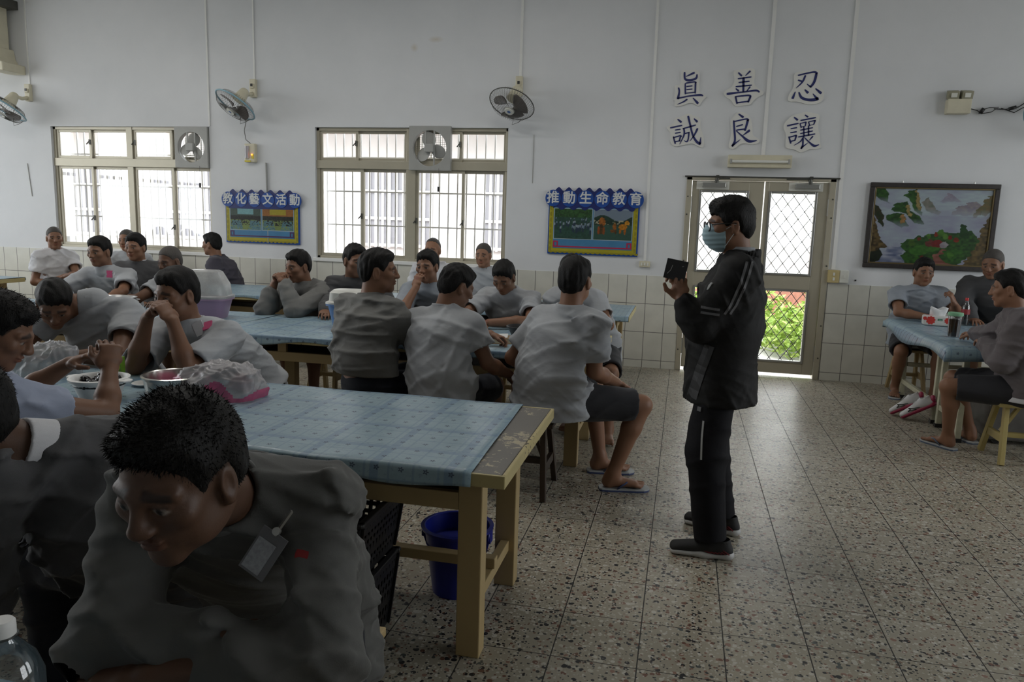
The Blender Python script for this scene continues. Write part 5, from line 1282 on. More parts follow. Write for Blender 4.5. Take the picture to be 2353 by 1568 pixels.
    for sd in (-1, 1):
        S_, e, w = arms[sd]
        if not long:
            en = S_+(e-S_)*sleeve; ax_ = nrm(e-S_)
            # open sleeve end: cut square, then hollow
            g.cone(en+ax_*0.12, en+ax_*0.004, 0.12*s, 0.12*s, 0, 's') if False else None
            def cutfn(X, Y, Z, p=en, n_=ax_):
                h = (X-p[0])*n_[0]+(Y-p[1])*n_[1]+(Z-p[2])*n_[2]; rr = np.sqrt(np.maximum((X-p[0])**2+(Y-p[1])**2+(Z-p[2])**2-h*h, 0))
                return np.maximum(-h, np.maximum(h-0.13, rr-0.11))
            g.add(cutfn, en-0.18, en+0.18, 0, 's')
            g.cone(en-ax_*0.05, en+ax_*0.02, 0.050*s, 0.056*s+o, 0.006, 's')
    g.plane(A(0, 0, hemz+0.004), A(0, 0, -1))
    if vneck:
        g.econe(N+fs*0.085+up*0.05, N+fs*0.135-up*0.14, (0.052, 0.06), (0.010, 0.03), rs, 0.004, 's')
        q_ = Fld(); q_.econe(Cc, N-up*0.02, (0.150*s, 0.104*s), (0.100*s, 0.082*s), rs, 0); V, Q = q_.surf(0.006); mesh_from('inner_shirt', V, Q, CL[vneck], root, None, org)
    # collar: a band standing round the neck
    cn = nrm(H-u*0.06*s-fw*0.05*s-N)
    g.econe(N-cn*0.03, N+cn*0.040*s, (0.080*s, 0.078*s), (0.070*s, 0.070*s), rs, 0.02, cap=0.2)
    g.cone(N-cn*0.005, N+cn*0.10, 0.060*s, 0.066*s, 0.006, 's')
    V, Q = g.surf(vox*0.9 if vox > 0.008 else vox)
    nm = 'jacket' if long else 'shirt'
    shirt = mesh_from(nm, V, Q, CL[top], root, None, org)
    # ---- trousers or shorts
    if legs:
        g = Fld(); bo = 0.012
        g.ell(P, A(0.172*b, 0.125*b, 0.118)*s, np.array([r0, f0, A(0, 0, 1)]), 0.03)
        g.econe(P, P+up*0.10, (0.158*s*b, 0.118*s*b), (0.150*s*b, 0.11*s*b), r0, 0.03)
        for sd in (-1, 1):
            hip, kn, an, dd = lg[sd]
            if shorts:
                en = hip+(kn-hip)*0.90; g.cone(hip, en, 0.094*s*b, 0.084*s, 0.03)
            else:
                g.cone(hip, kn, 0.094*s*b, 0.076*s*lr, 0.03); en = kn+(an-kn)*tl; g.cone(kn, en, 0.074*s*lr, 0.062*s*lr, 0.02)
        g.noise(0.002, 35, seed*5+3); g.crease(0.006, 26, seed*5+4, 4)
        for sd in (-1, 1):
            hip, kn, an, dd = lg[sd]; a_, e_ = (hip, kn) if shorts else (kn, an); fr = 0.90 if shorts else tl
            en = a_+(e_-a_)*fr; ax_ = nrm(e_-a_)
            def cutfn(X, Y, Z, p=en, n_=ax_):
                h = (X-p[0])*n_[0]+(Y-p[1])*n_[1]+(Z-p[2])*n_[2]; rr = np.sqrt(np.maximum((X-p[0])**2+(Y-p[1])**2+(Z-p[2])**2-h*h, 0))
                return np.maximum(-h, np.maximum(h-0.13, rr-0.12))
            g.add(cutfn, en-0.19, en+0.19, 0, 's'); g.cone(en-ax_*0.05, en+ax_*0.03, (0.060 if shorts else 0.042)*s, (0.072 if shorts else 0.048*lr)*s, 0.006, 's')
        V, Q = g.surf(max(vox, 0.009)); mesh_from('shorts' if shorts else 'trousers', V, Q, CL[bottom], root, None, org)
    if slippers is not None:
        for sd in (-1, 1): flip_flop(root, org, lg[sd][2], lg[sd][3], s, slippers)
    info = dict(root=root, org=org, N=N, Cc=Cc, Wm=Wm, P=P, f0=f0, r0=r0, fs=fs, rs=rs, up=up, H=H, hr=hr, fw=fw, u=u, s=s, shirt=shirt, arms=arms, legs=lg)
    return info
def flip_flop(root, org, an, d, s, mats):
    d = nrm(d); up = A(0, 0, 1); sd = np.cross(d, up); c = A(an[0], an[1], 0)
    prof = [(-0.072, 0.024), (-0.06, 0.036), (-0.02, 0.041), (0.05, 0.042), (0.12, 0.050), (0.165, 0.048), (0.19, 0.034), (0.20, 0.012)]
    out = [(a, w) for a, w in prof]+[(a, -w) for a, w in prof[::-1]]
    def slab(z0, z1, k=1.0):
        n = len(out); vs = [c+s*(d*a+sd*w*k)+up*z for z in (z0, z1) for a, w in out]
        return [v-org for v in vs], [tuple(range(n)), tuple(range(2*n-1, n-1, -1))]+[(i, n+i, n+(i+1) % n, (i+1) % n) for i in range(n)]
    o = MB().add(*slab(0.001, 0.011)).build('flip_flop', mats[0], root)
    MB().add(*slab(0.011, 0.018, 0.99)).build('footbed', mats[1], o)
    q = [c+s*(d*0.02+sd*0.038)+up*0.018, c+s*(d*0.07+sd*0.034)+up*0.055, c+s*(d*0.125-sd*0.018)+up*0.047, c+s*(d*0.138-sd*0.020)+up*0.02]
    q2 = [c+s*(d*0.02-sd*0.038)+up*0.018, c+s*(d*0.07-sd*0.040)+up*0.052, c+s*(d*0.125-sd*0.018)+up*0.047]
    MB().tube([p-org for p in q], 0.006, 8).tube([p-org for p in q2], 0.006, 8).build('strap', mats[0], o, smooth=True)
def patch(info, p, nrmv, w, h, name, m, rot=0.0, lift=0.004, shape='rect', parent=None):
    """Small flat badge or emblem fixed to the cloth near point p."""
    me = info['shirt'].data; co = np.empty(len(me.vertices)*3, F); me.vertices.foreach_get('co', co); co = co.reshape(-1, 3)+info['org']
    nv = nrm(nrmv); q = co-np.array(p); al = q @ nv; lat = np.linalg.norm(q-al[:, None]*nv, axis=1); k = np.where((lat < 0.025))[0]
    base = np.array(p)+nv*(al[k].max() if len(k) else 0)+nv*lift
    x = nrm(np.cross(A(0, 0, 1), nv)); y = np.cross(nv, x); c, s_ = math.cos(rot), math.sin(rot); x, y = x*c+y*s_, y*c-x*s_
    if shape == 'rect': pts = [(-w/2, -h/2), (w/2, -h/2), (w/2, h/2), (-w/2, h/2)]
    else: pts = [(w/2*math.cos(a), h/2*math.sin(a)) for a in np.linspace(0, 2*PI, 25)[:-1]]
    n = len(pts); vs = [base+x*a+y*b_+nv*z-info['org'] for z in (-0.004, 0.001) for a, b_ in pts]
    fs = [tuple(range(n-1, -1, -1)), tuple(range(n, 2*n))]+[(i, (i+1) % n, n+(i+1) % n, n+i) for i in range(n)]
    return MB().add(vs, fs).build(name, m, parent or info['shirt'])

# ================================================================== PEOPLE IN THE HALL
from mathutils.bvhtree import BVHTree
M_ffblue = mat('slipper_blue', (0.05, 0.07, 0.17), 0.5); M_ffwhite = mat('slipper_footbed', (0.42, 0.44, 0.44), 0.6)
M_ffgrey = mat('slipper_grey_blue', (0.10, 0.13, 0.19), 0.5)
FF = (M_ffblue, M_ffwhite); FG = (M_ffgrey, M_ffwhite)
M_badgew = mat('badge_card_white', (0.52, 0.52, 0.54), 0.35); M_pink = mat('badge_pink', (0.55, 0.08, 0.20), 0.5); M_emblem = mat('red_emblem', (0.42, 0.03, 0.035), 0.6)
M_stripe = mat('grey_stripe', (0.10, 0.10, 0.105), 0.6); M_stripeW = mat('white_piping', (0.42, 0.43, 0.43), 0.6)
def bvh(o):
    me = o.data; return BVHTree.FromPolygons([v.co[:] for v in me.vertices], [p.vertices[:] for p in me.polygons])
def strip(info, o, pts, w, d, name, m, lift=0.0025, sub=7):
    """Ribbon laid on a garment: world points are pushed along direction d until they meet the cloth."""
    t = bvh(o); org = Vector(info['org']); d = Vector(nrm(d)); P = []
    for i in range(len(pts)-1):
        for k in range(sub): P.append(Vector(pts[i])*(1-k/sub)+Vector(pts[i+1])*(k/sub))
    P.append(Vector(pts[-1])); L = []
    for i, p in enumerate(P):
        tg = (P[min(i+1, len(P)-1)]-P[max(i-1, 0)]).normalized(); sd = tg.cross(d).normalized(); row = []
        for sg in (-1, 0, 1):
            q = p+sd*(sg*w/2)-d*0.6-org; h = t.ray_cast(q, d)
            row.append(h[0]-d*lift if h[0] is not None else None)
        L.append(row)
    vs = []; fs = []
    good = [r for r in L if None not in r]
    for r in good: vs += [x for x in r]
    n = len(vs); vs += [v+d*0.004 for v in vs]
    for i in range(len(good)-1):
        for j in (0, 1): fs.append((3*i+j, 3*i+j+1, 3*i+4+j, 3*i+3+j))
        fs += [(3*i, 3*i+3, n+3*i+3, n+3*i), (3*i+2, n+3*i+2, n+3*i+5, 3*i+5)]
    if len(good) > 1: return MB().add(vs, fs).build(name, m, o, smooth=False)
def emblem(info, o, p, d, r, name, m, ry=None, rot=0.0, poly=None, lift=0.003):
    """Disc or small polygon laid on a garment where a ray from p along d meets it."""
    t = bvh(o); org = Vector(info['org']); d = Vector(nrm(d)); h = t.ray_cast(Vector(p)-d*0.5-org, d)
    if h[0] is None: return None
    n = h[1] if h[1].dot(d) < 0 else -h[1]; x = Vector((0, 0, 1)).cross(n).normalized(); y = n.cross(x); c, s_ = math.cos(rot), math.sin(rot); x, y = x*c+y*s_, y*c-x*s_
    poly = poly or [(r*math.cos(a), (ry or r)*math.sin(a)) for a in np.linspace(0, 2*PI, 25)[:-1]]; k = len(poly)
    vs = [h[0]+x*a+y*b_+n*z for z in (-0.004, lift) for a, b_ in poly]
    fs = [tuple(range(k-1, -1, -1)), tuple(range(k, 2*k))]+[(i, (i+1) % k, k+(i+1) % k, k+i) for i in range(k)]
    return MB().add(vs, fs).build(name, m, o)
RECT = lambda w, h: [(-w/2, -h/2), (w/2, -h/2), (w/2, h/2), (-w/2, h/2)]
def collar_ring(info, m, name, h=0.055, r=0.066, front=0.0):
    g = Fld(); N, H, s = info['N'], info['H'], info['s']; cn = nrm(H-info['u']*0.06*s-info['fw']*0.05*s-N)
    g.cone(N-cn*0.02, N+cn*h, r+0.012, r, 0.0); g.cone(N-cn*0.03, N+cn*(h+0.06), r-0.006, r-0.012, 0.004, 's'); g.plane(N+cn*(h-0.002), cn)
    V, Q = g.surf(0.004); return mesh_from(name, V, Q, m, info['root'], None, info['org'])

# ---- nearest man, arms crossed
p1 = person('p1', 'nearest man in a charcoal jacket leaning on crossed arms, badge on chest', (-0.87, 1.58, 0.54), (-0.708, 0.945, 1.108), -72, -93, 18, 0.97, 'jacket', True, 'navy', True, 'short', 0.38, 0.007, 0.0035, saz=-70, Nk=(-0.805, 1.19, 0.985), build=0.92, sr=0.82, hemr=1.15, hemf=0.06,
     Ra=dict(e=(-0.92, 1.02, 0.765), w=(-0.70, 1.05, 0.795), d=(0.96, 0.15, -0.12), n=(0, 0.2, -1), c=0.5), La=dict(e=(-0.55, 1.09, 0.755), w=(-0.80, 0.97, 0.75), d=(-0.95, -0.1, -0.05), n=(0, 0, -1), c=0.3), hem=0.40, cr=6, strands=9000, seed=53, shw=0.92, cuffR=0.78, cuffL=0.62, wr=0.006, slouch=0.05)
# ---- man at the left edge behind him
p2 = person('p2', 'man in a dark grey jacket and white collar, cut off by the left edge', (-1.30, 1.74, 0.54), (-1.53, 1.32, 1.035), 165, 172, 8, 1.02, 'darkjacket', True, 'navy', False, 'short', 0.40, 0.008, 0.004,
     La=dict(e=(-1.42, 1.20, 0.69), w=(-1.62, 1.22, 0.72), d=(-1, 0.1, 0.1)), Ra=dict(w=(-1.75, 1.60, 0.76), h=(-1.5, 2.0, 0.6)), hem=0.38, hemr=1.1, strands=7000, seed=12, wr=0.006, cr=6, Nk=(-1.42, 1.43, 0.93))
collar_ring(p2, CL['white'], 'shirt_collar', 0.075, 0.070)
# ---- nearest table
p3 = person('p3', 'man in a pale blue shirt at the nearest table, eating over a white bowl', (-2.25, 1.80, 0.54), (-2.17, 2.02, 1.09), 52, 28, 28, 1.02, 'paleblue', False, 'navy', True, 'short', 0.75, 0.008, 0.004,
     Ra=dict(e=(-1.985, 2.26, 0.775), w=(-2.05, 2.36, 0.91), d=(-0.10, 0.25, 0.9), n=(-0.75, 0.55, 0.1), c=1.15, t=0.7), La=dict(e=(-2.46, 2.36, 0.78), w=(-2.30, 2.44, 0.90), d=(0.75, 0.25, 0.35), n=(0.35, 0.1, -0.8), c=0.7), hem=0.45, strands=2500, seed=13, wr=0.005, build=1.05)
p4 = person('p4', 'man in a grey shirt bending over his meal behind the man in pale blue', (-3.02, 3.60, 0.54), (-3.10, 3.22, 1.01), -72, -50, 40, 1.0, 'grey', False, 'navy', True, 'short', 0.72, 0.009, 0.005,
     La=dict(e=(-2.72, 3.20, 0.775), w=(-2.93, 3.02, 0.78), d=(-0.8, -0.5, 0)), Ra=dict(e=(-3.32, 3.22, 0.775), w=(-3.15, 3.02, 0.80), d=(0.7, -0.4, 0.1)), hem=0.45, seed=14, Nk=(-3.03, 3.37, 1.0))
p5 = person('p5', 'man in a grey shirt with elbows on the nearest table and clasped hands', (-2.30, 3.66, 0.54), (-2.41, 3.24, 1.09), -97, -102, 10, 1.06, 'grey', False, 'navy', True, 'short', 0.78, 0.008, 0.004,
     Ra=dict(e=(-2.50, 3.04, 0.768), w=(-2.42, 3.04, 1.00), d=(0.55, -0.05, 0.72), n=(0.75, 0.25, -0.55), c=1.1, t=0.6), La=dict(e=(-2.20, 3.02, 0.768), w=(-2.27, 3.02, 0.995), d=(-0.55, -0.02, 0.72), n=(-0.75, 0.25, -0.55), c=1.1, t=0.6), hem=0.45, seed=15, build=1.08, shw=1.08, sleeve=0.85, wr=0.005)
emblem(p5, p5['shirt'], (-2.30, 3.1, 0.93), (0, 1, 0), 0, 'badge', M_badgew, poly=RECT(0.05, 0.07), rot=0.5)
emblem(p5, p5['shirt'], (-2.265, 3.1, 0.945), (0, 1, 0), 0, 'badge_ribbon', M_pink, poly=RECT(0.045, 0.05), rot=0.4)
# ---- group at the back left
p6 = person('p6', 'man in a white T-shirt at the far left by the window corner', (-6.96, 7.36, 0.53), (-6.90, 7.22, 1.15), -25, -40, 5, 1.0, 'white', False, 'navy', True, 'buzz', 0.9, 0.012, 0.007, shw=0.9, La=dict(w=(-6.66, 7.05, 0.74), h=(-6.5, 7.3, 0.5)), seed=16, fine=False)
p7 = person('p7', 'man in a grey shirt with a pink tag and a red emblem on his chest', (-4.85, 5.78, 0.54), (-4.86, 5.55, 1.13), -82, -88, 8, 1.02, 'grey', False, 'navy', True, 'short', 0.85, 0.011, 0.006,
     La=dict(e=(-4.56, 5.45, 0.82), w=(-4.52, 5.18, 0.765), d=(0.1, -1, 0)), Ra=dict(e=(-5.15, 5.45, 0.80), w=(-5.0, 5.2, 0.765), d=(0.3, -1, 0)), seed=17, fine=False, sleeve=0.8)
emblem(p7, p7['shirt'], (-4.745, 5.3, 0.925), (0, 1, 0), 0, 'badge', M_badgew, poly=RECT(0.055, 0.06), rot=0.25)
emblem(p7, p7['shirt'], (-4.775, 5.3, 0.945), (0, 1, 0), 0, 'badge_ribbon', M_pink, poly=RECT(0.05, 0.06))
emblem(p7, p7['shirt'], (-4.70, 5.3, 0.83), (0, 1, 0), 0.028, 'chest_emblem', M_emblem, ry=0.036)
p8 = person('p8', 'man farthest back under the mullion of the left window', (-6.24, 7.72, 0.53), (-6.26, 7.58, 1.14), -85, -80, 5, 1.0, 'grey', False, 'navy', True, 'buzz', 1.1, 0.013, 0.008, seed=18, fine=False)
p9 = person('p9', 'man in a charcoal jacket with a white collar, right of the tagged man', (-5.00, 6.22, 0.53), (-4.95, 6.10, 1.15), -75, -80, 5, 1.02, 'darkjacket', True, 'navy', True, 'short', 0.9, 0.012, 0.007, seed=19, fine=False)
collar_ring(p9, CL['white'], 'shirt_collar', 0.05)
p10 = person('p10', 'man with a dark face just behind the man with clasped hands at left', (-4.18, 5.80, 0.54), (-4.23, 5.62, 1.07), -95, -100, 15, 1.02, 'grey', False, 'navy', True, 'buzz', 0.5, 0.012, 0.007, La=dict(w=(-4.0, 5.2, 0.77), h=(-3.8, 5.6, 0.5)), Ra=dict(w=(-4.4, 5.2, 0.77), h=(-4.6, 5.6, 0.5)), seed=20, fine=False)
p11 = person('p11', 'man in a dark plum jacket sitting sideways under the left notice board', (-4.93, 7.56, 0.53), (-5.08, 7.46, 1.14), -160, -175, 5, 1.0, 'purple', True, 'navy', True, 'short', 0.9, 0.012, 0.007, seed=21, fine=False)
# ---- middle table, far side
p12 = person('p12', 'man in a charcoal jacket resting his chin on clasped hands, middle table', (-2.86, 5.78, 0.54), (-2.96, 5.46, 1.09), -95, -112, 10, 1.02, 'jacket2', True, 'navy', True, 'short', 0.85, 0.010, 0.005,
     Ra=dict(e=(-3.13, 5.26, 0.775), w=(-3.07, 5.30, 0.975), d=(0.6, -0.05, 0.7), n=(0.75, 0.25, -0.5), c=1.1), La=dict(e=(-2.86, 5.22, 0.775), w=(-2.97, 5.27, 0.97), d=(-0.55, 0, 0.72), n=(-0.75, 0.25, -0.5), c=1.1), cuffR=0.6, seed=22)
p13 = person('p13', 'man in a charcoal jacket behind the blue tub, partly hidden', (-2.40, 5.82, 0.54), (-2.50, 5.52, 1.15), -85, -40, 8, 1.04, 'darkjacket', True, 'navy', True, 'short', 0.85, 0.011, 0.006,
     Ra=dict(e=(-2.70, 5.50, 0.83), w=(-2.62, 5.24, 0.78), d=(0.4, -1, 0)), La=dict(w=(-2.2, 5.22, 0.78), h=(-2.0, 5.7, 0.5)), seed=23, fine=False)
p15 = person('p15', 'man in a blue-grey shirt leaning his cheek on a raised hand, middle table', (-1.93, 5.82, 0.54), (-1.92, 5.55, 1.13), -90, -95, 6, 1.0, 'bluegrey', False, 'navy', True, 'short', 0.95, 0.010, 0.005,
     Ra=dict(e=(-2.03, 5.24, 0.768), w=(-1.94, 5.36, 0.985), d=(0.1, 0.25, 0.9), n=(0.35, 0.8, 0), c=0.9), La=dict(e=(-1.66, 5.35, 0.79), w=(-1.80, 5.16, 0.765), d=(-0.8, -0.3, 0)), seed=24, sleeve=0.75)
p25 = person('p25', 'bald man in a white shirt at the far table, behind the cheek-leaning man', (-2.50, 7.66, 0.54), (-2.545, 7.52, 1.17), -92, -90, 5, 1.02, 'white', False, 'navy', True, 'bald', 1.15, 0.012, 0.007, seed=25, fine=False)
p17 = person('p17', 'man with cropped greying hair at the far table under the right window', (-1.98, 7.66, 0.54), (-2.00, 7.52, 1.14), -90, -92, 6, 1.0, 'grey', False, 'navy', True, 'buzz', 1.15, 0.012, 0.007, seed=26, fine=False)
p18 = person('p18', 'man looking down with bare forearms on the middle table, facing us', (-1.27, 5.82, 0.54), (-1.30, 5.50, 1.08), -90, -98, 34, 1.0, 'grey', False, 'navy', True, 'short', 0.85, 0.010, 0.005,
     La=dict(e=(-1.05, 5.34, 0.785), w=(-1.33, 5.20, 0.775), d=(-1, -0.1, 0.0), n=(0, 0, -1), c=0.5), Ra=dict(e=(-1.58, 5.40, 0.79), w=(-1.45, 5.20, 0.78), d=(0.75, -0.6, 0)), seed=27, sleeve=0.7)
p20 = person('p20', 'man in a grey shirt half hidden at the right end of the middle table', (-0.62, 5.80, 0.54), (-0.79, 5.46, 1.14), -92, -100, 10, 1.02, 'grey', False, 'shorts', True, 'short', 0.95, 0.010, 0.005,
     La=dict(e=(-0.50, 5.44, 0.775), w=(-0.64, 5.24, 0.775), d=(-0.8, -0.5, 0)), Ll=dict(a=(-0.44, 5.16, 0.085), k=(-0.35, 5.0, 1.0), d=(0.1, -1, 0)), seed=28, shw=0.84)
# ---- middle table, near side, seen from behind
p14 = person('p14', 'man in a long-sleeved charcoal jacket seen from behind, red emblem on trousers', (-1.735, 4.02, 0.54), (-1.735, 4.16, 1.18), 68, 18, 2, 1.05, 'jacket2', True, 'navy', False, 'short', 0.95, 0.009, 0.0045,
     Ra=dict(e=(-1.46, 4.16, 0.745), w=(-1.55, 4.42, 0.79), d=(0.15, 1, -0.1), n=(0, 0, -1), c=0.35), La=dict(e=(-1.91, 4.25, 0.76), w=(-1.72, 4.46, 0.785), d=(0.8, 0.5, 0)), hem=0.60, seed=29, build=0.98, wr=0.006, shw=0.93)
p16 = person('p16', 'man in a light grey shirt seen from behind, reaching for an open book', (-1.28, 4.00, 0.54), (-1.27, 4.20, 1.11), 80, 45, 22, 1.03, 'grey', False, 'navy', True, 'short', 0.85, 0.009, 0.0045,
     Ra=dict(e=(-1.045, 4.08, 0.70), w=(-0.95, 4.20, 0.62), d=(0.6, 0.6, -0.3), c=0.4), La=dict(e=(-1.42, 4.42, 0.80), w=(-1.14, 4.50, 0.80), d=(0.85, 0.25, -0.25), n=(0.1, -0.2, -1), c=0.85, t=0.3), hem=0.47, seed=30, build=0.96, shw=0.94)
p19 = person('p19', 'stout man in a light grey shirt from behind, blue flip-flops on the floor', (-0.68, 4.10, 0.54), (-0.575, 4.16, 1.18), 64, 74, 4, 1.06, 'grey', False, 'shorts', True, 'short', 1.0, 0.009, 0.0045,
      Ra=dict(e=(-0.435, 4.06, 0.70), w=(-0.335, 4.28, 0.605), n=(0, 0, -1), c=0.35, d=(0.5, 0.6, -0.35)), La=dict(e=(-0.93, 4.20, 0.72), w=(-0.78, 4.28, 0.62), d=(0.5, 0.8, -0.2)), Rl=dict(a=(-0.315, 4.17, 0.095), d=(0.95, 0.25, 0), k=(0.2, 4.4, 1.0)), Ll=dict(a=(-0.42, 4.46, 0.095), d=(0.95, 0.2, 0), k=(-0.2, 5.0, 0.9)), build=1.12, slippers=FF, hem=0.43, seed=3, shw=0.95, sleeve=0.72)
# ---- right-hand table
p22 = person('p22', 'man in a blue-grey shirt sitting against the wall under the painting', (2.14, 7.72, 0.54), (2.125, 7.52, 1.15), -90, -88, 6, 1.02, 'bluegrey', False, 'shorts', True, 'short', 0.95, 0.011, 0.006,
     Ra=dict(e=(1.92, 7.40, 0.79), w=(2.14, 7.28, 0.77), d=(1, -0.1, 0)), La=dict(e=(2.42, 7.42, 0.80), w=(2.33, 7.28, 0.90), d=(-0.35, -0.1, 0.8), n=(-0.6, 0.4, -0.2), c=0.9), Rl=dict(a=(1.99, 7.50, 0.09), d=(-0.25, -1, 0), k=(1.9, 7.0, 1.0)), slippers=FG, hem=0.44, seed=31, fine=False)
p23 = person('p23', 'man in a dark jacket leaning over the right table, hand on the cloth', (2.80, 7.66, 0.56), (2.64, 7.42, 1.25), -112, -125, 18, 1.03, 'darkjacket', True, 'navy', True, 'buzz', 0.95, 0.011, 0.006,
     Ra=dict(e=(2.47, 7.50, 0.92), w=(2.50, 7.30, 0.77), d=(0.0, -1, -0.05), c=0.3, sp=1.6), La=dict(e=(2.95, 7.40, 0.85), w=(2.85, 7.15, 0.78), d=(-0.4, -1, 0)), seed=32)
p24 = person('p24', 'man in a mauve-grey sweater and shorts on the yellow stool at right', (2.27, 5.60, 0.50), (2.12, 5.63, 1.15), 168, 160, 8, 1.02, 'sweater', True, 'shorts', True, 'short', 1.05, 0.009, 0.005,
     La=dict(e=(2.08, 5.47, 0.68), w=(2.05, 5.72, 0.765), d=(0.1, 0.9, 0.1)), Ra=dict(e=(2.16, 5.90, 0.80), w=(2.10, 6.05, 0.785), d=(-0.1, 0.9, 0)), Ll=dict(a=(1.90, 5.745, 0.09), d=(-0.55, 0.83, 0), k=(1.4, 5.5, 1.0)), Rl=dict(a=(2.12, 5.98, 0.09), d=(-0.3, 0.95, 0), k=(1.6, 6.1, 1.0)), slippers=FG, hem=0.455, seed=33, build=1.12)
g = Fld(); g.econe(A(2.275, 5.60, 0.43), A(2.27, 5.60, 0.50), (0.222, 0.172), (0.21, 0.16), p24['r0'], 0, cap=0.3); g.plane(A(0, 0, 0.425), A(0, 0, -1))
V, Q = g.surf(0.009); mesh_from('undershirt_hem', V, Q, CL['white'], p24['root'], None, p24['org'])
emblem(p14, [c for c in p14['root'].children if c.name.startswith('trousers')][0], (-1.72, 3.5, 0.50), (0, 1, 0), 0.026, 'trouser_emblem', M_emblem)
emblem(p1, p1['shirt'], (-0.652, 0.6, 0.905), (0.05, 1, 0), 0.012, 'chest_emblem', mat('dull_red_emblem', (0.22, 0.015, 0.015), 0.8), ry=0.019, lift=0.0008)
# name badge hanging from a clip on the nearest man's jacket
bt = bvh(p1['shirt']); h = bt.ray_cast(Vector((-0.70, 0.4, 0.915))-Vector(p1['org']), Vector((0.05, 1, 0)))
if h[0] is not None:
    n = h[1] if h[1].y < 0 else -h[1]; n = (n+Vector((0.25, -0.6, 0.1))).normalized(); x = Vector((0, 0, 1)).cross(n).normalized(); R = Matrix((x, -n, n.cross(x))).transposed() @ Matrix.Rotation(0.5, 3, 'Y')
    c = h[0]+n*0.016+Vector((0, 0, 0.03))
    bd = MB().box(c+R @ Vector((0, -0.012, -0.045)), (0.052, 0.003, 0.082), R).build('badge_holder', mat('badge_sleeve_grey', (0.11, 0.11, 0.115), 0.3), p1['shirt'])
    MB().box(c+R @ Vector((-0.004, -0.0145, -0.052)), (0.036, 0.002, 0.058), R).build('badge_card', mat('badge_card_dull', (0.30, 0.31, 0.33), 0.45, var=0.2, vscale=120), bd)
    MB().beam(c+R @ Vector((0, -0.014, -0.008)), c+R @ Vector((0.002, -0.012, 0.042)), 0.010, 0.004).cyl(c+R @ Vector((0, -0.02, 0.0)), c+R @ Vector((0, -0.012, 0.0)), 0.007).build('badge_clip', M_metal, bd)

for q_, m_ in ((p1, 'jacket'), (p4, 'grey'), (p5, 'grey'), (p7, 'grey'), (p12, 'jacket2'), (p14, 'jacket2'), (p16, 'grey'), (p19, 'grey'), (p22, 'bluegrey'), (p3, 'paleblue')):
    collar_ring(q_, CL[m_], 'collar', 0.050, 0.074)

# ---- standing speaker
def shoe_fields(org_, d, s):
    up = A(0, 0, 1); d = nrm(d); sd = np.cross(d, up); P = lambda a, b_, c: np.array(org_)+s*(d*a+sd*b_+up*c)
    so = Fld(); so.econe(P(-0.072, 0, 0.017), P(0.03, 0, 0.015), (0.039*s, 0.026*s), (0.040*s, 0.023*s), sd, 0.02, cap=1.4); so.econe(P(0.03, 0, 0.015), P(0.155, -0.004, 0.016), (0.040*s, 0.023*s), (0.048*s, 0.018*s), sd, 0.02, cap=1.6)
    so.plane(P(0, 0, 0.0), -up); so.plane(P(0, 0, 0.036), up)
    us = Fld(); us.econe(P(-0.068, 0, 0.035), P(0.0, 0, 0.05), (0.032*s, 0.034*s), (0.036*s, 0.036*s), sd, 0.03); us.econe(P(0.0, 0, 0.048), P(0.16, -0.004, 0.030), (0.038*s, 0.036*s), (0.042*s, 0.024*s), sd, 0.03)
    us.cone(P(-0.045, 0, 0.05), P(-0.05, 0, 0.085), 0.034*s, 0.036*s, 0.03); us.plane(P(0, 0, 0.018), -up); us.cone(P(-0.045, 0, 0.075), P(-0.06, 0, 0.15), 0.030*s, 0.032*s, 0.01, 's')
    return so, us, P
def shoe(par, org, at, d, s, mats, laces=True, xf=None, accent=None, vox=0.005):
    so, us, P = shoe_fields(at, d, s)
    def put(name, V, Q, m, p):
        if xf is not None: V = (V-np.array(at)) @ xf.T+np.array(at)
        return mesh_from(name, V, Q, m, p, None, org)
    V, Q = us.surf(vox); o = put('shoe', V, Q, mats[0], par)
    V, Q = so.surf(vox); put('sole', V, Q, mats[1], o)
    X = lambda p: Vector(((np.array(p)-np.array(at)) @ xf.T+np.array(at)) if xf is not None else p)-Vector(org)
    b = MB()
    for i in range(5):
        a = 0.025+i*0.017; z = 0.084-i*0.0068
        b.tube([X(P(a, -0.026, z-0.012)), X(P(a+0.004, 0, z+0.002)), X(P(a+0.008, 0.026, z-0.012))], 0.0028, 5)
    b.tube([X(P(0.02, 0.0, 0.09)), X(P(0.01, -0.028, 0.10)), X(P(0.05, -0.042, 0.075)), X(P(0.03, -0.01, 0.088))], 0.0022, 5)
    b.build('laces', mats[2], o)
    if accent:
        b = MB()
        for i in range(6):
            a = -0.085+i*0.016
            for sg in (-1, 1): b.beam(X(P(a, sg*(0.040+0.001*i), 0.032)), X(P(a+0.05, sg*0.036, 0.062-0.004*i)), 0.004, 0.004)
        b.build('heel_stripes', accent, o)
    return o
M_shoeblk = mat('black_mesh_shoe', (0.010, 0.010, 0.010), 0.7, bump=0.4, bscale=400); M_solew = mat('white_sole', (0.50, 0.50, 0.49), 0.5, var=0.05); M_shoered = mat('shoe_dark_red', (0.16, 0.01, 0.018), 0.5)
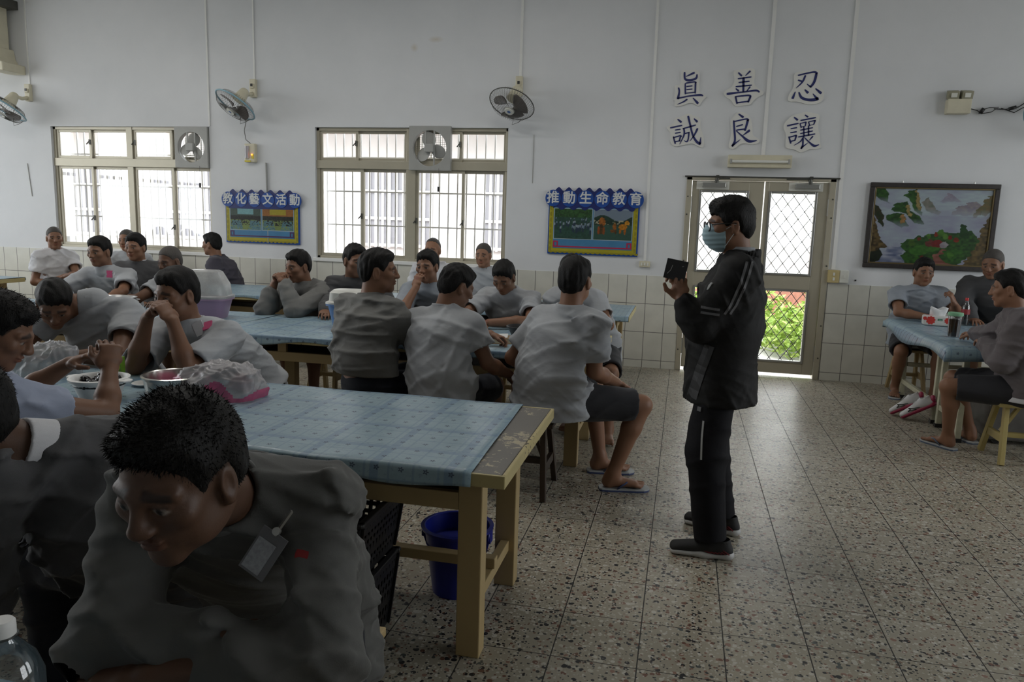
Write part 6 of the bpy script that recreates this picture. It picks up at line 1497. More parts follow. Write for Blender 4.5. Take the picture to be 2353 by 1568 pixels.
p21 = person('p21', 'standing man in a black tracksuit, glasses and pale blue mask, holding a notebook', (0.195, 3.60, 0.905), (0.190, 3.58, 1.508), 180, -168, 6, 0.97, 'black', True, 'blacktrack', False, 'fringe', 1.0, 0.008, 0.0038,
     La=dict(e=(0.085, 3.40, 1.065), w=(0.003, 3.40, 1.185), d=(-0.18, 0.02, 0.8), n=(-0.45, -0.8, 0.2), c=0.95, t=1.0), Ra=dict(e=(0.27, 3.82, 1.02), w=(0.20, 3.80, 0.82), d=(-0.2, 0, -1)),
     Ll=dict(a=(0.20, 3.425, 0.095), d=(-1, 0.04, 0), k=(-0.6, 3.40, 0.5)), Rl=dict(a=(0.255, 3.745, 0.095), d=(-0.9, 0.4, 0), k=(-0.6, 3.8, 0.5)), hem=0.70, strands=1800, seed=41, build=1.04, ws=1.08, lr=1.2, tl=1.04, feet=False, wr=0.004, slouch=0.0, hand_vox=0.0035, cuffL=0.80, vneck='grey', hem_drop=0.2, group='men in the dining hall')
del p21['root']['group']
shoe(p21['root'], p21['org'], (0.205, 3.425, 0.0), (-1, 0.04, 0), 1.0, (M_shoeblk, M_solew, M_black), accent=M_shoered)
shoe(p21['root'], p21['org'], (0.26, 3.745, 0.0), (-0.9, 0.42, 0), 1.0, (M_shoeblk, M_solew, M_black), accent=M_shoered)
def standing_details():
    I = p21; H, r, f, u, s, org, root = I['H'], I['hr'], I['fw'], I['u'], I['s'], I['org'], I['root']; B = np.array([r, f, u])
    P = lambda x, y, z: np.array(H)+s*(r*x+f*y+u*z)
    # mask: pleated shell over nose and chin
    g = Fld(); g.ell(P(0, 0.020, -0.045), A(0.071, 0.098, 0.082)*s, B, 0.0); g.ell(P(0, 0.088, -0.030), A(0.030, 0.034, 0.045)*s, B, 0.03)
    Hc = np.array(H)
    def pl(X, Y, Z):
        z = ((X-Hc[0])*u[0]+(Y-Hc[1])*u[1]+(Z-Hc[2])*u[2]); return 0.0035*np.abs(((z/0.021) % 1.0)-0.5)*2
    g.add(pl, (-99,)*3, (99,)*3, 0, '+')
    g.plane(P(0, 0.034, 0), -f); g.plane(P(0, 0, -0.012)+0, u*0.93-f*0.36); g.plane(P(0, 0, -0.118), -u)
    V, Q = g.surf(0.0038); m = mesh_from('face_mask', V, Q, cloth_mat('mask_pale_blue', (0.35, 0.49, 0.54), 0.8, 0.15), root, None, org)
    b = MB()
    for sx in (-1, 1):
        for z0, z1 in ((-0.016, 0.006), (-0.090, -0.032)):
            b.tube([Vector(P(sx*0.060, 0.036, z0)-org), Vector(P(sx*0.073, 0.018, z0*0.5+z1*0.5)-org), Vector(P(sx*0.080, -0.002, z1)-org), Vector(P(sx*0.083, -0.018, z1*0.5)-org)], 0.0016, 5)
    b.build('ear_loops', M_stripeW, m)
    # glasses
    b = MB(); rim = []
    for sx in (-1, 1):
        pts = []
        for a in np.linspace(0, 2*PI, 25)[:-1]:
            ca, sa = math.cos(a), math.sin(a); q = (abs(ca)**2.6+abs(sa)**2.6)**(-1/2.6)
            pts.append(Vector(P(sx*0.034+0.0245*q*ca, 0.104-0.10*abs(sx*0.034+0.0245*q*ca)**1.35, 0.004+0.0205*q*sa)-org))
        b.tube(pts, 0.0030, 6, closed=True); rim.append(pts)
        b.tube([Vector(P(sx*0.058, 0.094, 0.012)-org), Vector(P(sx*0.074, 0.05, 0.013)-org), Vector(P(sx*0.082, -0.005, 0.012)-org), Vector(P(sx*0.083, -0.025, 0.0)-org)], [0.0032, 0.0024, 0.0022, 0.002], 6)
    b.tube([Vector(P(-0.010, 0.1035, 0.010)-org), Vector(P(0, 0.106, 0.013)-org), Vector(P(0.010, 0.1035, 0.010)-org)], 0.0022, 6)
    gl = b.build('glasses', M_black, root, smooth=True)
    for pts in rim: MB().add(pts, [tuple(range(len(pts)))]).build('lens', glass_mat('spectacle_lens', (0.92, 0.90, 0.95), 0.02, 0.3), gl)
    # pale shirt collar and dark jacket collar
    collar_ring(I, CL['grey'], 'shirt_collar', 0.060, 0.066)
    N = I['N']; g = Fld(); cn = nrm(np.array(H)-u*0.08-f*0.05-N)
    g.cone(N-A(0, 0, 0.03), N+A(0.012, 0, 0.030), 0.106, 0.084, 0.0); g.cone(N-A(0, 0, 0.05), N+A(0.012, 0, 0.08), 0.092, 0.074, 0.006, 's'); g.cone(N+A(-0.12, 0, -0.02), N+A(-0.07, 0, 0.09), 0.045, 0.085, 0.01, 's'); g.plane(N+A(0.012, 0, 0.036), A(-0.22, 0, 1))
    V, Q = g.surf(0.005); mesh_from('jacket_collar', V, Q, CL['black'], root, None, org)
    # stripes, piping, panel, logo, label
    j = I['shirt']; D = (0, 1, 0)
    for dx in (0.0, 0.024): strip(I, j, [(0.262+dx, 3.4, 1.36), (0.240+dx, 3.4, 1.264), (0.208+dx, 3.4, 1.17), (0.186+dx, 3.4, 1.13)], 0.011, D, 'sleeve_stripe', M_stripe)
    for dz in (0.0, -0.022): strip(I, j, [(0.085, 3.4, 1.158+dz), (0.165, 3.4, 1.15+dz)], 0.010, D, 'forearm_stripe', M_stripe)
    strip(I, j, [(0.135, 3.4, 0.985), (0.105, 3.4, 0.87), (0.075, 3.4, 0.73)], 0.042, D, 'side_panel', mat('charcoal_panel', (0.022, 0.022, 0.023), 0.6), 0.003)
    emblem(I, j, (0.118, 3.4, 1.245), D, 0, 'chest_logo', M_stripeW, poly=[(-0.014, -0.016), (-0.002, -0.012), (0.012, 0.016), (0.004, 0.020), (-0.010, 0.004)], rot=0)
    tr = [c for c in root.children if c.name.startswith('trousers')][0]
    strip(I, tr, [(0.132, 3.35, 0.642), (0.130, 3.35, 0.56), (0.133, 3.35, 0.47)], 0.008, D, 'piping', M_stripeW)
    emblem(I, tr, (0.112, 3.35, 0.690), D, 0, 'trouser_label', M_stripe, poly=RECT(0.022, 0.020))
standing_details()
t = thing('notebook', (-0.030, 3.352, 1.312), 'black notebook held up in the hand of the standing man', 'notebook')
R = Euler((0.05, 0.17, 0.1)).to_matrix()
MB().box((0, 0, 0), (0.092, 0.004, 0.086), R).box((0, 0.010, 0), (0.092, 0.004, 0.086), R).build('cover', mat('black_cover', (0.012, 0.012, 0.014), 0.35), t, bevel=0.002)
MB().box((0.001, 0.005, 0), (0.086, 0.007, 0.080), R).build('pages', M_stripeW, t)
b = MB(); b.tube([R @ Vector(p) for p in ((-0.018, -0.003, 0.018), (-0.022, -0.003, -0.005), (-0.033, -0.003, -0.022))], 0.0012, 5).tube([R @ Vector(p) for p in ((0.030, -0.003, 0.022), (0.022, -0.003, 0.018))], 0.001, 5)
b.build('crease_lines', M_greyplastic, t)

# ---- stools under the seated men
ST = 'stools under the seated men'
stool(2.33, 5.60, 0.0, worn_wood('worn_pale_yellow', (0.46, 0.37, 0.14), (0.10, 0.07, 0.03), 0.5), 'pale yellow wooden stool under the man in the mauve-grey sweater', 0.405, 0.46, 0.26, ST)
stool(-0.84, 4.05, 0.0, M_brownwood, 'dark brown wooden stool under the stout man in flip-flops', 0.42, 0.42, 0.28, ST)
for x, y, who in ((-1.30, 3.97, 'reaching man in the light grey shirt'), (-1.82, 3.98, 'man in the charcoal jacket with the red emblem')):
    stool(x, y, 0.0, M_brownwood, 'dark brown stool under the '+who, 0.42, 0.40, 0.26, ST)
for x, y, who in ((-0.86, 1.64, 'nearest man with crossed arms'), (-1.34, 1.76, 'man cut off by the left edge'), (-2.26, 1.78, 'man in pale blue'), (-3.02, 3.64, 'bending man behind him in pale blue'), (-2.30, 3.70, 'man with clasped hands at the nearest table'), (-4.85, 5.80, 'man with the pink tag'), (-5.0, 6.24, 'man with the white collar'), (-4.18, 5.82, 'man with a dark face'), (-2.86, 5.80, 'man resting his chin on clasped hands'), (-2.40, 5.84, 'man behind the blue tub'), (-1.93, 5.84, 'cheek-leaning man'), (-1.27, 5.84, 'man looking down at the table'), (-0.66, 5.82, 'half-hidden man at the table end'), (2.14, 7.74, 'man against the wall'), (2.80, 7.70, 'man in the dark jacket at right'), (-2.5, 7.68, 'bald man in white'), (-1.98, 7.68, 'man with greying hair'), (-4.93, 7.6, 'man in the plum jacket'), (-6.24, 7.74, 'man farthest back'), (-6.96, 7.38, 'man in the white T-shirt')):
    stool(x, y, 0.0, M_yellow, 'yellow stool under the '+who, 0.42, 0.30, 0.24, ST)

# ================================================================== THINGS ON AND UNDER THE TABLES
def tub(name, loc, label, cat, r0, r1, h, m, wall=0.004, sx=1.0, sy=1.0, n=36, lip=0.012, extra=None, group=None):
    t = thing(name, loc, label, cat, group)
    prof = [(0.0, 0.0), (r0, 0.0), (r1, h), (r1+lip, h), (r1+lip, h-0.008), (r1+lip+0.003, h+0.003), (r1, h+0.006), (r1-wall, h+0.003), (r0-wall, 0.006), (0.0, 0.006)]
    MB().lathe(prof, n, (0, 0, 0), sx, sy).build('bowl_wall' if cat == 'bowl' else 'tub_wall', m, t, smooth=35)
    return t
M_blueb = mat('deep_blue_plastic', (0.010, 0.018, 0.22), 0.32, var=0.06)
t = tub('plastic_bucket', (-0.825, 2.80, 0), 'deep blue plastic bucket on the floor behind the front table leg', 'bucket', 0.098, 0.133, 0.275, M_blueb)
MB().tube([(-0.135*math.cos(a)*1.02, 0.05*math.sin(a)-0.03, 0.265-0.19*math.sin(a)) for a in np.linspace(0.0, PI, 15)], 0.005, 6).build('bail_handle', M_blueb, t, smooth=True)
for sx in (-1, 1): MB().box((sx*0.137, -0.005, 0.245), (0.016, 0.04, 0.05)).build('handle_lug', M_blueb, t, bevel=0.003)
MB().lathe([(0.1245, 0.20), (0.128, 0.205), (0.1285, 0.21)], 36).build('rib', M_blueb, t)
def crate(loc, label, h, rz=0.0):
    t = thing('plastic_crate', loc, label, 'crate', 'black crates under the front table', rz)
    X, Y = 0.27, 0.185; m = mat('black_crate_plastic', (0.011, 0.011, 0.012), 0.38)
    k = lambda z: 0.88+0.12*z/h
    MB().box((0, 0, 0.008), (2*X*0.88, 2*Y*0.88, 0.016)).build('base', m, t)
    for name, ux, uy, W, D in (('end_wall', 1, 0, Y, X), ('end_wall', -1, 0, Y, X), ('side_wall', 0, 1, X, Y), ('side_wall', 0, -1, X, Y)):
        b = MB()
        def bar(u0, z0, u1, z1, w):
            def P(u, z): kk = k(z); return ((ux*D+uy*0)*kk+(u*kk if ux == 0 else 0), (uy*D)*kk+(u*kk if uy == 0 else 0), z)
            b.beam(P(u0, z0), P(u1, z1), w if z0 == z1 else 0.008, 0.008 if z0 == z1 else w, (0, 0, 1) if z0 != z1 else (ux, uy, 0)) if False else b.beam(P(u0, z0), P(u1, z1), 0.008, w, (0, 0, 1)) if z0 == z1 else b.beam(P(u0, z0), P(u1, z1), w, 0.008, (ux, uy, 0.0001))
        for z, w in ((0.02, 0.03), (h*0.22, 0.012), (h*0.40, 0.035), (h*0.55, 0.014), (h*0.68, 0.014), (h*0.84, 0.03), (h-0.012, 0.03)): bar(-W, z, W, z, w)
        n = int(2*W/0.028)
        for i in range(n+1):
            u = -W+2*W*i/n; bar(u, 0.01, u, h-0.01, 0.013 if 0 < i < n else 0.03)
        b.build(name, m, t)
    b = MB()
    for ux, uy, L in ((0, 1, X), (0, -1, X), (1, 0, Y), (-1, 0, Y)): b.box((ux*X, uy*Y, h), (2*X+0.03 if ux == 0 else 0.022, 2*Y+0.03 if uy == 0 else 0.022, 0.014))
    b.build('rim', m, t, bevel=0.004)
    return t
crate((-1.235, 2.30, 0.0), 'lower black plastic crate on the floor beside the nearest man', 0.29)
crate((-1.225, 2.33, 0.294), 'upper slotted black crate stacked beneath the nearest table', 0.225)
M_clear = glass_mat('clear_plastic', (0.93, 0.95, 0.96), 0.06, 0.25)
def bottle(loc, label, h, r, m_body, m_cap, liquid=None, lie=None, lab=None, capr=0.015):
    t = thing('plastic_bottle', loc, label, 'bottle')
    prof = [(0, 0.002), (r*0.9, 0.0), (r, 0.012), (r, h*0.32), (r*0.95, h*0.36), (r, h*0.40), (r, h*0.62), (r*0.82, h*0.74), (r*0.5, h*0.83), (capr*0.85, h*0.88), (capr*0.85, h*0.93)]
    b = MB().lathe(prof, 28).build('bottle_body', m_body, t, smooth=60)
    c = MB().lathe([(capr, h*0.905), (capr*1.02, h*0.95), (capr, h-0.003), (capr*0.85, h), (0, h)], 28).build('cap', m_cap, t, smooth=40)
    MB().lathe([(capr*1.15, h*0.895), (capr*1.15, h*0.905)], 24).build('neck_ring', m_body, t)
    if liquid: MB().lathe([(0, 0.004), (r*0.92, 0.006), (r*0.94, h*0.32), (r*0.94, h*0.60), (r*0.78, h*0.72), (0, h*0.72)], 28).build('drink', liquid, t, smooth=60)
    if lab: MB().lathe([(r*1.005, h*0.40), (r*1.01, h*0.41), (r*1.01, h*0.58), (r*1.005, h*0.59)], 28).build('label_band', lab, t)
    if lie: t.rotation_euler = lie
    return t
bottle((-0.865, 0.775, TZ+0.006), 'clear plastic water bottle with a white cap in the bottom left corner', 0.222, 0.047, M_clear, M_white, capr=0.0165)
bottle((-0.80, 2.66, 0.596), 'clear bottle with a white cap lying on the front table shelf', 0.21, 0.032, M_clear, M_white, lie=(PI/2, 0, 0.08))
t = tub('green_bowl', (-1.28, 2.62, 0.561), 'dark green bowl on the shelf under the nearest table', 'bowl', 0.06, 0.095, 0.07, mat('green_plastic', (0.02, 0.11, 0.05), 0.4))

def bag(name, loc, rx, ry, h, label, m, seed, two=None, peak=(0.2, 0.1)):
    """Crumpled thin plastic bag: a wrinkled shell with creases, standing on its own base."""
    rnd = np.random.RandomState(seed); t = thing(name, loc, label, 'plastic bag')
    nu, nv = 96, 40; V = []; ph = rnd.rand(8)*6
    dirs = [(nrm(rnd.randn(3)), rnd.uniform(5, 13), rnd.rand()*6) for _ in range(9)]
    for j in range(nv+1):
        v = j/nv; e = v*PI/2
        for i in range(nu):
            a = 2*PI*i/nu; d = A(math.cos(a)*math.cos(e), math.sin(a)*math.cos(e), math.sin(e))
            q = 0
            for n_, f_, p_ in dirs: q += (1-abs(math.sin((d @ n_)*f_*0.55+p_+1.4*math.sin((d @ n_[::-1])*5+p_))))**3
            k = 0.84+0.035*q+0.13*math.sin(2*a+ph[0]+2*v)+0.07*math.sin(5*a+ph[1]-4*v)
            pk = math.exp(-((a-ph[2]) % (2*PI)-PI)**2*0.8)*v*(1-v)*1.2
            x = rx*k*math.copysign(abs(d[0])**0.8, d[0])+peak[0]*rx*v; y = ry*k*math.copysign(abs(d[1])**0.8, d[1])+peak[1]*ry*v
            V.append((x, y, max(0.001, h*(d[2]**0.8)*(0.86+0.05*q)+h*0.35*pk)))
    Q = [(j*nu+i, j*nu+(i+1) % nu, (j+1)*nu+(i+1) % nu, (j+1)*nu+i) for j in range(nv) for i in range(nu)]
    V = np.array(V); Q = np.array(Q)
    if two is None:
        me = np_mesh('film', V, Q); link('film', me, m, t, True)
    else:
        cz = V[Q].mean(1)[:, 2]; wv = h*0.34+0.22*h*np.sin(V[Q].mean(1)[:, 0]*30)
        for nm, mm, k in (('pink_film', two, cz < wv), ('clear_film', m, cz >= wv)):
            v, q = compact(V, Q[k]); me = np_mesh(nm, v, q); link(nm, me, mm, t, True)
    return t
M_film = film_mat('clear_bag_film', (0.50, 0.48, 0.49), 0.62); M_pinkf = film_mat('pink_bag_film', (0.52, 0.09, 0.20), 0.85)
bag('plastic_bag', (-1.90, 2.80, TZ+0.006), 0.20, 0.135, 0.15, 'crumpled pink and clear plastic bag on the nearest table', M_film, 5, M_pinkf, (0.25, 0.2))
bag('plastic_bag', (-2.86, 2.90, TZ+0.006), 0.15, 0.10, 0.16, 'crumpled clear plastic bag behind the eating man in pale blue', film_mat('milky_bag_film', (0.46, 0.46, 0.48), 0.6), 9)
bag('plastic_bag', (-1.62, 2.52, 0.561), 0.16, 0.10, 0.09, 'clear bag stuffed on the shelf under the nearest table', M_film, 14)
t = tub('serving_bowl', (-2.31, 2.60, TZ+0.006), 'white plastic bowl with ear handles, full of dark food', 'bowl', 0.075, 0.105, 0.085, M_white, lip=0.008)
for sx in (-1, 1): MB().prism([(sx*0.105, -0.035), (sx*0.138, -0.026), (sx*0.150, 0.0), (sx*0.138, 0.026), (sx*0.105, 0.035)], 0.078, 0.086, 'z').build('ear_handle', M_white, t, bevel=0.003)
b = MB(); rnd = random.Random(4)
for i in range(46):
    a = rnd.random()*6.3; q = 0.085*rnd.random()**0.5; b.ball((q*math.cos(a), q*math.sin(a), 0.066+0.016*rnd.random()), (rnd.uniform(0.012, 0.024), rnd.uniform(0.010, 0.02), 0.010), 8, 6, Euler((rnd.random(), rnd.random(), rnd.random()*6)).to_matrix())
b.lathe([(0, 0.055), (0.098, 0.058), (0.098, 0.066), (0, 0.070)], 24)
tag(b.build('dark_food', mat('dark_seaweed', (0.008, 0.006, 0.006), 0.25), t, smooth=True), None, None, None, 'stuff')
t = tub('steel_pot', (-2.10, 2.79, TZ+0.006), 'wide stainless steel basin beside the pink plastic bag', 'basin', 0.115, 0.125, 0.075, mat('stainless_steel', (0.55, 0.53, 0.50), 0.22, 1.0), lip=0.006)
t = thing('steel_plate', (-2.30, 2.86, TZ+0.006), 'small white saucer between the steel basin and the white bowl', 'plate'); MB().lathe([(0, 0), (0.035, 0), (0.058, 0.012), (0.056, 0.014), (0.034, 0.004), (0, 0.004)], 28).build('dish', M_white, t, smooth=40)
def carton(loc, rz, label, lie=False):
    t = thing('drink_carton', loc, label, 'carton', None, rz)
    w, d, h = 0.058, 0.042, 0.108
    MB().box((0, 0, h/2), (w, d, h)).build('box', mat('carton_green', (0.17, 0.33, 0.03), 0.35, var=0.25, vscale=28), t, bevel=0.002)
    f = -d/2-0.0006
    b = MB().prism([(0.004+0.021*math.cos(a), 0.066+0.021*math.sin(a)) for a in np.linspace(0, 2*PI, 25)[:-1]], f-0.0004, f+0.001).build('fruit_mark', mat('carton_yellow', (0.52, 0.43, 0.05), 0.4), t)
    MB().prism([(0.006+0.012*math.cos(a), 0.070+0.007*math.sin(a)) for a in np.linspace(0, 2*PI, 21)[:-1]], f-0.0009, f+0.001).build('oval_mark', mat('carton_red', (0.32, 0.03, 0.05), 0.4), t)
    b = MB()
    for i, (x, z) in enumerate(((-0.010, 0.094), (-0.002, 0.096), (0.006, 0.095), (0.013, 0.098))): b.beam((x-0.003, f-0.0006, z-0.005), (x+0.003, f-0.0006, z+0.004), 0.0012, 0.002).beam((x-0.003, f-0.0006, z+0.003), (x+0.003, f-0.0006, z+0.004), 0.0012, 0.002)
    for i in range(3): b.beam((-0.012, f-0.0006, 0.040-i*0.008), (0.012, f-0.0006, 0.041-i*0.008), 0.0012, 0.003)
    b.build('print', mat('carton_darkgreen', (0.02, 0.10, 0.03), 0.4), t)
    MB().box((0.012, f-0.0002, 0.014), (0.032, 0.001, 0.022)).build('base_print', mat('carton_pale', (0.40, 0.42, 0.34), 0.4), t)
    MB().box((-0.014, 0, h+0.0008), (0.012, d*0.98, 0.0016)).build('seal_flap', M_creamlt, t)
    if lie: t.rotation_euler = (PI/2, 0, rz); t.location.z += 0.021
    return t
carton((-2.485, 2.905, TZ+0.006), 0.25, 'green drink carton standing by the eating man\'s hands')
carton((-2.93, 2.64, TZ+0.006), 1.2, 'green drink carton lying left of the eating man\'s hands', True)

# lilac tub with a clear dome, blue tub with a white lid, trays, cup, book, bowl on the middle row
M_lilac = mat('lilac_plastic', (0.33, 0.22, 0.34), 0.35)
def sq_lathe(prof, p=4.0, n=44):
    b = MB(); vs = []; fs = []; m = len(prof)
    for r, z in prof:
        for i in range(n):
            a = 2*PI*i/n; c, s_ = math.cos(a), math.sin(a); q = (abs(c)**p+abs(s_)**p)**(-1/p); vs.append((r*q*c*1.15, r*q*s_*0.9, z))
    for j in range(m-1):
        for i in range(n): fs.append((j*n+i, j*n+(i+1) % n, (j+1)*n+(i+1) % n, (j+1)*n+i))
    fs.append(tuple(range(n-1, -1, -1))); fs.append(tuple(range((m-1)*n, m*n)))
    return b.add(vs, fs)
t = thing('food_tub', (-3.42, 4.92, TZ+0.006), 'lilac plastic tub with a tall clear domed lid, behind the man with clasped hands', 'tub', None, 0.2)
sq_lathe([(0.125, 0.0), (0.155, 0.135), (0.168, 0.137), (0.168, 0.150), (0.155, 0.150)]).build('tub_wall', M_lilac, t, smooth=35)
sq_lathe([(0.170, 0.150), (0.170, 0.165), (0.155, 0.172), (0.146, 0.25), (0.105, 0.34), (0.085, 0.35)]).build('domed_lid', film_mat('tub_lid_film', (0.55, 0.56, 0.55), 0.60, 0.15), t, smooth=35)
t = thing('food_tub', (-2.22, 4.80, TZ+0.006), 'light blue plastic tub with a white lid beside the man in charcoal', 'tub', None, 0.1)
sq_lathe([(0.085, 0.0), (0.115, 0.165), (0.128, 0.167), (0.128, 0.180)]).build('tub_wall', mat('light_blue_plastic', (0.13, 0.24, 0.48), 0.35), t, smooth=35)
sq_lathe([(0.130, 0.180), (0.128, 0.192), (0.110, 0.20), (0.106, 0.255), (0.085, 0.275)]).build('lid', mat('milky_lid', (0.58, 0.58, 0.54), 0.4), t, smooth=35)
M_ss = mat('tray_steel', (0.50, 0.50, 0.49), 0.28, 0.95)
for k in range(7):
    t = thing('steel_tray', (-4.10+0.01*(k % 3), 4.82, TZ+0.006+k*0.0185), 'steel food tray in the stack left of the lilac tub', 'tray', 'stacked steel trays')
    MB().lathe([(0, 0), (0.12, 0.0), (0.135, 0.016), (0.142, 0.0165), (0.142, 0.0175), (0.133, 0.0175), (0.118, 0.002), (0, 0.002)], 30, (0, 0, 0), 1.15, 0.85).build('tray_pan', M_ss, t, smooth=35)
t = thing('amber_cup', (-2.00, 5.06, TZ+0.006), 'tall cup of amber tea with a clear domed lid on the middle table', 'cup')
MB().lathe([(0.0, 0.002), (0.036, 0.0), (0.045, 0.13), (0.0, 0.13)], 28).build('tea', mat('amber_tea', (0.30, 0.20, 0.06), 0.25), t, smooth=40)
MB().lathe([(0.038, 0.0), (0.049, 0.15), (0.052, 0.15), (0.052, 0.156), (0.040, 0.172), (0.015, 0.18)], 28).build('cup_wall', M_clear, t, smooth=40)
t = thing('open_book', (-1.12, 4.66, TZ+0.006), 'thick tan book with a folded page under the reaching hand', 'book', None, 0.3)
MB().box((0, 0, 0.019), (0.17, 0.13, 0.030)).build('pages', mat('aged_pages', (0.42, 0.36, 0.24), 0.8, var=0.1, vscale=90), t)
MB().box((0, 0, 0.002), (0.175, 0.135, 0.004)).box((0.0, 0, 0.036), (0.175, 0.135, 0.004)).build('cover', mat('tan_cover', (0.30, 0.19, 0.09), 0.6, var=0.15), t, bevel=0.001)
MB().add([(-0.06, -0.04, 0.039), (0.05, -0.05, 0.040), (0.06, 0.05, 0.052), (-0.05, 0.06, 0.045), (-0.06, -0.04, 0.0385), (0.05, -0.05, 0.0395), (0.06, 0.05, 0.0515), (-0.05, 0.06, 0.0445)], [(0, 1, 2, 3), (7, 6, 5, 4), (0, 4, 5, 1), (1, 5, 6, 2), (2, 6, 7, 3), (3, 7, 4, 0)]).build('loose_page', mat('page_white', (0.60, 0.60, 0.58), 0.8), t)
t = tub('black_bowl', (-1.02, 4.92, TZ+0.006), 'shallow black bowl beside the tan book on the middle table', 'bowl', 0.070, 0.105, 0.075, M_black, lip=0.006)
t = tub('white_bag', (-0.98, 4.78, 0.561), 'crumpled white bag on the shelf under the middle table', 'bag', 0.08, 0.10, 0.06, M_white)

# ---- right-hand desks
M_leg = mat('cream_tube_steel', (0.50, 0.49, 0.36), 0.4, 0.1, var=0.12, vscale=20)
def desk(y0, y1, label):
    t = thing('school_desk', (2.03, y0, 0), label, 'desk', 'desks pushed together at right')
    L = y1-y0; X2 = 1.15
    MB().bx(-0.13, X2+0.12, -0.12 if y0 < 6 else -0.03, L+0.04, TZ-0.03, TZ).build('desktop', mat('desk_top_board', (0.30, 0.22, 0.12), 0.5), t)
    for x in (0, X2):
        for y in (0, L): MB().bx(x-0.02, x+0.02, y-0.02 if y == 0 else y-0.02, y+0.02, 0.0, TZ-0.03).build('leg', M_leg, t, bevel=0.004)
        MB().bx(x-0.015, x+0.015, 0.02, L-0.02, 0.14, 0.18).bx(x-0.015, x+0.015, 0.02, L-0.02, 0.58, 0.62).build('end_bar', M_leg, t, bevel=0.003)
    MB().bx(0.02, X2-0.02, L-0.035, L-0.005, 0.30, 0.335).build('rear_bar', M_leg, t)
    for y in (0, L): MB().bx(-0.025, 0.025, y-0.025, y+0.025, 0.0, 0.03).build('foot_cap', M_black, t)
    return t
desk(6.50, 7.44, 'cream-legged school desk against the wall under the painting')
desk(5.95, 6.38, 'cream-legged school desk nearer us, a jar of dark drink on it')
def desk_cloth():
    x0, x1, y0, y1 = 1.88, 3.32, 5.82, 7.50; rnd = random.Random(2); vs = []; nx, ny = 50, 60
    for j in range(ny+1):
        for i in range(nx+1):
            u, v = i/nx, j/ny; x = x0-0.10+(x1-x0+0.20)*u; y = y0-0.10+(y1-y0+0.20)*v; dx = max(0, x0-x, x-x1); dy = max(0, y0-y, y-y1)
            z = TZ+0.004+0.002*math.sin(x*9)*math.sin(y*7); w = 0.5+0.5*math.sin(y*5+x*3)
            if dx or dy:
                d = max(dx, dy); z = TZ+0.003-d*(0.75+0.5*w); x = min(max(x, x0-0.03), x1+0.03) if dx else x; y = min(max(y, y0-0.03), y1+0.03) if dy else y
                x += (-1 if x < 2.5 else 1)*(0.02*w*(dx > 0)+0.01*(dx > 0)); y += (-1 if y < 6.5 else 1)*(0.03*w*(dy > 0))
            vs.append((x, y, z))
    n = nx+1; q = [(j*n+i, j*n+i+1, (j+1)*n+i+1, (j+1)*n+i) for j in range(ny) for i in range(nx)]
    o = link('tablecloth', np_mesh('tablecloth', np.array(vs), np.array(q)), M_cloth, None, True); s = o.modifiers.new('thick', 'SOLIDIFY'); s.thickness = 0.0015; s.offset = 1
    tag(o, 'blue oilcloth drooping over the two school desks at right', 'tablecloth', 'blue check oilcloths')
desk_cloth()
t = thing('tissue_box', (2.14, 7.06, TZ+0.008), 'white tissue pack with red flowers on the right table', 'tissue box', None, -0.12)
MB().box((0, 0, 0.042), (0.215, 0.11, 0.084)).build('carton', mat('tissue_carton', (0.60, 0.60, 0.57), 0.45), t, bevel=0.012)
b = MB()
for x, z, r in ((-0.055, 0.045, 0.034), (0.075, 0.048, 0.026), (-0.10, 0.06, 0.015)): b.prism([(x+r*(1+0.12*math.sin(9*a))*math.cos(a), z+r*(1+0.12*math.sin(9*a))*math.sin(a)) for a in np.linspace(0, 2*PI, 37)[:-1]], -0.0565, -0.0545)
b.prism([(-0.06+0.03*math.cos(a), -0.01+0.02*math.sin(a)) for a in np.linspace(0, 2*PI, 25)[:-1]], 0.0835, 0.0855, 'z')
b.build('red_flowers', mat('flower_red', (0.52, 0.04, 0.03), 0.5), t)
MB().box((0.015, -0.0555, 0.052), (0.036, 0.002, 0.016)).build('green_mark', mat('mark_green', (0.02, 0.16, 0.08), 0.5), t)
MB().box((0.015, -0.0567, 0.052), (0.024, 0.001, 0.004)).box((0.015, -0.0557, 0.034), (0.04, 0.001, 0.004)).build('small_print', M_creamlt, t)
b = MB(); vs = []; fs = []; n = 24
for j, (r, z) in enumerate(((0.05, 0.083), (0.055, 0.115), (0.062, 0.14), (0.045, 0.150), (0.02, 0.128))):
    for i in range(n):
        a = 2*PI*i/n; k = 1+0.18*math.sin(3*a+j); vs.append((r*k*1.1*math.cos(a), r*k*0.55*math.sin(a), z+0.012*math.sin(2*a+1)*(j > 1)))
for j in range(4):
    for i in range(n): fs.append((j*n+i, j*n+(i+1) % n, (j+1)*n+(i+1) % n, (j+1)*n+i))
b.add(vs, fs).build('tissue', mat('tissue_white', (0.66, 0.66, 0.66), 0.9), t, smooth=True)
t = thing('drink_jar', (2.045, 6.33, TZ+0.008), 'tall jar of dark brown drink with a pale green lid on the right table', 'jar')
MB().lathe([(0, 0.004), (0.037, 0.004), (0.043, 0.135), (0, 0.135)], 28).build('drink', mat('dark_brown_drink', (0.025, 0.012, 0.008), 0.12), t, smooth=40)
MB().lathe([(0.0, 0.0), (0.039, 0.0), (0.048, 0.168), (0.046, 0.168)], 28).build('jar_wall', M_clear, t, smooth=40)
MB().lathe([(0.050, 0.160), (0.053, 0.165), (0.053, 0.182), (0.048, 0.186), (0, 0.184)], 28).build('lid', mat('pale_green_lid', (0.22, 0.46, 0.27), 0.4), t, smooth=40)
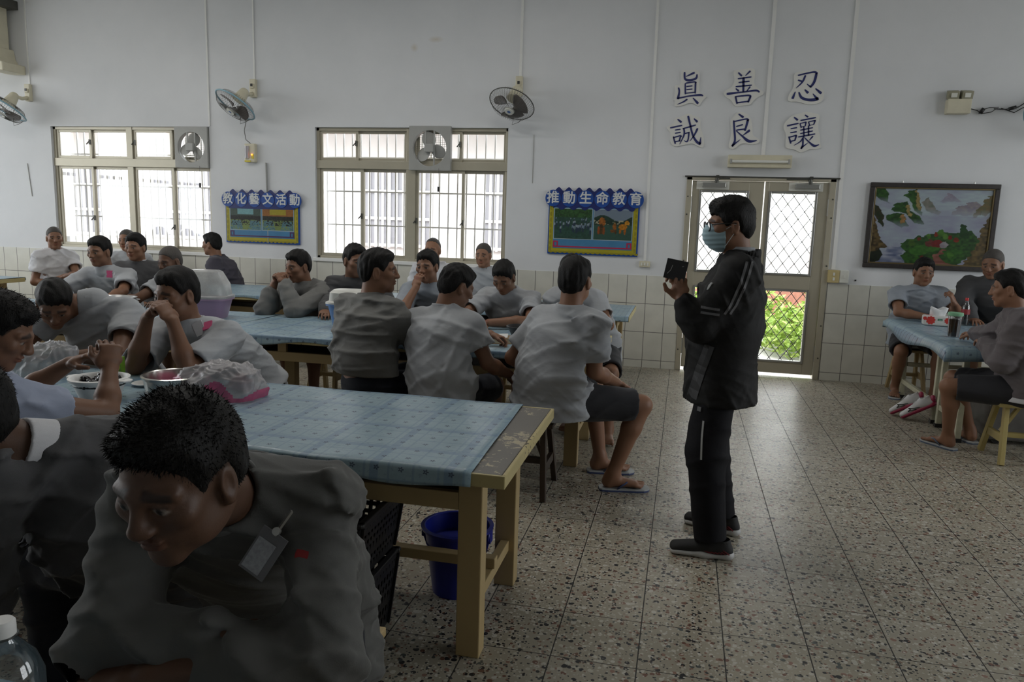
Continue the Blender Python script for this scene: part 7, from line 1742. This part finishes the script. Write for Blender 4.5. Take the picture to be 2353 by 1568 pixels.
bottle((2.40, 7.20, TZ+0.008), 'cola bottle with a red cap behind the jar', 0.235, 0.034, M_clear, mat('cap_red', (0.5, 0.03, 0.03), 0.4), mat('cola', (0.012, 0.006, 0.004), 0.1), lab=mat('label_red', (0.28, 0.03, 0.035), 0.4), capr=0.014)
t = thing('paper_scrap', (2.27, 6.02, TZ+0.008), 'folded white paper at the edge of the right table', 'paper'); MB().box((0, 0, 0.004), (0.07, 0.05, 0.008), (0.05, 0.05, 0.4)).build('sheet', M_white, t)
# sneakers leaning on the desk leg
M_shw = mat('white_leather', (0.52, 0.52, 0.52), 0.45, var=0.05); M_shr = mat('crimson_sole', (0.26, 0.012, 0.05), 0.45)
for k, (px, py, d) in enumerate((((1.900), 6.60, (-0.78, 0.42, 0)), ((1.955), 6.49, (-0.80, 0.36, 0)))):
    at = A(px, py, 0.105); d = nrm(d); sd = np.cross(d, A(0, 0, 1)); a = math.radians(34)
    Mx = np.array(Matrix.Rotation(-a, 3, Vector(sd)))
    if (Mx @ d)[2] > 0: Mx = Mx.T
    t = thing('sneaker', tuple(A(px, py, 0)), ('white sneaker with crimson heel leaning on the desk leg, '+('farther of the pair' if k == 0 else 'nearer of the pair')), 'shoe', 'pair of white sneakers')
    o = shoe(t, A(px, py, 0), at, d, 1.0, (M_shw, M_shr, M_stripeW), xf=Mx)
    so, us, P = shoe_fields(at, d, 1.0)
    X = lambda p: Vector((np.array(p)-at) @ Mx.T+at-A(px, py, 0))
    for sg in (-1, 1):
        b = MB(); q = [(-0.02, 0.036), (0.02, 0.045), (0.06, 0.062), (0.05, 0.048), (0.075, 0.040), (0.04, 0.036), (0.01, 0.032)]
        for i in range(len(q)-1): b.beam(X(P(q[i][0]+0.03, sg*0.0425, q[i][1])), X(P(q[i+1][0]+0.03, sg*0.0425, q[i+1][1])), 0.004, 0.005)
        b.build('side_mark', M_black, o)
    MB().ball(X(P(-0.095, 0, 0.052)), (0.022, 0.030, 0.034)).build('heel_counter', M_shr, o, smooth=True)
t = thing('green_guava', (2.11, 6.55, 0.0), 'green fruit on the floor behind the white sneakers', 'fruit')
MB().ball((0, 0, 0.058), (0.062, 0.06, 0.058), 24, 16).build('fruit_skin', mat('guava_green', (0.13, 0.17, 0.03), 0.5, var=0.2, vscale=30), t, smooth=True)
t = thing('storage_bin', (2.30, 6.78, 0.0), 'white plastic bin under the school desk behind the sneakers', 'bin')
MB().bx(-0.11, 0.11, -0.13, 0.13, 0, 0.33).build('bin_body', mat('bin_white', (0.42, 0.42, 0.40), 0.4), t, bevel=0.02)
MB().bx(-0.118, 0.118, -0.138, 0.138, 0.318, 0.345).build('rim', M_creamlt, t, bevel=0.006)
t = thing('storage_box', (2.47, 6.12, 0.0), 'translucent grey storage box on the floor under the right table', 'storage box')
MB().bx(-0.24, 0.3, -0.15, 0.2, 0.03, 0.30).build('box_body', mat('smoky_box', (0.13, 0.125, 0.12), 0.3, var=0.2), t, bevel=0.02)
for sx in (-0.17, 0.22): MB().cyl((sx, -0.13, 0.035), (sx, -0.10, 0.035), 0.033, n=18).build('wheel', M_black, t, smooth=50)
MB().bx(-0.25, 0.31, -0.16, 0.21, 0.295, 0.32).build('lid', mat('smoky_lid', (0.17, 0.165, 0.16), 0.35), t, bevel=0.006)

# ---- fill lamps added above the frame to brighten the tables and the back wall
for i, (x, y, e) in enumerate(FILL_LIGHTS):
    t = thing('added_fill_fixture', (x, y, CH), 'added fill lamp, unseen above the frame over the table rows', 'lamp', 'added fill lamps')
    MB().bx(-0.62, 0.62, -0.10, 0.10, -0.07, 0.0).build('housing', M_white, t, bevel=0.004)
    l = bpy.data.lights.new('added_fill_light', 'AREA'); l.shape = 'RECTANGLE'; l.size = 1.2; l.size_y = 0.18; l.energy = e; l.color = (1.0, 0.97, 0.92)
    o = bpy.data.objects.new('added_fill_light', l); COL.objects.link(o); o.location = (x, y, CH-0.08)
